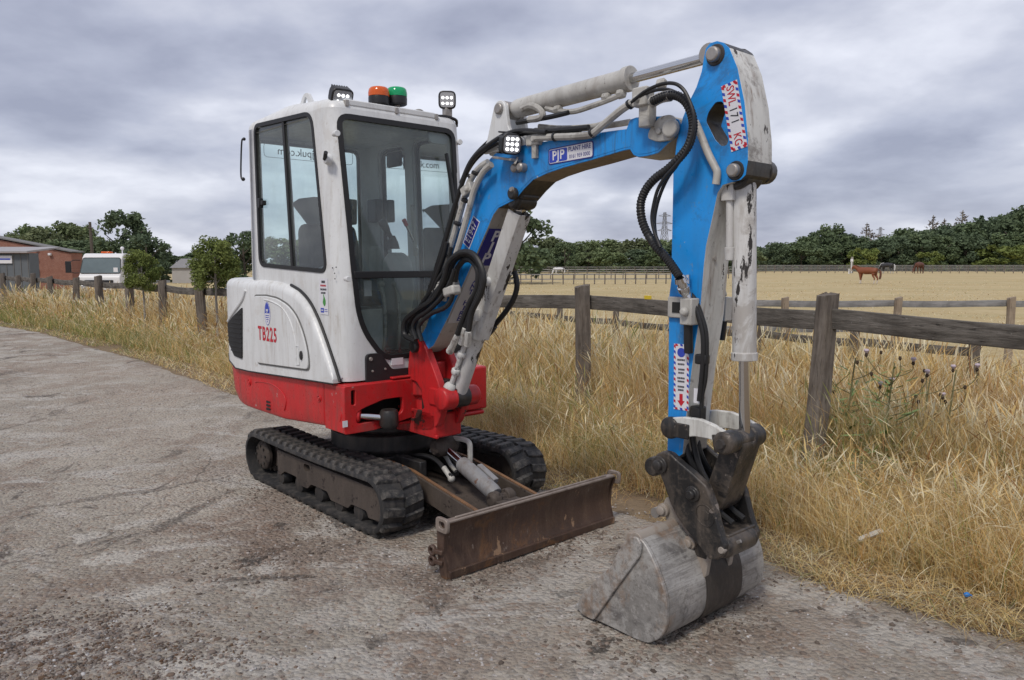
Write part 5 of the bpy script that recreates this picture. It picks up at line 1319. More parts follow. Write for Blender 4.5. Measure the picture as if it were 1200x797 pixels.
# front plate in (y, z): near block, arch for the slew ram, then the bracket area
plate = rounded([(-.62, .53), (-.43, .53), (-.30, .55), (-.10, .58), (.10, .58), (.10, .80), (-.62, .80)], .012, 2)
arch = rounded([(-.545, .58), (-.30, .585), (-.235, .61), (-.235, .70), (-.36, .70), (-.50, .665), (-.545, .645)], .025, 4)
pill = rounded([(-.575, .69), (-.55, .69), (-.55, .775), (-.575, .775)], .012, 4)
mb.prism(plate, XF - .03, XF, holes=[arch, pill], fn=YZ)
mb.box((.355, -.6105, .665), (.21, .017, .262)); mb.box((.355, -.30, .796), (.21, .62, .016)); mb.box((.355, -.33, .540), (.21, .55, .016))
mb.box((.355, .10, .69), (.20, .02, .2))
mf = part(mb, 'main_frame', M['red'], bevel=.006)
mb = MB(); mb.box((.265, -.18, .67), (.04, .82, .25)); mb.box((XF - .045, -.5625, .732), (.01, .05, .11)); part(mb, 'frame_cavity', M['dark'], mf, 0)  # near-black boxes put in as the shade behind arch and slot
mb = MB(); mb.box((.345, .30, .688), (.26, .22, .275)); mb.box((.36, .31, .53), (.22, .17, .03)); part(mb, 'front_box', M['red'], mf, .012)
mb = MB(); p = at(558, 469, 'x', .477); mb.rod(p, p + Vector((.006, 0, 0)), [(0, .016), (1, .014)], 14); part(mb, 'round_marker', M['decal'], mf, 0)
mb = MB(); p = at(404.5, 497, 'x', .478); mb.box(p, (.004, .03, .035)); part(mb, 'small_sticker', M['decal'], mf, 0)
mb = MB(); mb.box((.475, .08, .80), (.02, .02, .02)); mb.box((.37, -.05, .815), (.2, .5, .012)); part(mb, 'front_tread_plate', M['red'], mf, .004)
# slew ram seen in the arch
q0, q1 = at(420, 487, 'x', .44), at(456, 490, 'x', .52)
mb = MB(); mb.cyl(q0, q1, .019); ramr = part(mb, 'swing_ram_rod', M['chrome'], mf, 0)
mb = MB(); d_ = (q1 - q0).normalized(); mb.rod(q0 - d_ * .10, q0 + d_ * .012, [(0, .05), (.5, .055), (.7, .045), (.9, .045), (1, .03)], 18); part(mb, 'swing_ram_gland', M['redworn'], mf, 0)
mb = MB(); mb.rod(q1 + Vector((0, 0, -.055)), q1 + Vector((0, 0, .05)), [(0, .045), (.2, .055), (.8, .055), (1, .045)], 16); part(mb, 'swing_ram_eye', M['black'], mf, .004)

# ---------------------------------------------------------------- swing bracket (red casting) between frame and boom
YN, YF = -.175, .015
earp = xz([(480, 409), (481, 400), (487, 397), (494, 399), (499, 409), (506, 428), (513, 447), (516, 458), (519, 470), (517, 484), (513, 497), (507, 505), (497, 506), (466, 504), (461, 499), (461, 492), (490, 488), (493, 481), (497, 478), (494, 466), (494, 458), (488, 448), (478, 444), (478, 428)], YN)
mb = MB(); mb.prism(rounded(earp, .008, 2), YN, YN + .045)
sbk = part(mb, 'swing_bracket', M['redworn'], bevel=.010, seg=3)
mb = MB(); mb.prism(rounded(earp, .008, 2), YF - .045, YF); part(mb, 'ear_plate', M['redworn'], sbk, .008)
mb = MB(); mb.box((.60, -.08, .55), (.22, .19, .14)); mb.rod((.46, -.08, .47), (.46, -.08, .80), [(0, .06), (.05, .085), (.3, .085), (.31, .06), (.68, .06), (.69, .085), (.95, .085), (1, .06)], 22)
mb.box((.60, -.08, .83), (.06, .10, .16)); part(mb, 'swing_post', M['redworn'], sbk, .01)
mb = MB(); mb.box((.60, -.08, .66), (.18, .10, .30)); part(mb, 'bracket_web', M['black'], sbk, .01)
mb = MB(); mb.box((.52, -.165, .49), (.40, .02, .022)); mb.box((.50, -.165, .615), (.34, .02, .02)); part(mb, 'bracket_rib', M['redworn'], sbk, .005)
PB = at(536, 465, 'y', -.08)      # lower boom ram pin
mb = MB(); mb.rod((PB.x, YN - .03, PB.z), (PB.x, YN + .06, PB.z), [(0, .055), (.06, .066), (1, .066)], 22); mb.rod((PB.x, YF + .04, PB.z), (PB.x, YF - .05, PB.z), [(0, .045), (.06, .058), (1, .058)], 22)
mb.bar((.66, YN + .02, PB.z), (PB.x, YN + .02, PB.z), .06, .10); mb.bar((.66, YF - .02, PB.z), (PB.x, YF - .02, PB.z), .06, .10); part(mb, 'ram_pin_boss', M['redworn'], sbk, .008)
mb = MB(); mb.rod((PB.x, -.14, PB.z), (PB.x, -.02, PB.z), [(0, .06), (1, .06)], 20); part(mb, 'ram_pin', M['black'], sbk, .004)
PF = at(487, 406, 'y', YN)        # boom foot pin
mb = MB(); mb.rod((PF.x, YN - .028, PF.z), (PF.x, YF + .02, PF.z), [(0, .028), (.03, .036), (1, .036)], 20); part(mb, 'boom_foot_pin', M['black'], sbk, .003)
mb = MB(); p = at(508, 466, 'y', YN - .001); mb.rod(p, p - Vector((0, .008, 0)), [(0, .018), (1, .014)], 14); part(mb, 'bracket_bolt', M['black'], sbk, 0)

# ---------------------------------------------------------------- boom
BN, BF = -.157, -.003
bp = xz([(483, 404), (493, 393), (499, 383), (528, 297), (558, 210), (568, 192), (580, 180), (597, 173), (616, 169.5), (660, 162), (700, 155.5), (734, 151), (738, 140), (745, 137.5), (783, 135.5), (796, 140), (800, 150), (792, 162), (783, 168), (772, 179.5), (760, 183), (748, 184.5), (742, 182), (738, 175.5), (730, 177), (693, 188), (660, 197), (640, 204), (625, 211), (614, 222), (604, 234), (594, 239), (584, 244), (578, 252), (552, 312), (525, 372), (508, 405), (495, 414)], BN)
bpin_c = at(790, 150, 'y', BN)
mb = MB(); mb.prism(bp, BN, BF, 0, 1, mr_fn=lambda x, z: (3 if x < 1.52 else 2) if (z < 1.97 and 1.24 < x < 2.1) else 1)  # black underside by the ram mount paints in the dark of its cavity
boom = part(mb, 'boom', [M['blue'], M['grey'], M['brown'], M['black']], bevel=.004)
mb = MB(); mb.prism(offset(bp, .012), BN - .0015, BN, 0, 0); part(mb, 'boom_side_plate', M['blue'], boom, .001)
# ears for the arm ram
earo = [(1.10, 2.035), (1.145, 2.10), (1.185, 2.215), (1.20, 2.262), (1.225, 2.285), (1.255, 2.285), (1.283, 2.262), (1.293, 2.21), (1.305, 2.15), (1.33, 2.115), (1.40, 2.085), (1.42, 2.04)]
for y0 in (BN + .006, BF - .030):
    mb = MB(); mb.prism(rounded(earo, .015, 2), y0, y0 + .024); part(mb, 'ram_ear', M['white'], boom, .004)
EP = Vector((1.245, -.08, 2.243))
mb = MB(); mb.rod((EP.x, BN - .012, EP.z), (EP.x, BF + .012, EP.z), [(0, .022), (.03, .028), (.97, .028), (1, .022)], 18); part(mb, 'ear_pin', M['steel'], boom, .002)
mb = MB(); mb.box((1.235, -.08, 2.07), (.20, .105, .09)); part(mb, 'ear_web', M['white'], boom, .01)
# arm pivot boss
mb = MB(); mb.prism(rounded([(2.19, 1.985), (2.24, 1.965), (2.315, 1.965), (2.33, 2.02), (2.31, 2.066), (2.25, 2.064), (2.20, 2.02)], .02, 3), BN - .022, BN - .002)
pv = at(788, 151, 'y', BN - .02); mb.rod((pv.x, BN - .02, pv.z), (pv.x, BN - .045, pv.z), [(0, .036), (.8, .036), (1, .03)], 22)
p = at(773, 154, 'y', BN - .02); mb.cyl((p.x, BN - .02, p.z), (p.x, BN - .032, p.z), .014, n=6); part(mb, 'pivot_pin_plate', M['pipe'], boom, .003)
# lower ram mount boss and cavity
p = at(603, 227, 'y', BN - .002); mb = MB(); mb.rod((p.x, BN - .002, p.z), (p.x, BN - .03, p.z), [(0, .030), (.7, .03), (1, .022)], 18); part(mb, 'ram_mount_boss', M['black'], boom, .002)
p2 = at(600, 222, 'y', BN - .03); mb = MB(); mb.rod((p2.x, BN - .028, p2.z), (p2.x, BN - .04, p2.z), [(0, .014), (1, .01)], 12); part(mb, 'grease_cap', M['steel'], boom, 0)
UP = at(612, 236, 'y', -.08)
mb = MB(); mb.box((UP.x + .01, -.08, UP.z + .035), (.11, .125, .06)); mb.rod((UP.x, BN + .004, UP.z), (UP.x, BF - .004, UP.z), [(0, .04), (1, .04)], 18); part(mb, 'ram_mount_bracket', M['black'], boom, .012)
# decals on the boom side
def quad_frame(c, r_, u_, y):
    """centre and unit right/up directions of a decal on a y-plane, taken from three photo points"""
    C_, R_, U_ = at(*c, 'y', y), at(*r_, 'y', y), at(*u_, 'y', y); return C_, (R_ - C_), (U_ - C_)
def slab(mb, C_, X, Y, w, h, t_, nrm, mi=0, rad=.0, holes=None):
    """thin plate centred at C_, w along X, h along Y, t_ thick along nrm"""
    X, Y, nrm = X.normalized(), Y.normalized(), Vector(nrm).normalized()
    poly = rounded([(-w / 2, -h / 2), (w / 2, -h / 2), (w / 2, h / 2), (-w / 2, h / 2)], rad, 4) if rad else [(-w / 2, -h / 2), (w / 2, -h / 2), (w / 2, h / 2), (-w / 2, h / 2)]
    mb.prism(poly, 0, t_, mi, mi, fn=lambda a, y, b: C_ + X * a + Y * b + nrm * y, holes=holes or ())
C_, X, Y = quad_frame((668.5, 179.5), (700.5, 173.5), (668, 168.5), BN - .002)
W_, H_ = 2 * X.length, 2 * Y.length
N_ = Vector((0, -1, 0)); X = X.normalized(); Y = N_.cross(X).normalized()
if Y.z < 0: Y = -Y
W_ = .282; H_ = .074
mb = MB(); slab(mb, C_, X, Y, W_, H_, .0015, N_, 2, .014); slab(mb, C_ + N_ * .0013, X, Y, W_ - .012, H_ - .010, .001, N_, 0, .011)
slab(mb, C_ - X * (W_ * .5 - .065) + N_ * .0021, X, Y, .115, H_ - .016, .0006, N_, 1, .008)
mb.text('PJP', .058, C_ - X * (W_ * .5 - .066) + N_ * .0032, X, Y, 0, 1.0, .0014, spacing=1.08)
mb.text('PLANT HIRE', .0295, C_ + X * .058 + Y * .0165 + N_ * .0028, X, Y, 2, .86, .0004)
mb.text('0161 959 0000', .0245, C_ + X * .058 - Y * .0165 + N_ * .0028, X, Y, 2, .86, .0003)
part(mb, 'hire_decal', [M['decal'], M['royal'], M['navy']], boom, 0, fix=False)
C_ = at(552.5, 272.5, 'y', BN - .002); X = (at(559, 256, 'y', BN) - at(547, 287, 'y', BN)).normalized(); Y = N_.cross(X)
if Y.x > 0: Y = -Y
mb = MB(); slab(mb, C_, X, Y, .165, .064, .0015, N_, 0); slab(mb, C_ + N_ * .0013, X, Y, .155, .054, .0008, N_, 1)
mb.text('E1947', .056, C_ + N_ * .0027, X, Y, 0, .82, .0006, spacing=1.06)
part(mb, 'fleet_number_decal', [M['decal'], M['navy']], boom, 0, fix=False)
# decal on the front (lower) face of the boom
fa, fb = at(580, 250, 'y', BN), at(510, 402, 'y', BN)
fa, fb = Vector((1.016 + .195, 0, 1.739)), Vector((.665, 0, 1.016))
pa, pb = at(578, 252, 'y', BN), at(525, 372, 'y', BN)
dn = (pb - pa).normalized(); nf = Vector((-dn.z, 0, dn.x));  nf = nf if nf.x > 0 else -nf
mid = Vector((0, -.08, 0))
def onface(s_): q = pa + (pb - pa) * s_; return Vector((q.x, -.08, q.z)) + nf * .0035
Lf = (pb - pa).length
mb = MB(); Xr = Vector((0, 1, 0)); Yu = -dn
s_top, s_mid, s_bot = .12, .47, 1.06
c1 = onface((s_top + s_mid) / 2); slab(mb, c1, Xr, Yu, .132, (s_mid - s_top) * Lf, .0015, nf, 1)
c2 = onface((s_mid + s_bot) / 2); slab(mb, c2, Xr, Yu, .132, (s_bot - s_mid) * Lf, .0015, nf, 0)
for i, ch in enumerate('PJP'): mb.text(ch, .088, onface(s_top + (s_mid - s_top) * (.2 + .30 * i)) + nf * .0022, Xr, Yu, 2, 1.1, .003)
for i, ch in enumerate('PLANT HIRE'): mb.text(ch, .046, onface(s_mid + (s_bot - s_mid) * (.07 + .095 * i)) + nf * .0022, Xr, Yu, 1, 1.2, .0012)
part(mb, 'boom_front_decal', [M['decalgrey'], M['navy'], M['decal']], boom, 0, fix=False)
# work lamp on the boom
LC = at(600, 169, 'y', -.235)
fwd = (ROTI @ (Vector((-.05, -1, -.18)))).normalized(); fwd = Vector((.93, -.33, -.22)).normalized()
rx = Vector((0, 0, 1)).cross(fwd).normalized(); ry = fwd.cross(rx)
def lamp(mb_, C, r, depth, n=8, w=1.0):
    poly = rounded([(-r * w, -r * .75), (-r * .55 * w, -r), (r * .55 * w, -r), (r * w, -r * .75), (r * w, r * .6), (r * .6 * w, r), (-r * .6 * w, r), (-r * w, r * .6)], r * .2, 2)
    return poly
Mf = lambda C: (lambda a, y, b: C + rx * a + fwd * y + ry * b)
mb = MB(); mb.prism(rounded(lamp(mb, LC, .050, .05), .014, 3), -.05, .0, fn=Mf(LC)); 
for i in range(5): mb.prism([(-.05, -.05 + i * .024), (.05, -.05 + i * .024), (.05, -.042 + i * .024), (-.05, -.042 + i * .024)], -.072, -.045, fn=Mf(LC))
wl_ = part(mb, 'work_lamp', M['plastic'], boom, .004)
mb = MB(); mb.prism(offset(rounded(lamp(mb, LC, .050, .05), .014, 3), .008), .0, .004, fn=Mf(LC)); part(mb, 'lamp_lens', M['lens'], wl_, 0)
mb = MB()
for i in range(3):
    for j in range(3):
        c = LC + rx * (-.024 + .024 * i) + ry * (-.024 + .024 * j) + fwd * .004; mb.cyl(c, c + fwd * .003, .0082, n=10)
part(mb, 'lamp_led', M['led'], wl_, 0)
mb = MB(); p = at(583, 185, 'y', -.20); q = at(605, 188, 'y', -.20); mb.bar(p, q, .07, .012); q2 = at(604, 194, 'y', -.17); mb.bar(q, q2, .04, .012, (1, 0, 0)); 
for px, py in ((602, 197), (609, 196)): 
    c = at(px, py, 'y', -.19); mb.rod((c.x, -.158, c.z), (c.x, -.20, c.z), [(0, .022), (.8, .022), (1, .014)], 14)
part(mb, 'lamp_bracket', M['steel'], wl_, .002)

# ---------------------------------------------------------------- boom ram (lower) and arm ram (upper)
dB = (UP - PB); LB = dB.length; ub = dB.normalized()
mb = MB(); mb.rod(PB - ub * .02, PB + ub * LB * .50, [(0, .03), (.05, .04), (.12, .044), (1, .044)], 24)
br_ = part(mb, 'boom_ram', M['whitechip'], bevel=.002)
mb = MB(); mb.cyl(PB + ub * LB * .48, UP, .03); part(mb, 'ram_rod', M['chrome'], br_, 0); mb = MB(); mb.rod((UP.x, -.13, UP.z), (UP.x, -.03, UP.z), [(0, .045), (1, .045)], 16); part(mb, 'rod_eye', M['black'], br_, .004)
# folded guard over the rod
nb = Vector((ub.z, 0, -ub.x))   # towards the front of the boom
mb = MB()
sec = [(-.050, -.026), (-.050, .036), (-.038, .054), (.038, .054), (.050, .036), (.050, -.026)]
rows = [[PB + ub * (LB * s_) + Vector((0, a, 0)) + nb * b for a, b in sec] for s_ in (.34, .36, .5, .7, .92, .955)]
mb.grid(rows, 0); rows2 = [[PB + ub * (LB * s_) + Vector((0, a * .94, 0)) + nb * (b - .005) for a, b in sec] for s_ in (.34, .36, .5, .7, .92, .955)]
mb.grid([r_[::-1] for r_ in rows2], 0)
for r1, r2 in ((rows[0], rows2[0]), (rows[-1], rows2[-1])): mb.grid([r1, r2], 0)
part(mb, 'rod_guard', M['whitechip'], br_, .004, fix=True)
mb = MB(); p0, p1 = PB + ub * LB * .05 + Vector((0, -.06, 0)) - nb * .015, PB + ub * LB * .42 + Vector((0, -.058, 0)) - nb * .01
mb.tube([p0, p0.lerp(p1, .3), p0.lerp(p1, .7), p1], .015, 8, 0, 2)
for k in (.0, .25, .5, .75, 1.0): c = p0.lerp(p1, k); mb.rod(c - ub * .018, c + ub * .018, [(0, .02), (.2, .026), (.8, .026), (1, .02)], 8)
mb.ball(p0 - Vector((.0, .005, .0)), .036); mb.box(p1 + ub * .03, (.05, .045, .06)); part(mb, 'ram_port_pipe', M['whitechip'], br_, .002)
mb = MB(); pg = PB + ub * LB * .62 + Vector((0, -.048, 0)); mb.rod(pg, pg - Vector((0, .03, 0)), [(0, .025), (1, .02)], 12); part(mb, 'guard_bolt', M['white'], br_, .003)
# arm ram on top of the boom
AT = at(838, 62, 'y', -.08)
AT = Vector((2.437, -.08, 2.280)); dA = AT - EP; ua = dA.normalized(); LA = dA.length
mb = MB(); mb.rod(EP + ua * .03, EP + ua * LA * .655, [(0, .03), (.02, .042), (.06, .046), (.955, .046), (.957, .054), (1, .054)], 26)
ar_ = part(mb, 'arm_ram', paint('greyed_white_ram', (0.52, 0.515, 0.49), 0.45, dirt_amt=0.45, dirt=(0.16, 0.14, 0.12), run=((0.24, 0.20, 0.16), 0.6), stain=((0.30, 0.27, 0.24), 0.54, 0.5, (0.14, 0.12, 0.11))), bevel=.002)
mb = MB(); mb.cyl(EP + ua * LA * .64, AT, .0225, n=22); part(mb, 'ram_rod', M['chrome'], ar_, 0)
mb = MB()
for c in (EP, AT): mb = MB(); mb.rod(c + Vector((0, -.05, 0)), c + Vector((0, .05, 0)), [(0, .042), (1, .042)], 20); part(mb, 'ram_eye', M['steel'], ar_, .003)
mb = MB()
pts = [(640, 127), (652, 130), (662, 131), (676, 130), (700, 122), (716, 116), (728, 111)]
mb.tube([at(x, y, 'y', -.105) for x, y in pts], .013, 8); 
for s_ in (.3, .55, .62, .8): 
    c = EP + ua * LA * s_ + Vector((0, -.02, -.06)); mb.rod(c - ua * .02, c + ua * .02, [(0, .014), (.2, .022), (.8, .022), (1, .014)], 8)
mb.tube([at(x, y, 'y', -.13) for x, y in ((612, 128), (622, 124), (632, 128), (636, 135), (630, 139), (620, 140))], .016, 8)
part(mb, 'ram_port_pipe', M['pipe'], ar_, 0)
mb = MB(); mb.tube([at(x, y, 'y', -.125) for x, y in ((606, 144), (622, 141), (640, 138), (654, 135), (666, 132))], .012, 8); part(mb, 'ram_hose', M['hose'], ar_, 0)

# ---------------------------------------------------------------- arm
AN, AFr = -.167, .003
ap = xz([(840, 48), (832, 50.5), (827, 57), (825, 66), (822, 84), (816, 102), (809, 116), (800, 138), (793, 165), (789, 200), (786.5, 328), (784, 349), (783, 479), (782, 528), (792, 538), (800, 532), (803, 500), (806, 470), (811, 430), (820, 370), (825, 310), (827.5, 288), (832, 268), (837, 245), (841, 226), (847, 217), (858, 213.5), (868, 211), (874, 205), (876.6, 188), (876.6, 162), (872.6, 120), (864.5, 80), (855, 56), (848, 50)], AN)
hole = rounded(xz([(838.5, 120), (846, 119), (851, 128), (844.5, 148), (853.5, 163), (852, 170), (846, 171.5), (838.5, 164), (827.5, 142), (830, 132)], AN), .008, 2)
def arm_rim(x, z):
    if z > 2.24 and x > 2.49: return 3
    if x > 2.6 and 1.78 < z < 1.87: return 3
    return 2 if x > 2.40 else 1
mb = MB(); mb.prism(ap, AN, AFr, 0, 1, holes=[hole], mr_fn=arm_rim, mh=3)
arm = part(mb, 'arm', [M['blue'], M['grey'], M['armwhite'], M['black']], bevel=.004)
for (x, y, r, m_) in ((838.5, 64.5, .028, 'steel'), (862, 200, .025, 'steel')):
    p = at(x, y, 'y', AN); mb = MB(); mb.rod((p.x, AN - .004, p.z), (p.x, AN - .030, p.z), [(0, r * 1.0), (.8, r), (1, r * .8)], 20); part(mb, 'arm_pin', M[m_], arm, .002)
    mb = MB(); mb.rod((p.x, AN - .0005, p.z), (p.x, AN - .006, p.z), [(0, r * 1.45), (1, r * 1.3)], 22); part(mb, 'pin_collar', M['black'], arm, 0)
mb = MB(); mb.rod((2.494, AFr + .001, 2.262), (2.494, AFr + .04, 2.262), [(0, .05), (1, .045)], 18); part(mb, 'arm_pin', M['black'], arm, .003); mb = MB(); mb.rod((2.60, AFr + .001, 1.83), (2.60, AFr + .05, 1.83), [(0, .05), (1, .045)], 18); part(mb, 'arm_pin', M['black'], arm, .003)
# pipe along the arm side
mb = MB(); mb.tube([at(x, y, 'y', AN - .016) for x, y in ((815, 143), (822, 160), (830, 180), (838, 196), (840.5, 203), (839, 216))], .015, 10); part(mb, 'arm_pipe', M['pipe'], arm, 0)
# SWL sticker: striped border, lettering reads downwards
C_ = at(860.5, 136, 'y', AN - .001); Xd = (at(866, 168, 'y', AN) - at(856, 104, 'y', AN)).normalized(); Yd = N_.cross(Xd)
if Yd.x < 0: Yd = -Yd
def striped(mb, C_, Xd, Yd, L_, W2_, bw=.011, n=None):
    slab(mb, C_, Xd, Yd, L_, W2_, .0012, N_, 0)
    n = n or int((L_ + 0) / .022)
    c0 = C_ + N_ * .0017
    def st(u0, u1, v0, v1, mi, sk): mb.add([c0 + Xd * (u0 + sk) + Yd * v1, c0 + Xd * (u1 + sk) + Yd * v1, c0 + Xd * u1 + Yd * v0, c0 + Xd * u0 + Yd * v0], [(0, 1, 2, 3)], mi)
    for i in range(n):
        a_ = -L_ / 2 + (i + .1) * L_ / n; b_ = a_ + .5 * L_ / n
        for v in (-W2_ / 2 + bw / 2, W2_ / 2 - bw / 2): st(a_, b_, v - bw / 2, v + bw / 2, 1 + i % 2, .006 if b_ + .006 < L_ / 2 else 0)
    m_ = max(2, int(W2_ / .022))
    for i in range(m_):
        a_ = -W2_ / 2 + (i + .2) * W2_ / m_; b_ = a_ + .5 * W2_ / m_
        for u in (-L_ / 2, L_ / 2 - bw): mb.add([c0 + Xd * u + Yd * a_, c0 + Xd * (u + bw) + Yd * (a_ + .004), c0 + Xd * (u + bw) + Yd * (b_ + .004), c0 + Xd * u + Yd * b_], [(0, 1, 2, 3)], 1 + i % 2)
mb = MB(); striped(mb, C_, Xd, Yd, .252, .068)
mb.text('SWL', .046, C_ - Xd * .078 + N_ * .002, Xd, Yd, 1, .78, .0004); mb.text('171', .046, C_ - Xd * .002 + N_ * .002, Xd, Yd, 3, .78, .0004, spacing=1.25); mb.text('KG', .046, C_ + Xd * .088 + N_ * .002, Xd, Yd, 1, .75, .0004)
part(mb, 'load_limit_sticker', [M['decal'], M['redink'], M['royal'], M['ink']], arm, 0, fix=False)
# hitch instruction sticker
C_ = at(798.5, 442, 'y', AN - .001); Xd = Vector((.02, 0, -1)).normalized(); Yd = Vector((1, 0, .02))
mb = MB(); striped(mb, C_, Xd, Yd, .268, .072, .009)
Xt, Yt = Yd, -Xd
c_ = C_ + Yt * .100 + N_ * .0018; mb.prism(circle((0, 0), .019, 20), 0, .0006, 2, 2, fn=lambda a, y, b: c_ + Xt * a + Yt * b + N_ * y)
for k in range(8):
    printlines(mb, C_ + Yt * (.070 - .0175 * k - (.004 if k % 2 == 0 and k else 0)) + N_ * .0016, Xt, Yt, (.040, .036, .034, .030)[k % 4], 1, .01, .0075, 3, 60 + k, N_)
c2_ = C_ - Yt * .096 + N_ * .0018
mb.add([c2_ + Xt * a + Yt * b for a, b in ((-.008, .028), (.008, .028), (.008, 0), (.018, 0), (0, -.024), (-.018, 0), (-.008, 0))], [(0, 1, 2, 3, 4, 5, 6)], 1)
part(mb, 'hitch_sticker', [M['decal'], M['redink'], M['royal'], M['ink']], arm, 0, fix=False)
# valve block low on the arm
c = at(808, 365, 'y', AN - .03)
mb = MB(); mb.box(c, (.055, .055, .105)); mb.rod(c + Vector((0, -.028, .0)), c + Vector((0, -.05, 0)), [(0, .018), (.5, .018), (1, .012)], 12); mb.box(c + Vector((-.075, .02, .012)), (.085, .012, .085)); vb = part(mb, 'valve_block', M['pipe'], arm, .005)
mb = MB(); mb.box(c + Vector((-.072, .013, .012)), (.04, .004, .042)); part(mb, 'plate_window', M['dark'], vb, 0)
mb = MB(); mb.rod(c + Vector((-.005, 0, -.052)), c + Vector((-.008, .012, -.165)), [(0, .018), (1, .018)], 12); part(mb, 'hose_stub', M['plastic'], vb, 0)
mb = MB(); mb.rod(c + Vector((-.01, 0, .05)), c + Vector((-.025, .0, .14)), [(0, .017), (.3, .02), (.5, .016), (1, .022)], 12); part(mb, 'hose_fitting', M['chrome'], vb, 0)
# far side coupling
c = at(848, 362, 'y', .05)
mb = MB(); mb.box(c, (.05, .05, .10)); mb.rod(c + Vector((0, -.02, .0)), c + Vector((.01, -.045, 0)), [(0, .018), (1, .012)], 12); mb.rod(c + Vector((0, 0, .05)), c + Vector((-.03, 0, .13)), [(0, .014), (1, .018)], 12); fc = part(mb, 'coupling_block', M['pipe'], arm, .005)
mb = MB(); mb.rod(c + Vector((0, 0, -.05)), c + Vector((-.004, 0, -.13)), [(0, .017), (1, .012)], 12); part(mb, 'hose_stub', M['plastic'], fc, 0)
for px, py in ((831, 303), (846, 303)):
    c = at(px, py, 'y', -.10 if px < 840 else 0); mb = MB(); mb.cyl(c, c + Vector((.03, 0, 0)), .009, n=8); part(mb, 'clamp_stud', M['steel'], arm, 0)

# ---------------------------------------------------------------- bucket ram in front of the arm
K0, K1 = at(872, 208, 'y', -.08), at(872.5, 512, 'y', -.08)
uk = (K1 - K0).normalized(); LK = (K1 - K0).length
mb = MB(); mb.rod(K0 + uk * .0, K0 + uk * LK * .70, [(0, .032), (.02, .042), (.05, .0455), (.955, .0455), (.957, .05), (1, .05)], 26)
kr = part(mb, 'bucket_ram', M['whitechip'], bevel=.002)
mb = MB(); mb.cyl(K0 + uk * LK * .69, K1, .0215, n=20); part(mb, 'ram_rod', M['chrome'], kr, 0)
mb = MB(); mb.rod(K0 + Vector((0, -.06, 0)), K0 + Vector((0, .06, 0)), [(0, .05), (1, .05)], 18); mb.box(K0 + Vector((.0, 0, .06)), (.07, .11, .13)); part(mb, 'ram_eye', M['black'], kr, .01)
mb = MB(); e0, e1 = at(855, 226, 'y', -.125), at(855, 290, 'y', -.125); mb.tube([e0, e0.lerp(e1, .5), e1], .014, 8); mb.box(e0, (.05, .04, .06)); mb.rod(e1 + Vector((0, 0, .0)), e1 - Vector((0, 0, .05)), [(0, .02), (1, .016)], 10); part(mb, 'ram_port_pipe', M['whitechip'], kr, .002)

# ---------------------------------------------------------------- bucket linkage, hitch, bucket
LP = at(850, 519, 'y', -.20)      # front link pin
for y0, y1 in ((-.212, -.187), (.008, .030)):
    lk = xz([(783, 493), (790, 489), (803, 488.5), (822, 491), (838, 498), (852, 507), (860, 516), (858, 521), (846, 520), (832, 514), (815, 511), (800, 513), (789, 511), (783, 505)], -.20)
    mb = MB(); mb.prism(rounded(lk, .006, 2), y0, y1); il = part(mb, 'idler_link', M['armwhite'], None, .004)
    p = at(787, 501, 'y', -.20); mb = MB(); mb.rod((p.x, y0 - .014 if y0 < -.1 else y1, p.z), (p.x, (y0 + .02) if y0 < -.1 else y1 + .014, p.z), [(0, .03), (.3, .045), (1, .045)], 18); mb.box((p.x + .05, (y0 - .004) if y0 < -.1 else y1 + .004, p.z - .002), (.09, .012, .06)); part(mb, 'link_boss', M['hitch'], il, .004)
mb = MB()
mb.rod((LP.x, -.228, LP.z), (LP.x, .035, LP.z), [(0, .036), (.04, .045), (.30, .045), (.31, .038), (.70, .038), (.71, .045), (.96, .045), (1, .036)], 22)
lb_ = at(836, 592, 'y', -.14)
for y0, y1 in ((-.165, -.075), ): 
    mb.prism(rounded([(LP.x - .05, LP.z - .03), (LP.x + .0, LP.z + .045), (LP.x + .045, LP.z - .01), (lb_.x + .045, lb_.z - .0), (lb_.x - .01, lb_.z - .045), (lb_.x - .045, lb_.z + .02)], .03, 4), -.150, -.01)
jp = at(846, 521, 'y', -.20); mb.bar((jp.x - .03, -.2, jp.z), (LP.x, -.2, LP.z), .035, .07); mb.bar((jp.x - .03, .018, jp.z), (LP.x, .018, LP.z), .03, .07)
bl_ = part(mb, 'bucket_link', M['hitch'], None, .006)
for p_, y0 in ((LP, -.228),):
    mb = MB(); mb.rod((p_.x, y0 - .002, p_.z), (p_.x, y0 - .014, p_.z), [(0, .022), (1, .018)], 8); part(mb, 'link_bolt', M['black'], bl_, 0)
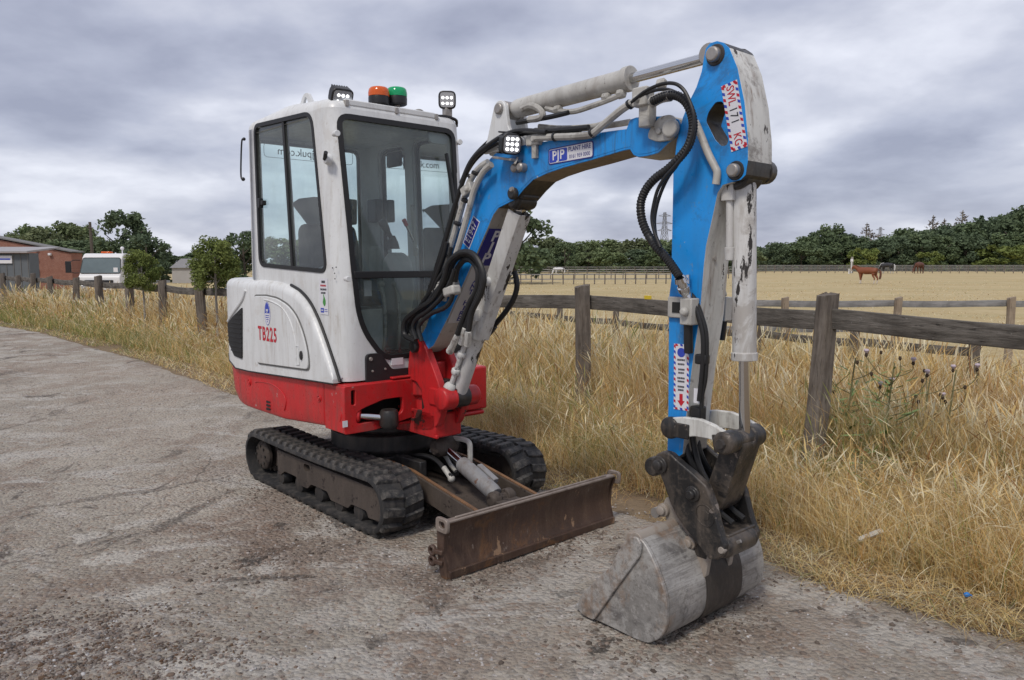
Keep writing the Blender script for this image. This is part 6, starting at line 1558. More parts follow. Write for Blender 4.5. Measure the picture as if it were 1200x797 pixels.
# hitch side plates
hp = xz([(768, 541), (771, 532), (779, 528), (788, 531), (796, 539), (815, 555), (830, 569), (838, 590), (843, 612), (848, 630), (852, 640), (850, 650), (844, 655), (833, 655), (822, 640), (806, 620), (796, 606), (788, 590), (781, 570), (776, 556)], -.21)
for y0, y1, nm in ((-.225, -.185, 'near'), (.006, .038, 'far')):
    mb = MB(); mb.prism(rounded(hp, .007, 2), y0, y1); hs = part(mb, 'hitch_plate', M['hitch'], None, .008, seg=3)
    if nm == 'near':
        for (px, py, r) in ((772.5, 545, .036), (811, 579, .032)):
            p = at(px, py, 'y', y0 - .01); mb = MB(); mb.rod((p.x, y0 + .005, p.z), (p.x, y0 - .034, p.z), [(0, r), (.45, r), (.5, r * .62), (.9, r * .6), (1, r * .45)], 20); part(mb, 'hitch_pin', M['black'], hs, .003)
        p = at(826, 604, 'y', y0); el = [(p.x + .052 * math.cos(a) * .8 + .012 * math.sin(a), p.z + .04 * math.sin(a) - .018 * math.cos(a)) for a in [i * math.pi / 12 for i in range(24)]]
        mb = MB(); mb.prism(el, y0 - .003, y0, holes=[offset(el, .004)]); part(mb, 'maker_emblem', M['hitch'], hs, .001)
        mb = MB(); Xm = Vector((.82, 0, -.57)).normalized(); part(MB().prism([(q[0]*.45+p.x*.55,q[1]*.45+p.z*.55) for q in el], y0-.002, y0), 'emblem_boss', M['hitch'], hs, .001)
        p = at(845, 645, 'y', y0); mb = MB(); mb.rod((p.x, y0 + .03, p.z), (p.x, y0 - .004, p.z), [(0, .012), (.7, .016), (1, .012)], 16); part(mb, 'hitch_tip_pin', M['bucketear'], hs, 0)
mb = MB(); hh_ = at(830, 610, 'y', -.08)
mb.box((hh_.x + .005, -.09, hh_.z - .085), (.12, .18, .08)); q = at(800, 560, 'y', -.08); mb.rod((q.x - .08, -.19, q.z + .05), (q.x - .08, .03, q.z + .05), [(0, .04), (1, .04)], 16)
mb.bar((q.x - .05, -.08, q.z + .10), (hh_.x, -.08, hh_.z - .03), .18, .03, (1, 0, 1)); hb = part(mb, 'hitch_body', M['hitch'], None, .008)
mb = MB(); c_ = at(845, 642, 'y', -.20); mb.rod((c_.x, -.20, c_.z), (c_.x, .006, c_.z), [(0, .035), (.05, .045), (.95, .045), (1, .035)], 18); mb.box((c_.x - .03, -.08, c_.z + .02), (.10, .20, .06)); part(mb, 'hitch_hook', M['hitch'], hb, .006)
for y in (-.12, -.04): 
    mb = MB(); mb.tube([(2.36, y, .80), (2.40, y - .02, .70), (2.45, y, .60), (2.53, y, .50), (2.60, y, .46)], .013, 8); part(mb, 'hitch_hose', M['hose'], hb, 0)
mb = MB(); mb.tube([at(x, y, 'y', -.15) for x, y in ((848, 632), (858, 637), (868, 634))], .007, 6); part(mb, 'locking_spring', M['steel'], hb, 0)

# bucket: shell swept across between two side plates
BY0, BY1 = -.43, .27
bs_ = xz([(741, 629), (750, 632), (757, 640), (767, 660), (776, 685), (781, 706), (781, 730), (776, 744), (766, 752), (752, 753)], BY0) 
bs_ = [(x, max(z, .004)) for x, z in bs_]
lip = xz([(716, 739), (694, 727), (681, 718)], BY0); lip = [(x, max(z, .006)) for x, z in lip]
outer = bs_ + lip
outer = [tuple(v[:2]) for v in [Vector((a, b, 0)) for a, b in outer]]
sm = [(v.x, v.y) for v in smooth_path([(a, b, 0) for a, b in outer], 5)]
inner = offset(sm + [(sm[-1][0] - .001, sm[-1][1] + .001)], .012)[:len(sm)]
def inner_off(P, d):
    out = []
    for i in range(len(P)):
        t_ = (Vector(P[min(i + 1, len(P) - 1)]) - Vector(P[max(i - 1, 0)])).normalized(); nn = Vector((t_.y, -t_.x)); out.append(tuple(Vector(P[i]) + nn * d))
    return out
inn = inner_off(sm, .012)
if not inpoly(inn[len(inn) // 3], sm): inn = inner_off(sm, -.012)
mb = MB(); ys = [BY0 + .02 + (BY1 - BY0 - .04) * i / 12 for i in range(13)]
mb.grid([[Vector((x, y, z)) for x, z in sm] for y in ys], 0); mb.grid([[Vector((x, y, z)) for x, z in inn][::-1] for y in ys], 0)
for y in (ys[0], ys[-1]): mb.grid([[Vector((x, y, z)) for x, z in sm], [Vector((x, y, z)) for x, z in inn]], 0)
for k in (0, -1): mb.grid([[Vector((sm[k][0], y, sm[k][1])) for y in ys], [Vector((inn[k][0], y, inn[k][1])) for y in ys]], 0)
bucket = part(mb, 'bucket', M['bucket'], None, 0, 50)
band = inner_off(sm, -.006)
if inpoly(band[len(band) // 3], sm): band = inner_off(sm, .006)
k0, k1 = 3, len(sm) - 8
def bandpiece(y0, y1, mat, nm, off=.006):
    bd = inner_off(sm, -off)
    if inpoly(bd[len(bd) // 3], sm): bd = inner_off(sm, off)
    mb = MB(); Y_ = [y0, y1]
    mb.grid([[Vector((bd[i][0], y, bd[i][1])) for i in range(k0, k1)] for y in Y_], 0)
    for y in Y_: mb.grid([[Vector((bd[i][0], y, bd[i][1])) for i in range(k0, k1)], [Vector((sm[i][0], y, sm[i][1])) for i in range(k0, k1)]], 0)
    for i in (k0, k1 - 1): mb.grid([[Vector((bd[i][0], y, bd[i][1])) for y in Y_], [Vector((sm[i][0], y, sm[i][1])) for y in Y_]], 0)
    part(mb, nm, mat, bucket, 0, 50)
bandpiece(-.17, .085, M['bucketdark'], 'wear_band')
side = sm + [(lip[-1][0], lip[-1][1])]
for y0, y1 in ((BY0, BY0 + .02), (BY1 - .02, BY1)):
    mb = MB(); mb.prism(sm, y0, y1); part(mb, 'side_plate', M['bucket'], bucket, .004)
cut = xz([(739, 628), (748, 630), (752, 640), (750, 652), (722, 690), (696, 727), (682, 720), (677, 712), (680, 699), (697, 681), (716, 664), (728, 640)], BY0 - .01)
for y0, y1 in ((BY0 - .014, BY0 - .001), (BY1 + .001, BY1 + .014)):
    mb = MB(); mb.prism(rounded(cut, .012, 3), y0, y1); part(mb, 'side_cutter', M['bucket'], bucket, .004)
mb = MB(); p = at(742, 636, 'y', BY0); mb.rod((sm[0][0] + .012, BY0 + .005, sm[0][1] - .012), (sm[0][0] + .012, BY1 - .005, sm[0][1] - .012), [(0, .03), (1, .03)], 16); part(mb, 'top_tube', M['bucketear'], bucket, .002)
mb = MB(); mb.bar((lip[-1][0] + .005, BY0 + .01, lip[-1][1]), (lip[-1][0] + .005, BY1 - .01, lip[-1][1]), .10, .018, (0.35, 0, 1)); part(mb, 'cutting_edge', M['bucket'], bucket, .003)
ep = xz([(772, 592), (775, 585), (782, 583), (790, 586), (796, 600), (812, 617), (824, 630), (827, 640), (825, 660), (822, 678), (816, 685), (800, 668), (782, 640), (776, 612)], -.205)
for y0, y1 in ((-.178, -.150), (-.01, .018)):
    mb = MB(); mb.prism(rounded(ep, .008, 2), y0, y1); er = part(mb, 'bucket_ear', M['bucketear'], bucket, .004)
    if y0 < -.1:
        for px, py, r in ((779, 597, .028), (810, 635, .028)):
            p = at(px, py, 'y', y0); mb = MB(); mb.rod((p.x, y0, p.z), (p.x, y0 - .036, p.z), [(0, r), (.5, r), (.52, r * .72), (.92, r * .7), (1, r * .5)], 18); part(mb, 'ear_pin', M['bucketear'], er, .003)
mb = MB(); pa_, pb_ = at(779, 597, 'y', -.08), at(810, 635, 'y', -.08)
for p in (pa_, pb_): mb.cyl((p.x, -.15, p.z), (p.x, .01, p.z), .022)
part(mb, 'bucket_pin', M['steel'], bucket, 0)
mb = MB(); q0 = at(757, 641, 'y', -.30); mb.rod((q0.x - .01, -.385, q0.z + .045), (q0.x - .01, -.18, q0.z + .045), [(0, .03), (.04, .034), (.96, .034), (1, .03)], 16); part(mb, 'ear_tube', M['bucketear'], bucket, .002)

# ---------------------------------------------------------------- cab shell (right, front, left, rear unrolled into one strip)
CX0, CX1, CY0, CY1, CR_ = -.80, .425, -.60, .335, .095
def cab_lean(z): return 0.080 * max(0.0, (z - 1.35) / 0.95) ** 1.15
SEG = [('r', CX1 - CX0 - 2 * CR_), ('c1', math.pi / 2 * CR_), ('f', CY1 - CY0 - 2 * CR_), ('c2', math.pi / 2 * CR_), ('l', CX1 - CX0 - 2 * CR_), ('c3', math.pi / 2 * CR_), ('b', CY1 - CY0 - 2 * CR_), ('c4', math.pi / 2 * CR_)]
U0 = {}; _u = 0
for k_, L_ in SEG: U0[k_] = _u; _u += L_
UPER = _u
def cab_pt(u, z, off=0.0):
    """strip coordinate u (along the plan outline) and height to a point, off outwards"""
    u = u % UPER
    for k_, L_ in SEG:
        if u <= U0[k_] + L_ + 1e-9: break
    s = u - U0[k_]
    if k_ == 'r': p, n = (CX0 + CR_ + s, CY0), (0, -1)
    elif k_ == 'f': p, n = (CX1, CY0 + CR_ + s), (1, 0)
    elif k_ == 'l': p, n = (CX1 - CR_ - s, CY1), (0, 1)
    elif k_ == 'b': p, n = (CX0, CY1 - CR_ - s), (-1, 0)
    else:
        c, a0 = {'c1': ((CX1 - CR_, CY0 + CR_), -math.pi / 2), 'c2': ((CX1 - CR_, CY1 - CR_), 0), 'c3': ((CX0 + CR_, CY1 - CR_), math.pi / 2), 'c4': ((CX0 + CR_, CY0 + CR_), math.pi)}[k_]
        a = a0 + s / CR_; n = (math.cos(a), math.sin(a)); p = (c[0] + CR_ * n[0], c[1] + CR_ * n[1])
    x, y = p[0] + n[0] * off, p[1] + n[1] * off
    t_ = (x - CX0) / (CX1 - CX0)
    x -= cab_lean(z) * max(0, t_)
    yc = (CY0 + CY1) / 2; y = yc + (y - yc) * (1 - 0.02 * max(0, (z - 1.4)))
    return (x, y, z)
uR = lambda x, z=1.4: x + cab_lean(z) * max(0, (x - CX0) / (CX1 - CX0)) - (CX0 + CR_)      # right side: x -> u
uF = lambda y: U0['f'] + y - (CY0 + CR_)
uL = lambda x: U0['l'] + (CX1 - CR_) - x
uB = lambda y: U0['b'] + (CY1 - CR_) - y
side_w = [(uR(x, z), z) for x, z in xz([(297, 150), (320, 140), (355, 133), (366, 142), (382, 306), (378, 318), (350, 317.5), (310, 311.5), (304, 304)], CY0)]
side_w = rounded([side_w[i] for i in (0, 2, 4, 7)][::1], [.05, .05, .06, .06], 5)
sw = [at(*q, 'y', CY0) for q in ((296.5, 147), (364, 131), (383, 319), (304.5, 311))]
side_w = rounded([(uR(p.x, p.z), p.z) for p in sw], [.06, .09, .07, .07], 5)
front_w = [(-.555, 2.295), (.262, 2.295), (.262, .925), (-.31, .925), (-.365, .965), (-.455, 1.08), (-.498, 1.20), (-.52, 1.42)]
front_w = rounded([(uF(y), z) for y, z in front_w], [.07, .07, .10, .04, .06, .08, .1, .2], 5)
door_w1 = rounded([(uL(.29), 2.28), (uL(-.10), 2.28), (uL(-.10), .90), (uL(.29), .90)], .06, 4)
door_w2 = rounded([(uL(-.22), 2.27), (uL(-.55), 2.27), (uL(-.55), 1.25), (uL(-.22), 1.25)], .06, 4)
rear_w = rounded([(uB(.27), 2.29), (uB(-.53), 2.29), (uB(-.53), 1.38), (uB(.27), 1.38)], .06, 4)
wins = [side_w, front_w, door_w1, door_w2, rear_w]
ZB, ZT = .815, 2.335
outl = [(0, ZB)]; gu = [0.0]
for k_, L_ in SEG:
    n_ = max(1, int(math.ceil(L_ / (.02 if k_[0] == 'c' else .07))))
    gu += [U0[k_] + L_ * (i + 1) / n_ for i in range(n_)]
gzs = [ZB + (ZT - ZB) * i / 14 for i in range(15)]
us = gu
outer = [(u, ZB) for u in us] + [(us[-1], z) for z in gzs[1:-1]] + [(u, ZT) for u in us[::-1]] + [(us[0], z) for z in gzs[1:-1][::-1]]
def strip_panel(mb, outer, holes, inner_pts, off0, off1, mi=0, rim=True):
    pts = list(outer); ed = [(i, (i + 1) % len(outer)) for i in range(len(outer))]; b = len(pts)
    for h in holes:
        pts += h; ed += [(b + i, b + (i + 1) % len(h)) for i in range(len(h))]; b += len(h)
    keep = [q for q in inner_pts if inpoly(q, outer) and not any(inpoly(q, h) for h in holes) and min(((q[0] - p[0]) ** 2 + (q[1] - p[1]) ** 2) for p in pts) > .0002]
    pts += keep
    rv, re, rf = delaunay_2d_cdt([Vector(p) for p in pts], ed, [], 0, 1e-6)[:3]
    tri = []
    for f in rf:
        c = (sum(rv[i][0] for i in f) / len(f), sum(rv[i][1] for i in f) / len(f))
        if inpoly(c, outer) and not any(inpoly(c, h) for h in holes): tri.append(tuple(f))
    mb.add([cab_pt(p[0], p[1], off1) for p in rv], tri, mi)
    mb.add([cab_pt(p[0], p[1], off0) for p in rv], [t_[::-1] for t_ in tri], mi)
    if rim:
        for l in [outer] + list(holes):
            n = len(l)
            mb.add([cab_pt(p[0], p[1], off1) for p in l] + [cab_pt(p[0], p[1], off0) for p in l], [(i, (i + 1) % n, (i + 1) % n + n, i + n) for i in range(n)], mi)
inner_pts = [(u, z) for u in us[1:-1] for z in gzs[1:-1]]
mb = MB(); strip_panel(mb, outer, wins, inner_pts, -.035, 0.0)
cab = part(mb, 'cab', M['white'], None, 0, 32)
# inner lining
mb = MB(); strip_panel(mb, outer, [offset(w, -.012) for w in wins], inner_pts, -.044, -.038); part(mb, 'lining', M['inner'], cab, 0, 32)
def inner_grid(poly, d=.07):
    xs = [p[0] for p in poly]; zs = [p[1] for p in poly]; out = []
    u = min(xs) + d * .5
    while u < max(xs):
        z = min(zs) + d * .5
        while z < max(zs): out.append((u, z)); z += d * 1.6
        u += d
    return out + [(q, (min(zs) + max(zs)) / 2) for k_ in ('c1', 'c2', 'c3', 'c4') for q in ()]
def window(poly, seal=.016, proud=.005):
    mb = MB(); strip_panel(mb, offset(poly, -.008), [offset(poly, seal)], [], -.02, proud); sl = part(mb, 'window_seal', M['seal'], cab, 0, 32)
    mb = MB(); g_ = offset(poly, seal * .6); strip_panel(mb, g_, [], inner_grid(g_), -.010, -.0095, rim=False)
    mb2 = MB(); n_ = len(mb.v) // 2; mb2.add(mb.v[:n_], [f for f in mb.f if max(f) < n_], 0); part(mb2, 'window', M['glass'], cab, 0, 60, fix=False)
    return sl
# front glass is split by a dark crossbar
window(side_w, .016); window(door_w1); window(door_w2); window(rear_w, .018)
window(front_w, .022, .006)
zb0, zb1 = 1.393, 1.432
mb = MB(); cb_ = [(uF(-.51), zb0), (uF(.255), zb0), (uF(.255), zb1), (uF(-.515), zb1)]
strip_panel(mb, cb_, [], [], -.03, .012); part(mb, 'screen_crossbar', M['seal'], cab, .004)
# sliding pane frame in the side window
sa, sb_ = at(329.5, 141, 'y', CY0), at(342, 314, 'y', CY0)
mb = MB(); strip_panel(mb, [(uR(sb_.x, sb_.z) - .012, sb_.z), (uR(sb_.x, sb_.z) + .016, sb_.z), (uR(sa.x, sa.z) + .016, sa.z - .005), (uR(sa.x, sa.z) - .012, sa.z)], [], [], -.03, .002); part(mb, 'sliding_pane_frame', M['seal'], cab, .002)
lat = at(306, 238, 'y', CY0)
mb = MB(); mb.box(lat + Vector((.01, .006, 0)), (.05, .03, .03)); mb.box(lat + Vector((-.01, 0, 0)), (.025, .03, .06)); part(mb, 'window_latch', M['plastic'], cab, .004)
# tinted strip at the top of the side window (lining of the roof edge seen through it)
# website lettering on the rear window, read from behind
mb = MB(); bxc = Vector((CX0 - .0, -.12, 2.234)); Xr, Yr = Vector((0, -1, 0)), Vector((0, 0, 1)); nb_ = Vector((-1, 0, 0))
oo = bxc + nb_ * .004
ring = rounded([(-.335, -.045), (.335, -.045), (.335, .045), (-.335, .045)], .025, 4)
mb.prism(offset(ring, -.003), 0, .001, holes=[ring], fn=lambda a, y, b: oo + Xr * a + Yr * b + nb_ * y)
mb.text('www.pjpuk.com', .074, oo + nb_ * .001, Xr, Yr, 0, 1.0, .0004); part(mb, 'website_lettering', M['ink'], cab, 0, fix=False)
# roof
mb = MB(); rows = []
for ins, z in ((0, ZT), (.004, ZT + .022), (.016, ZT + .045), (.040, ZT + .062), (.085, ZT + .074), (.16, ZT + .080), (.28, ZT + .082)):
    pts = []
    for i in range(len(us) - 1):
        q = Vector(cab_pt(us[i], ZT)); c = Vector(((CX0 + CX1) / 2 - .03, (CY0 + CY1) / 2, ZT)); d_ = c - q
        k_ = Vector((max(-1, min(1, d_.x / .25)), max(-1, min(1, d_.y / .25)), 0))
        pts.append(Vector((q.x + k_.x * ins, q.y + k_.y * ins, z - .012 * max(0, (q.x - .1) / .3) * (1 if ins < .1 else .4) + .03 * max(0, min(1, (.45 - abs(q.x + .25)) / .45)) * min(1, ins / .05))))
    rows.append(pts)
mb.grid(rows, 0, True); mb.add(rows[-1], [tuple(range(len(rows[-1])))[::-1]]); mb.add([p - Vector((0, 0, .03)) for p in rows[0]], [tuple(range(len(rows[0])))])
rf_ = part(mb, 'roof', M['white'], cab, 0, 50)
mb = MB(); strip_panel(mb, [(uR(-.66), 2.30), (uR(.20), 2.30), (uR(.20), 2.318), (uR(-.66), 2.318)], [], [], -.05, -.045, rim=True); part(mb, 'headlining', M['inner'], cab, 0)
# base of the cab front: dark kick plate
kp = rounded([(uF(-.455), .785), (uF(.15), .81), (uF(.15), .862), (uF(-.28), .862), (uF(-.36), .965), (uF(-.455), .965)], [.01, .01, .01, .02, .025, .03], 3)
mb = MB(); strip_panel(mb, kp, [], [], -.01, .016); kpl = part(mb, 'kick_plate', M['plastic'], cab, .003)
for (y_, z_, r_) in ((-.425, .935, .012), (-.415, .865, .007), (-.33, .870, .007)):
    p = Vector(cab_pt(uF(y_), z_, .016)); mb = MB(); mb.rod(p, p + Vector((.006, 0, 0)), [(0, r_), (1, r_ * .8)], 12); part(mb, 'kick_plate_bolt', M['steel'], kpl, 0)
mb = MB(); strip_panel(mb, [(uF(-.28), .885), (uF(-.20), .885), (uF(-.20), .925), (uF(-.28), .925)], [], [], 0, .008); part(mb, 'white_label', M['decal'], cab, 0)
# small fittings on the pillar
for (px, py, y_, r_, dk) in ((393.5, 157, -.615, .014, False), (407, 327, -.60, .013, False), (542, 167, .36, .014, False)):
    p = at(px, py, 'y', y_) if px < 500 else at(537, py, 'x', .33)
    mb = MB(); mb.rod(p - Vector((.02, 0, 0)), p + Vector((.03, -.006, 0)), [(0, r_), (.6, r_), (.65, r_ * 1.3), (1, r_ * 1.2)], 12); part(mb, 'hinge_stud', M['white'], cab, .002)
p = at(386, 187, 'y', -.60); mb = MB(); mb.rod(p, p + Vector((.004, -.03, 0)), [(0, .034), (.4, .030), (1, .022)], 16); mk_ = part(mb, 'mirror_socket', M['white'], cab, .003)
mb = MB(); mb.cyl(p + Vector((.0, -.028, 0)), p + Vector((.045, -.045, .03)), .011); part(mb, 'socket_bolt', M['plastic'], mk_, 0)
for dx, dz in ((-.01, 0), (.03, .004), (.012, -.03), (.014, -.06)):
    p = at(391, 314, 'y', -.602) + Vector((dx, 0, dz)); mb = MB(); mb.cyl(p, p - Vector((0, .003, 0)), .0038, n=8); part(mb, 'bolt_hole', M['dark'], cab, 0)
# grab rail at the rear corner
pts = [at(x, y, 'y', -.60) for x, y in ((286, 163), (283.5, 165), (282.5, 185), (282.5, 207), (285, 210))]
mb = MB(); mb.tube(pts, .0055, 8); mb.ball(pts[0], .011); mb.ball(pts[-1], .013); part(mb, 'grab_rail', M['plastic'], cab, 0)
# safety sticker on the side
C_ = at(379.5, 347.5, 'y', -.602); Ys = Vector((0, 0, 1)); Xs = Vector((1, 0, 0)); tl_ = Vector((0, 0, 0))
mb = MB(); SW, SH = .098, .205
slab(mb, C_, Xs, Ys, SW, SH, .0012, N_, 0, .003); cc = C_ + N_ * .0014
printlines(mb, cc + Ys * .083, Xs, Ys, .045, 1, .02, .014, 1, 3, N_)
printlines(mb, cc + Ys * .062, Xs, Ys, .078, 1, .02, .010, 2, 5, N_)
printlines(mb, cc + Ys * .040, Xs, Ys, .084, 1, .02, .011, 1, 6, N_)
printlines(mb, cc + Ys * .020, Xs, Ys, .062, 1, .02, .010, 1, 8, N_)
lf = [(0, .018), (.004, .006), (.012, -.004), (.020, -.018), (.021, -.034), (.013, -.047), (.005, -.052), (-.005, -.044), (-.012, -.030), (-.008, -.014), (-.003, -.004), (-.005, .016)]
mb.prism(rounded(lf, .002, 2), 0, .0008, 3, 3, fn=lambda a, y, b: cc + Xs * (a + .002) + Ys * (b - .004) + N_ * y)
slab(mb, cc - Ys * .079 - Xs * .018, Xs, Ys, .038, .026, .0008, N_, 4); printlines(mb, cc - Ys * .079 - Xs * .018 + N_ * .0008, Xs, Ys, .026, 1, .01, .008, 0, 4, N_); printlines(mb, cc - Ys * .073 + Xs * .024, Xs, Ys, .034, 2, .011, .004, 4, 9, N_)
part(mb, 'safety_sticker', [M['decal'], M['ink'], M['redink'], M['leafgreen'], M['royal']], cab, 0, fix=False)
# wiper on the windscreen
wa, wb = at(523, 180, 'x', .40), at(532, 238, 'x', .44)
mb = MB(); mb.bar(wa, wb, .014, .02, (1, 0, 0)); mb.tube([wa.lerp(wb, .5) + Vector((.012, .0, 0)), wb + Vector((.02, .0, -.05)), wb + Vector((.02, .02, -.22))], .007, 6, 0, 2); part(mb, 'wiper', M['plastic'], cab, 0)

# roof furniture
z_r = 2.385
def face_lamp(C, fw, w, h, d, name, parent):
    fw = Vector(fw).normalized(); rx = Vector((0, 0, 1)).cross(fw).normalized(); ry = fw.cross(rx)
    fn = lambda a, y, b: C + rx * a + fw * y + ry * b
    poly = rounded([(-w / 2, -h / 2), (w / 2, -h / 2), (w / 2, h / 2), (-w / 2, h / 2)], .034, 5)
    mb = MB(); mb.prism(poly, -d, 0, fn=fn); l_ = part(mb, name, M['plastic'], parent, .006)
    mb = MB()
    for i in range(7): x_ = -w * .34 + w * .68 * i / 6; mb.prism([(x_ - .003, -h * .42), (x_ + .003, -h * .42), (x_ + .003, h * .47), (x_ - .003, h * .47)], -d - .02, -.012, fn=fn)
    part(mb, 'cooling_fin', M['plastic'], l_, 0)
    mb = MB(); mb.prism(offset(poly, .010), 0, .003, fn=fn); part(mb, 'lamp_lens', M['lens'], l_, 0)
    mb = MB()
    for i in range(3):
        for j in range(2):
            c = C + rx * (-.026 + .026 * i) + ry * (-.022 + .034 * j) + fw * .003; mb.cyl(c, c + fw * .003, .0085, n=10)
    part(mb, 'lamp_led', M['led'], l_, 0)
    mb = MB(); mb.box(C - fw * d * .5 - ry * (h * .5 + .02), (.04, .05, .05)); mb.cyl(C - fw * d * .5 - ry * h * .5, C - fw * d * .5 - ry * (h * .5 + .07), .014, n=10); part(mb, 'lamp_mount', M['steel'] if name != 'x' else M['plastic'], l_, .004)
cL = at(401.5, 114.5, 'x', .31); face_lamp(cL, (.80, -.10, -.45), .128, .096, .055, 'roof_lamp', cab)
cR = at(524, 117, 'x', .33); face_lamp(cR, (.72, -.55, -.12), .108, .108, .04, 'roof_lamp', cab)
pa_, pb_ = at(406, 122.5, 'x', .335), at(511, 131, 'x', .335)
mb = MB(); zbar = 2.368; mb.box((.315, (pa_.y + pb_.y) / 2 - .01, zbar), (.05, pb_.y - pa_.y, .034)); lbar = part(mb, 'lamp_bar', M['white'], cab, .006)
mb = MB()
for yy_ in (pa_.y + .0, (pa_.y + pb_.y) / 2 + .02, pb_.y): mb.box((.317, yy_, zbar - .006), (.056, .022, .036))
part(mb, 'bar_clip', M['steel'], lbar, .003)
mb = MB(); mb.tube([(.315, pb_.y, zbar), (.32, pb_.y + .08, zbar + .01), (.31, pb_.y + .17, zbar), (.28, pb_.y + .2, zbar - .03)], .010, 6); part(mb, 'lamp_cable', M['plastic'], cab, 0)
def beacon(px, py, x_, mat, lb, leg=.0):
    p = at(px, py, 'x', x_)
    z0 = 2.392 + leg
    b_ = Vector((p.x, p.y, z0))
    mb = MB(); mb.rod(b_, b_ + Vector((0, 0, .052)), [(0, .050), (.1, .060), (.8, .061), (1, .058)], 24); o_ = part(mb, 'beacon', M['plastic'], cab, .002); o_['label'] = lb
    mb = MB(); mb.rod(b_ + Vector((0, 0, .050)), b_ + Vector((0, 0, .105)), [(0, .0605), (.35, .0615), (.75, .057), (.92, .048), (1, .030)], 24); part(mb, 'beacon_lens', mat, o_, 0, 60)
    mb = MB(); mb.cyl(b_ - Vector((0, 0, .05)), b_, .018 if leg else .035, n=12); part(mb, 'beacon_foot', M['steel'], o_, 0)
beacon(444, 116, .27, M['orange'], 'orange beacon')
beacon(465, 114, .27, M['green'], 'green beacon', .016)
for (q, sc_) in (((346, 113), 1.0), ((490, 125), .9)):
    p = at(*q, 'x', -.15 if q[0] < 400 else .15); base = Vector((p.x, p.y, 2.395 if q[0] < 400 else 2.36))
    if q[0] < 400: base = Vector((-.16, -.47, 2.41))
    ey = rounded([(-.10 * sc_, 0), (.10 * sc_, 0), (.035 * sc_, .085 * sc_), (-.02 * sc_, .085 * sc_)], [.005, .005, .03, .03], 4)
    hl = rounded([(-.035 * sc_, .022), (.035 * sc_, .022), (.012 * sc_, .062 * sc_), (-.008 * sc_, .062 * sc_)], .012, 3)
    mb = MB(); mb.prism(ey, -.008, .008, holes=[hl], fn=(lambda a, y, b: base + Vector((a, y, b))) if q[0] < 400 else (lambda a, y, b: base + Vector((y, a, b)))); part(mb, 'lifting_eye', M['white'] if q[0] < 400 else M['pipe'], cab, .003)
    if q[0] < 400:
        mb = MB(); mb.box(base + Vector((-.01, 0, -.01)), (.30, .10, .03)); part(mb, 'eye_plate', M['white'], cab, .01)

# ---------------------------------------------------------------- cab interior
mb = MB(); mb.box((-.20, -.13, .86), (1.10, .82, .04)); inn_ = part(mb, 'cab_floor', M['inner'], cab, .004)
mb = MB(); mb.box((.05, -.13, .885), (.60, .74, .012)); part(mb, 'floor_mat', M['rubber'], cab, .003)
mb = MB(); mb.prism(rounded([(-.50, 1.18), (-.12, 1.20), (-.10, 1.26), (-.16, 1.30), (-.50, 1.29)], .03, 4), -.38, .04); st_ = part(mb, 'seat', M['seat'], cab, .03)
mb = MB(); mb.prism(rounded([(-.46, 1.26), (-.34, 1.28), (-.38, 1.56), (-.44, 1.72), (-.50, 1.74), (-.56, 1.70), (-.55, 1.40)], .04, 4), -.36, .02); part(mb, 'backrest', M['seat'], st_, .03)
# flared headrest seen through the side window
hr = [at(x, y, 'y', -.30) for x, y in ((347, 239), (356, 233), (374, 231), (386, 232), (386, 262), (366, 264), (357, 252))]
mb = MB(); mb.prism(rounded([(p.x, p.z) for p in hr], .015, 3), -.335, -.10); part(mb, 'headrest', M['seat'], st_, .02)
mb = MB(); mb.box((-.30, -.15, 1.03), (.32, .36, .30)); part(mb, 'seat_base', M['inner'], st_, .01)
for y_, lb in ((-.42, 0), ):
    mb = MB(); mb.prism(rounded([(-.50, 1.22), (.05, 1.30), (.12, 1.40), (.04, 1.47), (-.10, 1.45), (-.30, 1.36), (-.5, 1.34)], .05, 4), y_ - .055, y_ + .055); cn_ = part(mb, 'armrest_console', M['console'], cab, .02)
    mb = MB(); mb.rod((.03, y_, 1.45), (.035, y_, 1.51), [(0, .05), (.5, .035), (1, .022)], 14); mb.tube([(.035, y_, 1.50), (.05, y_ - .01, 1.58), (.045, y_ - .02, 1.63)], [.014, .018, .024, .026], 10); mb.ball((.045, y_ - .02, 1.645), (.026, .026, .03)); part(mb, 'joystick', M['plastic'], cn_, 0)
# grey dash console with levers on the left
cg = at(470, 285, 'x', .16)
mb = MB(); mb.prism(rounded([(cg.x - .10, 1.16), (cg.x + .05, 1.16), (cg.x + .08, 1.34), (cg.x + .05, 1.50), (cg.x - .04, 1.555), (cg.x - .12, 1.50)], .04, 5), cg.y - .075, cg.y + .055); dsh = part(mb, 'dash_console', M['console'], cab, .03, seg=3)
j0, j1 = at(460, 282, 'x', .20), at(447, 258, 'x', .20)
mb = MB(); mb.rod(j0 + Vector((0, 0, -.05)), j0 + Vector((0, 0, .03)), [(0, .045), (.5, .035), (1, .016)], 14); mb.rod(j0, j1, [(0, .014), (.4, .016), (.55, .022), (.9, .028), (1, .02)], 12); part(mb, 'control_lever', M['plastic'], dsh, 0)
l0, l1 = at(489, 292, 'x', .20), at(473, 257, 'x', .20)
mb = MB(); mb.cyl(l0, l0.lerp(l1, .8), .009); lv_ = part(mb, 'blade_lever', M['chrome'], dsh, 0)
mb = MB(); mb.rod(l0.lerp(l1, .78), l1, [(0, .012), (1, .014)], 10); part(mb, 'lever_knob', M['redink'], lv_, .002)
l0, l1 = at(487, 300, 'x', .20), at(483, 240, 'x', .20)
mb = MB(); mb.cyl(l0, l1, .013); part(mb, 'grab_bar', M['pipe'], cab, 0)
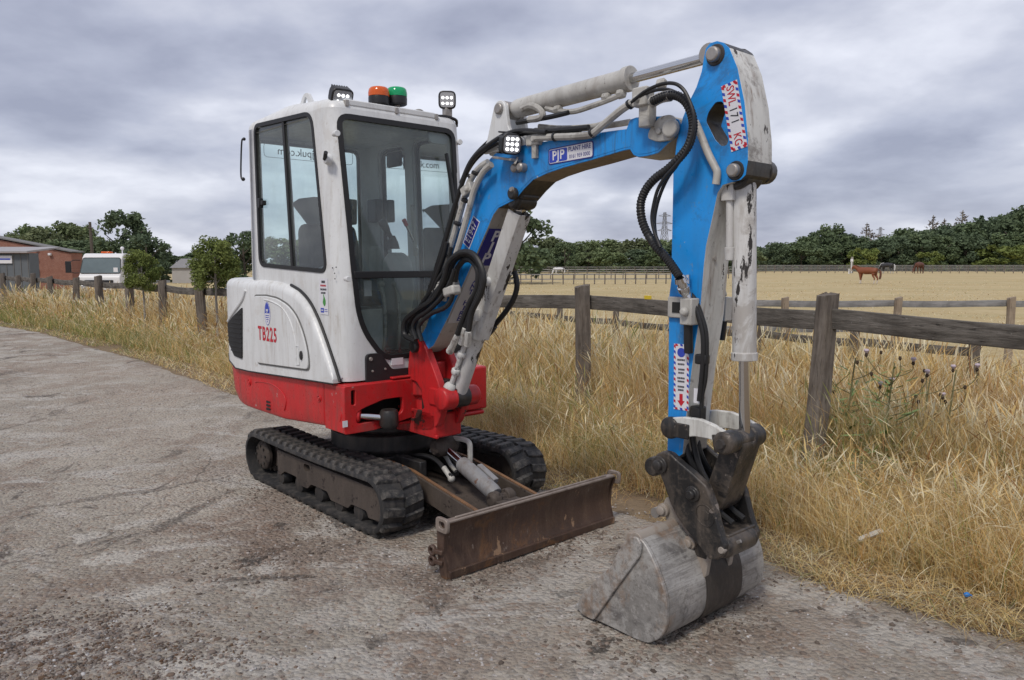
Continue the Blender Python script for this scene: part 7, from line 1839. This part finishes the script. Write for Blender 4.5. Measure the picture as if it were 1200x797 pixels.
# travel levers and pedals
for y_ in (-.20, -.10):
    mb = MB(); mb.tube([(.20, y_, .88), (.24, y_, 1.05), (.23, y_ + .005, 1.24), (.19, y_ + .01, 1.34)], .012, 8); mb.ball((.19, y_ + .01, 1.35), .022); part(mb, 'travel_lever', M['pipe'], cab, 0)
    mb = MB(); mb.box((.27, y_ , .93), (.16, .07, .012), Matrix.Rotation(R(-20), 3, 'Y')); part(mb, 'pedal', M['plastic'], cab, .003)
mb = MB(); p = at(431, 338, 'x', .30); mb.box(p, (.004, .05, .09)); part(mb, 'pale_tag', M['decal'], cab, 0)
mb = MB(); p = at(427, 343, 'x', .33); mb.box((.33, -.38, .98), (.01, .10, .07)); part(mb, 'pale_label', plain('pale_green_label', (.45, .52, .38), .5), cab, 0)
mb = MB(); p = at(440, 240, 'x', -.3); mb.box((-.60, .27, 1.85), (.12, .06, .16)); part(mb, 'speaker_box', M['plastic'], cab, .01)
mb = MB(); mb.box((-.62, .285, 1.35), (.14, .05, .5)); part(mb, 'side_trim', M['inner'], cab, .03)
p = at(462, 187, 'y', .25); mb = MB(); mb.box(p, (.16, .03, .10)); mr_ = part(mb, 'cab_mirror', M['plastic'], cab, .01)
mb = MB(); p = at(512, 162, 'x', .30); mb.prism(rounded([(p.y - .07, p.z - .035), (p.y + .08, p.z - .035), (p.y + .08, p.z + .05), (p.y - .07, p.z + .05)], .04, 4), p.x - .01, p.x + .01, fn=lambda a, y, b: (y, a, b)); part(mb, 'sun_visor', M['console'], cab, .003)

# ---------------------------------------------------------------- engine hood with the side door
HY = -.642
cv = xz([(270, 345), (276, 334), (284, 329), (300, 327.5), (320, 329.5), (334, 334), (345, 341), (356, 354), (366, 374), (375, 398), (383, 422), (391, 448)], HY)
hx_, hzv = [c[0] for c in cv], [c[1] for c in cv]
def hood_top(x):
    if x <= -.75: return 1.372
    return float(np.interp(x, hx_, hzv))
near_o = [(x, y + (HY - YR)) for x, y in plan(.985, 0)[0]][::1]
near_o = sorted(near_o, key=lambda q: -q[0])
pathN = [(.392, HY), (.37, HY), (.34, HY), (.30, HY), (.25, HY), (.20, HY), (.15, HY), (.10, HY), (.05, HY), (0, HY), (-.06, HY), (-.12, HY), (-.20, HY), (-.30, HY), (-.42, HY), (-.55, HY), (-.70, HY)] + [q for q in near_o if q[0] < -.74]
farN = [(x, 2 * YC0 - y) for x, y in pathN if x < -.5][::-1]
path = pathN + farN[1:]
P2 = [Vector((a, b, 0)) for a, b in path]
rows = []
for i, p in enumerate(P2):
    t_ = (P2[min(i + 1, len(P2) - 1)] - P2[max(i - 1, 0)]).normalized(); nn = Vector((t_.y, -t_.x, 0))   # inwards?
    if nn.dot(Vector((-.4, YC0, 0)) - p) < 0: nn = -nn
    h_ = hood_top(p.x); zb2 = zt_(p.x) + .006; r_ = min(.055, max(.004, (h_ - zb2) * .4))
    col = [p + Vector((0, 0, zb2)) + nn * .05, p + Vector((0, 0, zb2))]
    for k in range(1, 4): col.append(p + Vector((0, 0, zb2 + (h_ - r_ - zb2) * k / 3)))
    for k in range(1, 6):
        a = math.pi / 2 * k / 5; col.append(p + nn * (r_ * (1 - math.cos(a))) + Vector((0, 0, h_ - r_ + r_ * math.sin(a))))
    depth = .10 if p.x > -.5 else .30 if p.x > -.9 else .5
    col.append(p + nn * depth + Vector((0, 0, h_ + .004)))
    rows.append(col)
rows = [[q_ + Vector((0, .05, 0)) for q_ in rows[0]]] + rows
mb = MB(); mb.grid(rows, 0)
mb.grid([[r_[0], r_[-1] * 1] for r_ in rows], 0) if False else None
hood = part(mb, 'engine_hood', M['white'], None, 0, 40)
# closing top behind the cab
mb = MB(); topo = [(x, y) for x, y in path if x < -.60]
mb.prism([(x * .97 - .01, -.1 + (y + .1) * .94) for x, y in topo], 1.30, 1.374, fn=lambda a, y, b: (a, b, y)); part(mb, 'hood_top', M['white'], hood, .02)
# door: recess line, panel, handle, lock
def hood_pt(x, z, off):
    """point on the hood side at x; follows the curved rear"""
    for (xa, ya), (xb, yb2) in zip(pathN[:-1], pathN[1:]):
        if xb <= x <= xa:
            t_ = (xa - x) / (xa - xb) if xa != xb else 0; d_ = Vector((xb - xa, yb2 - ya, 0)).normalized(); nn = Vector((d_.y, -d_.x, 0)); nn = nn if nn.y < 0 else -nn
            return Vector((x, ya + (yb2 - ya) * t_, z)) + nn * off
    return Vector((x, pathN[-1][1], z))
HP = lambda a, y, b: hood_pt(a, b, y)
dr = xz([(298, 347), (312, 347), (325, 350), (338, 358), (348, 371), (356, 392), (361, 414), (362, 433), (335, 429.5), (302, 425)], HY - .004)
dr = rounded(dr, [.03, .02, .04, .05, .05, .05, .05, .03, .02, .03], 3)
fn_ = MB(); fn_.prism(offset(dr, -.010), .0005, .004, holes=[dr], fn=HP); part(fn_, 'door_gap', plain('shadow_gap', (0.16, 0.16, 0.155), .7), hood, 0)
def dense(poly, d=.05):
    out = []
    for i in range(len(poly)):
        a, b = Vector(poly[i]), Vector(poly[(i + 1) % len(poly)]); n_ = max(1, int((b - a).length / d)); out += [tuple(a.lerp(b, k / n_)) for k in range(n_)]
    return out
def shell_panel(poly, o0, o1, mb, mi=0):
    poly = dense(poly); xs = np.arange(min(p[0] for p in poly), max(p[0] for p in poly), .06); zs = np.arange(min(p[1] for p in poly), max(p[1] for p in poly), .12)
    pts = list(poly) + [(x, z) for x in xs for z in zs if inpoly((x, z), poly) and min((x - p[0]) ** 2 + (z - p[1]) ** 2 for p in poly) > .0003]
    n = len(poly); rv, re, rf = delaunay_2d_cdt([Vector(p) for p in pts], [(i, (i + 1) % n) for i in range(n)], [], 0, 1e-6)[:3]
    tri = [tuple(f) for f in rf if inpoly((sum(rv[i][0] for i in f) / 3, sum(rv[i][1] for i in f) / 3), poly)]
    mb.add([hood_pt(p[0], p[1], o1) for p in rv], tri, mi); 
    mb.add([hood_pt(p[0], p[1], o1) for p in poly] + [hood_pt(p[0], p[1], o0) for p in poly], [(i, (i + 1) % n, (i + 1) % n + n, i + n) for i in range(n)], mi)
mb = MB(); shell_panel(dr, .0, .012, mb); dor = part(mb, 'engine_door', M['white'], hood, .007, seg=3)
inn2 = rounded(xz([(306, 356), (322, 359), (336, 372), (343, 395), (345, 418), (338, 421), (306, 417)], HY - .012), .02, 3)
mb = MB(); mb.tube([hood_pt(x, z, .012) for x, z in xz([(312, 351), (322, 354), (334, 362), (343, 378), (348, 398), (349.5, 420)], HY)], .005, 6); part(mb, 'door_pressing', M['white'], dor, 0)
h0 = xz([(346.5, 406), (349.5, 406), (351, 427), (347.5, 427)], HY - .012)
mb = MB(); mb.prism(offset(h0, -.004), .012, .016, holes=[h0], fn=HP); part(mb, 'door_handle', M['white'], dor, .001)
kx = xz([(353.5, 416.5)], HY - .012)[0]
mb = MB(); mb.prism([(kx[0] + .016 * math.cos(a), kx[1] + .027 * math.sin(a)) for a in [i * math.pi / 10 for i in range(20)]], .012, .020, fn=HP); part(mb, 'door_lock', M['plastic'], dor, .002)
# model number and oval badge
c = at(313, 392.5, 'y', HY - .014); mb = MB(); mb.text('TB225', .122, hood_pt(c.x, c.z, .0135), (1, 0, 0), (0, 0, 1), 0, .74, .0032, spacing=1.16); part(mb, 'model_number', M['redink'], dor, 0, fix=False)
c = at(313.2, 367.5, 'y', HY - .014); el = [(.040 * math.cos(a), .074 * math.sin(a)) for a in [i * 2 * math.pi / 28 for i in range(28)]]
oc = hood_pt(c.x, c.z, .0128); FN = lambda a, y, b: oc + Vector((a, -y, b))
mb = MB(); mb.prism(el, 0, .001, 1, fn=FN); mb.prism(offset(el, .004), .0005, .0016, 0, 0, fn=FN)
top_ = [q for q in offset(el, .007) if q[1] > .0]; mb.prism([(top_[0][0], .002)] + top_ + [(top_[-1][0], .002)], .001, .0024, 1, 1, fn=FN)
mb.text('PJP', .026, oc + Vector((0, -.0032, .017)), (1, 0, 0), (0, 0, 1), 0, 1.0, .001)
for k, w in enumerate((.062, .05, .036, .02)): printlines(mb, oc + Vector((0, -.0018, -.012 - .013 * k)), Vector((1, 0, 0)), Vector((0, 0, 1)), w, 1, .01, .0055, 1, 20 + k, N_)
part(mb, 'oval_badge', [M['decal'], M['royal']], dor, 0, fix=False)
# black tubes put in as the dark of the gaps between hood, cab and counterweight
mb = MB(); mb.tube([Vector((x + .006, CY0 - .006, min(z, 1.36))) for x, z in list(zip(hx_, hzv))[5:]], .009, 6, 0, 4); part(mb, 'hood_gap_dark', M['seal'], hood, 0)
mb = MB(); mb.tube([Vector((p_.x, p_.y, zt_(p_.x) + .003)) for p_ in P2], .005, 5, 0, 0); part(mb, 'seam_gap_dark', M['seal'], hood, 0)
# black louvre panel at the rear corner
gl = [at(*q, 'y', -.62) for q in ((286.5, 361), (291, 425), (281, 420), (276, 406), (272.5, 380))]
gp2 = [(-.80, 1.185), (-.83, .835), (-.97, .845), (-1.08, .92), (-1.10, 1.06)]
mb = MB(); shell_panel(rounded(gp2, .012, 2), .0, .008, mb); gr_ = part(mb, 'grille', M['grille'], hood, .002)
for k in range(9):
    z = .88 + .032 * k; xa = -.825 + .0; xb = -1.085 + max(0, (z - 1.04)) * 1.9 + max(0, (.93 - z)) * 1.2
    mb = MB(); pts = [hood_pt(xa + (xb - xa) * i / 5, z, .008) for i in range(6)]; mb.tube(pts, .005, 5, 0, 0); part(mb, 'grille_slat', M['grille'], gr_, 0)
# slanted pressing above the grille
mb = MB(); pts = [hood_pt(x, z, .0) for x, z in ((-.74, 1.30), (-.80, 1.235), (-.95, 1.15), (-1.10, 1.075))]; mb.tube(pts, .012, 8); part(mb, 'hood_pressing', M['white'], hood, 0)

# ---------------------------------------------------------------- pipes, hoses and clamps on boom and arm
hz_ = thing  # (hoses move with the machine: parts of the excavator)
def hose(pts, y, r, name='hydraulic_hose', mat='hose', parent=None, k=6, ridge=0):
    mb = MB(); P = [at(p[0], p[1], 'y', y if len(p) < 3 else p[2]) for p in pts]; mb.tube(P, r, 9, 0, k, ridge); return part(mb, name, M[mat], parent or boom, 0)
def pipe(pts, y, r): return hose(pts, y, r, 'boom_pipe', 'pipe', boom, 4)
pipe([(512, 350), (520, 318), (533, 272), (546, 226), (553, 208), (563, 196), (572, 190)], -.185, .017)
pipe([(520, 352), (527, 322), (540, 280), (551, 240), (556, 222), (566, 202), (576, 193)], -.205, .0165)
pipe([(625, 162), (640, 161), (670, 160), (690, 158.5), (697, 155), (710, 144), (728, 129), (742, 120), (752, 116)], -.185, .0165)
pipe([(632, 148), (660, 150), (700, 147), (716, 138), (735, 125), (752, 112)], -.08, .012)
pipe([(627, 153), (660, 152.5), (690, 150), (720, 146), (738, 143)], -.02, .014)
hose([(497, 372), (503, 340), (514, 310), (524, 275), (536, 232), (552, 190), (570, 172), (592, 158), (612, 153), (640, 155)], -.20, .012)
hose([(500, 360), (508, 325), (520, 285), (533, 240), (548, 200), (566, 178), (590, 164), (610, 157), (650, 153), (690, 149)], -.165, .012)
hose([(540, 215), (551, 190), (566, 172), (582, 160), (600, 155), (625, 156), (680, 153)], -.12, .011)
hose([(529, 290), (524, 310), (512, 330), (508, 345)], -.22, .010)
for (x, y, y_) in ((546, 222, -.21), (624, 164, -.18), (515, 345, -.205), (527, 333, -.2)):
    c = at(x, y, 'y', y_); mb = MB(); mb.box(c + Vector((.0, .015, 0)), (.085, .04, .05), Matrix.Rotation(R(-25 if x < 600 else 0), 3, 'Y')); mb.rod(c + Vector((.015, 0, 0)), c + Vector((.015, -.02, 0)), [(0, .016), (1, .014)], 8); part(mb, 'pipe_clamp', M['pipe'], boom, .006)
mb = MB(); c = at(627, 172, 'y', -.17); mb.box(c, (.03, .02, .11)); part(mb, 'pipe_bracket', M['pipe'], boom, .003)
for (x, y, y_) in ((650.5, 160.5, -.185), (536, 262, -.205), (526, 300, -.19), (552, 207, -.185), (557, 203, -.205), (545, 235, -.205), (694, 156, -.185), (738, 122.5, -.185)):
    c = at(x, y, 'y', y_); d_ = Vector((.5, 0, .86)) if x < 600 else Vector((1, 0, .05 if x < 680 else .5)); d_.normalize()
    mb = MB(); mb.rod(c - d_ * .006, c + d_ * .006, [(0, .021), (1, .021)], 10); part(mb, 'cable_tie', M['tie'], boom, 0)
# hose loop at the boom foot
HL = [[(484, 398), (478, 388), (480, 374), (494, 366), (512, 352), (524, 330), (530, 310), (540, 300), (553, 300), (563, 314), (564, 335), (558, 352), (551, 368), (546, 384)],
      [(487, 400), (474, 392), (475, 376), (488, 364), (508, 350), (519, 330), (526, 308), (538, 297), (551, 296), (561, 306), (567, 325), (563, 345), (553, 366), (549, 388)],
      [(488, 398), (484, 385), (488, 374), (502, 364), (518, 348), (528, 330), (533, 316)],
      [(486, 397), (480, 380), (492, 360), (505, 340), (512, 322), (520, 300), (524, 284)],
      [(490, 398), (487, 378), (500, 356), (514, 338), (522, 328)],
      [(494, 400), (491, 382), (505, 368), (522, 360), (529, 350), (531, 338)],
      [(533, 330), (536, 315), (544, 305), (553, 306), (560, 318), (558, 340), (550, 356), (541, 378), (536, 392)]]
for i, pts in enumerate(HL): hose(pts, -.215 - .022 * (i % 3) - (.02 if i in (1,) else 0), .0155 if i in (0, 1, 6) else .013)
c = at(529.5, 341, 'y', -.245); mb = MB(); mb.box(c, (.095, .06, .05), Matrix.Rotation(R(-14), 3, 'Y')); part(mb, 'hose_clamp', M['pipe'], boom, .012)
for (x0, y0, x1, y1) in ((512, 345, 516, 326), (506, 356, 512, 338), (520, 340, 524, 322)):
    mb = MB(); a_, b_ = at(x0, y0, 'y', -.215), at(x1, y1, 'y', -.20); mb.rod(a_, b_, [(0, .018), (.3, .022), (.34, .017), (.66, .017), (.7, .022), (1, .018)], 8); part(mb, 'hose_fitting', M['pipe'], boom, 0)
# fittings where the loop meets the lower ram
for (x0, y0, x1, y1) in ((545, 384, 541, 402), (537, 392, 527, 412), (549, 388, 548, 404)):
    mb = MB(); a_, b_ = at(x0, y0, 'y', -.20), at(x1, y1, 'y', -.17); mb.rod(a_, b_, [(0, .016), (.3, .02), (.6, .018), (1, .022)], 8); part(mb, 'hose_fitting', M['armwhite'], boom, 0)
# hose on the far side of the lower ram
mb = MB(); mb.tube([at(x, y, 'y', .03) for x, y in ((603, 318), (606, 334), (602, 350), (592, 366), (582, 378), (573, 388))], .015, 9); part(mb, 'hydraulic_hose', M['hose'], boom, 0)
mb = MB(); a_, b_ = at(572, 390, 'y', .02), at(580, 382, 'y', .03); mb.rod(a_, b_, [(0, .024), (1, .018)], 8); part(mb, 'hose_fitting', M['black'], boom, 0)
# ribbed hose from boom head to arm with two thin ones
hose([(764, 119), (778, 113), (792, 112), (804, 120), (811, 136), (812, 152), (807, 170), (797, 184), (783, 198), (768, 209), (757, 222), (751, 238), (752, 256), (758, 272), (768, 288), (779, 300), (788, 312), (796, 324)], -.255, .0160, 'ribbed_hose', 'hose', boom, 10, .0026)
hose([(742, 118), (758, 106), (776, 98.5), (790, 98), (800, 104), (807, 116), (813, 135), (812, 156), (804, 178), (791, 195), (780, 207), (771, 222), (766, 240), (764, 256), (767, 272), (774, 290)], -.285, .0072)
hose([(740, 120), (756, 110), (772, 105), (786, 106), (798, 114), (806, 130), (809, 150), (803, 174), (793, 194), (784, 206), (776, 222), (770, 240), (767, 260), (770, 282), (778, 298)], -.23, .0072)
c = at(759, 123, 'y', -.19); mb = MB(); mb.box(c + Vector((0, 0, -.03)), (.055, .05, .12)); mb.box(c + Vector((-.012, -.015, .03)), (.075, .055, .075)); mb.rod(c + Vector((-.02, -.035, .02)), c + Vector((-.02, -.06, .02)), [(0, .016), (1, .014)], 8); part(mb, 'hose_bracket', M['pipe'], boom, .006)
mb = MB(); a_, b_ = at(764, 120, 'y', -.23), at(786, 112, 'y', -.25); mb.tube([a_, a_.lerp(b_, .5) + Vector((0, 0, .006)), b_], .022, 9); part(mb, 'hose_sleeve', M['pipe'], boom, 0)
mb = MB(); a_, b_ = at(797, 325, 'y', -.25), at(804, 345, 'y', -.21); mb.rod(a_, b_, [(0, .022), (.25, .027), (.3, .02), (.5, .02), (.55, .026), (.8, .024), (1, .016)], 12); part(mb, 'hose_fitting', M['chrome'], arm, 0)
hose([(806, 344), (813, 356), (820, 376), (824, 398), (823, 430), (819, 470)], -.19, .009, parent=arm); hose([(807, 342), (815, 352), (823, 372), (828, 396), (827, 440), (823, 462), (822, 478)], -.175, .009, parent=arm)
mb = MB(); c = at(823, 421, 'y', -.175); mb.box(c, (.05, .035, .04)); part(mb, 'hose_clip', M['plastic'], arm, .006)
mb = MB(); c = at(817, 464, 'y', -.172); mb.box(c, (.03, .004, .058)); part(mb, 'white_label', M['decal'], arm, 0)
hose([(820, 478), (816, 492), (812, 508), (815, 530), (822, 552), (834, 574)], -.12, .013, parent=arm); hose([(812, 490), (808, 512), (806, 535), (812, 556)], -.09, .015, parent=arm)
mb = MB(); c = at(818, 484, 'y', -.13); mb.box(c, (.05, .05, .06)); mb.box(c + Vector((-.03, .02, -.02)), (.04, .05, .05)); part(mb, 'hose_junction', M['black'], arm, .008)
# hoses in the swing bracket cavity
for i in range(5): hose([(473, 458 + 3 * i), (480, 455 + 4 * i), (487, 462 + 3 * i), (496, 472 + 2 * i)], -.10 + .012 * i, .010, parent=ex)

# ================================================================== SMALL THINGS ON THE VERGE
p = gz(1017, 638, 0.05)
mb = MB(); mb.prism(rounded([(-.075, -.011), (.075, -.014), (.075, .014), (-.06, .012)], .006, 2), 0, .012); lt = mb.build('plastic_strip', plain('dull_white_litter', (.50, .49, .46), .6), None, .002); lt.location = (p.x - .02, p.y - .06, .125); lt.rotation_euler = (R(-70), R(-14), R(14))
tag(lt, 'short white strip of litter lying in the flattened straw', 'litter')
p = gz(1131, 703, 0.03)
mb = MB(); mb.ball((0, 0, .012), (.014, .011, .012), 10, 6); mb.tube([(.01, 0, .012), (.02, .006, .008), (.026, .004, .002)], .004, 6); bt = mb.build('bottle_cap', plain('blue_litter', (.02, .19, .55), .4), None); bt.location = (p.x, p.y - .01, .045); tag(bt, 'tiny bright blue scrap of litter at the road edge', 'litter')
p = gz(756, 347, 1.17); pr = on_line(756, B0, A0)
mb = MB(); mb.box((0, 0, 0), (.075, .008, .034)); yt = mb.build('tag', plain('yellow_tag', (.60, .44, .03), .5), None, .003); yt.location = (pr.x + .04, pr.y + .06, 1.178); yt.rotation_euler = (0, 0, R(-45)); tag(yt, 'small yellow tag on top of the near fence rail', 'tag')
M['thistle'] = plain('thistle_stem', (0.16, 0.15, 0.07), .8, 0, .25); M['thleaf'] = plain('thistle_leaf', (.17, .25, .085), .8, 0, .3); M['thhead'] = plain('thistle_head', (.52, .44, .50), .9, 0, .15); M['seedhead'] = plain('dry_seed_head', (.06, .04, .025), .9, 0, .3)
def thistle(px, Y, top, label, seed, heads, leafy=True):
    s = 904.6 / Y; x = (px - 600) / s; h = H_CAM + (308.3 - top) / s; g = random.Random(seed)
    r_ = thing('thistle', (x, Y, 0), 0, label, 'plant'); mbs, mbl, mbh, mbd = MB(), MB(), MB(), MB()
    mbs.tube([(0, 0, -.03), (.01, 0, h * .4), (.03, 0, h * .7), (.05, .01, h * .86)], [.007, .006, .005, .004], 6)
    for i in range(heads):
        z = h * g.uniform(.42, .78); a = g.uniform(0, 6.28); L = g.uniform(.12, .28); e = Vector((L * math.cos(a) + .03, L * math.sin(a) * .6, min(h, z + L * g.uniform(.6, 1.1))))
        mbs.tube([(.02, 0, z), (.02 + e.x * .5, e.y * .45, z + (e.z - z) * .22), Vector((.02 + e.x * .85, e.y * .85, z + (e.z - z) * .62)), e], [.0032, .0028, .0024, .002], 5, 0, 3)
        pale = i % 4 == 0
        mbd.rod(e, e + Vector((0, 0, .026)), [(0, .004), (.4, .011), (1, .008)], 7)
        if pale: mbh.rod(e + Vector((0, 0, .027)), e + Vector((0, 0, .052)), [(0, .008), (.6, .017), (1, .013)], 9)
    for i in range(95 if leafy else 12):
        z = h * g.uniform(.05, .86); a = g.uniform(0, 6.28); L = g.uniform(.07, .19) * (1.25 - z / h); d = Vector((math.cos(a), math.sin(a), g.uniform(-.2, .5))); sd = Vector((-math.sin(a), math.cos(a), 0)) * L * .13; b = Vector((.05 * z / h, 0, z)) + Vector((math.cos(a), math.sin(a) * .6, .3)) * g.uniform(0, .14 if leafy else .02)
        mbl.add([b, b + d * L * .3 + sd, b + d * L * .45 + sd * .5, b + d * L * .7 + sd * .9, b + d * L, b + d * L * .7 - sd * .9, b + d * L * .45 - sd * .5, b + d * L * .3 - sd], [(0, 1, 2, 6, 7), (2, 3, 4, 5, 6)])
    mbs.build('stem', M['thistle'], r_, fix=False); tag(mbl.build('leaf', M['thleaf'] if leafy else M['thistle'], r_, smooth=False, fix=False), kind='stuff')
    tag(mbd.build('seed_head', M['seedhead'], r_, fix=False), kind='stuff')
    if mbh.v: tag(mbh.build('flower_head', M['thhead'], r_, fix=False), kind='stuff')
thistle(1000, 5.3, 398, 'leafy thistle with a pale flower head just right of the leaning fence post', 1, 7)
thistle(1046, 4.9, 402, 'tall branching thistle with brown stem in front of the right-hand rail', 2, 9, True)
thistle(1090, 5.2, 425, 'sparse dry brown weed right of the tall branching thistle', 4, 5, False)
thistle(1120, 5.0, 412, 'bare dry stalk furthest right in the tall grass', 6, 3, False)
def weed(px, py, h, label, seed, yellow=False):
    p = gz(px, py); g = random.Random(seed); r_ = thing('weed', (p.x, p.y, 0), 0, label, 'plant'); mb = MB()
    for i in range(16):
        a = g.uniform(0, 6.28); L = h * g.uniform(.4, .8); z = h * g.uniform(0, .5); d = Vector((math.cos(a) * .7, math.sin(a) * .7, .6)); sd = Vector((-math.sin(a), math.cos(a), 0)) * L * .2; b = Vector((0, 0, z))
        mb.add([b, b + d * L * .5 + sd, b + d * L, b + d * L * .5 - sd], [(0, 1, 2, 3)])
    tag(mb.build('leaf', plain('fresh_weed_leaf', (.14, .22, .03), .7, 0, .3), r_, smooth=False, fix=False), kind='stuff')
    if yellow: mb = MB(); mb.tube([(0, 0, 0), (.01, 0, h)], .003, 5, 0, 0); mb.ball((.01, 0, h + .01), (.018, .018, .012), 8, 5); mb.build('flower', plain('yellow_petal', (.65, .48, .02), .6), r_)
weed(1036, 612, .13, 'small fresh green weed in the dry grass above the white litter', 3)
weed(652, 498, .12, 'little weed with one yellow flower beside the post next to the track', 5, True)
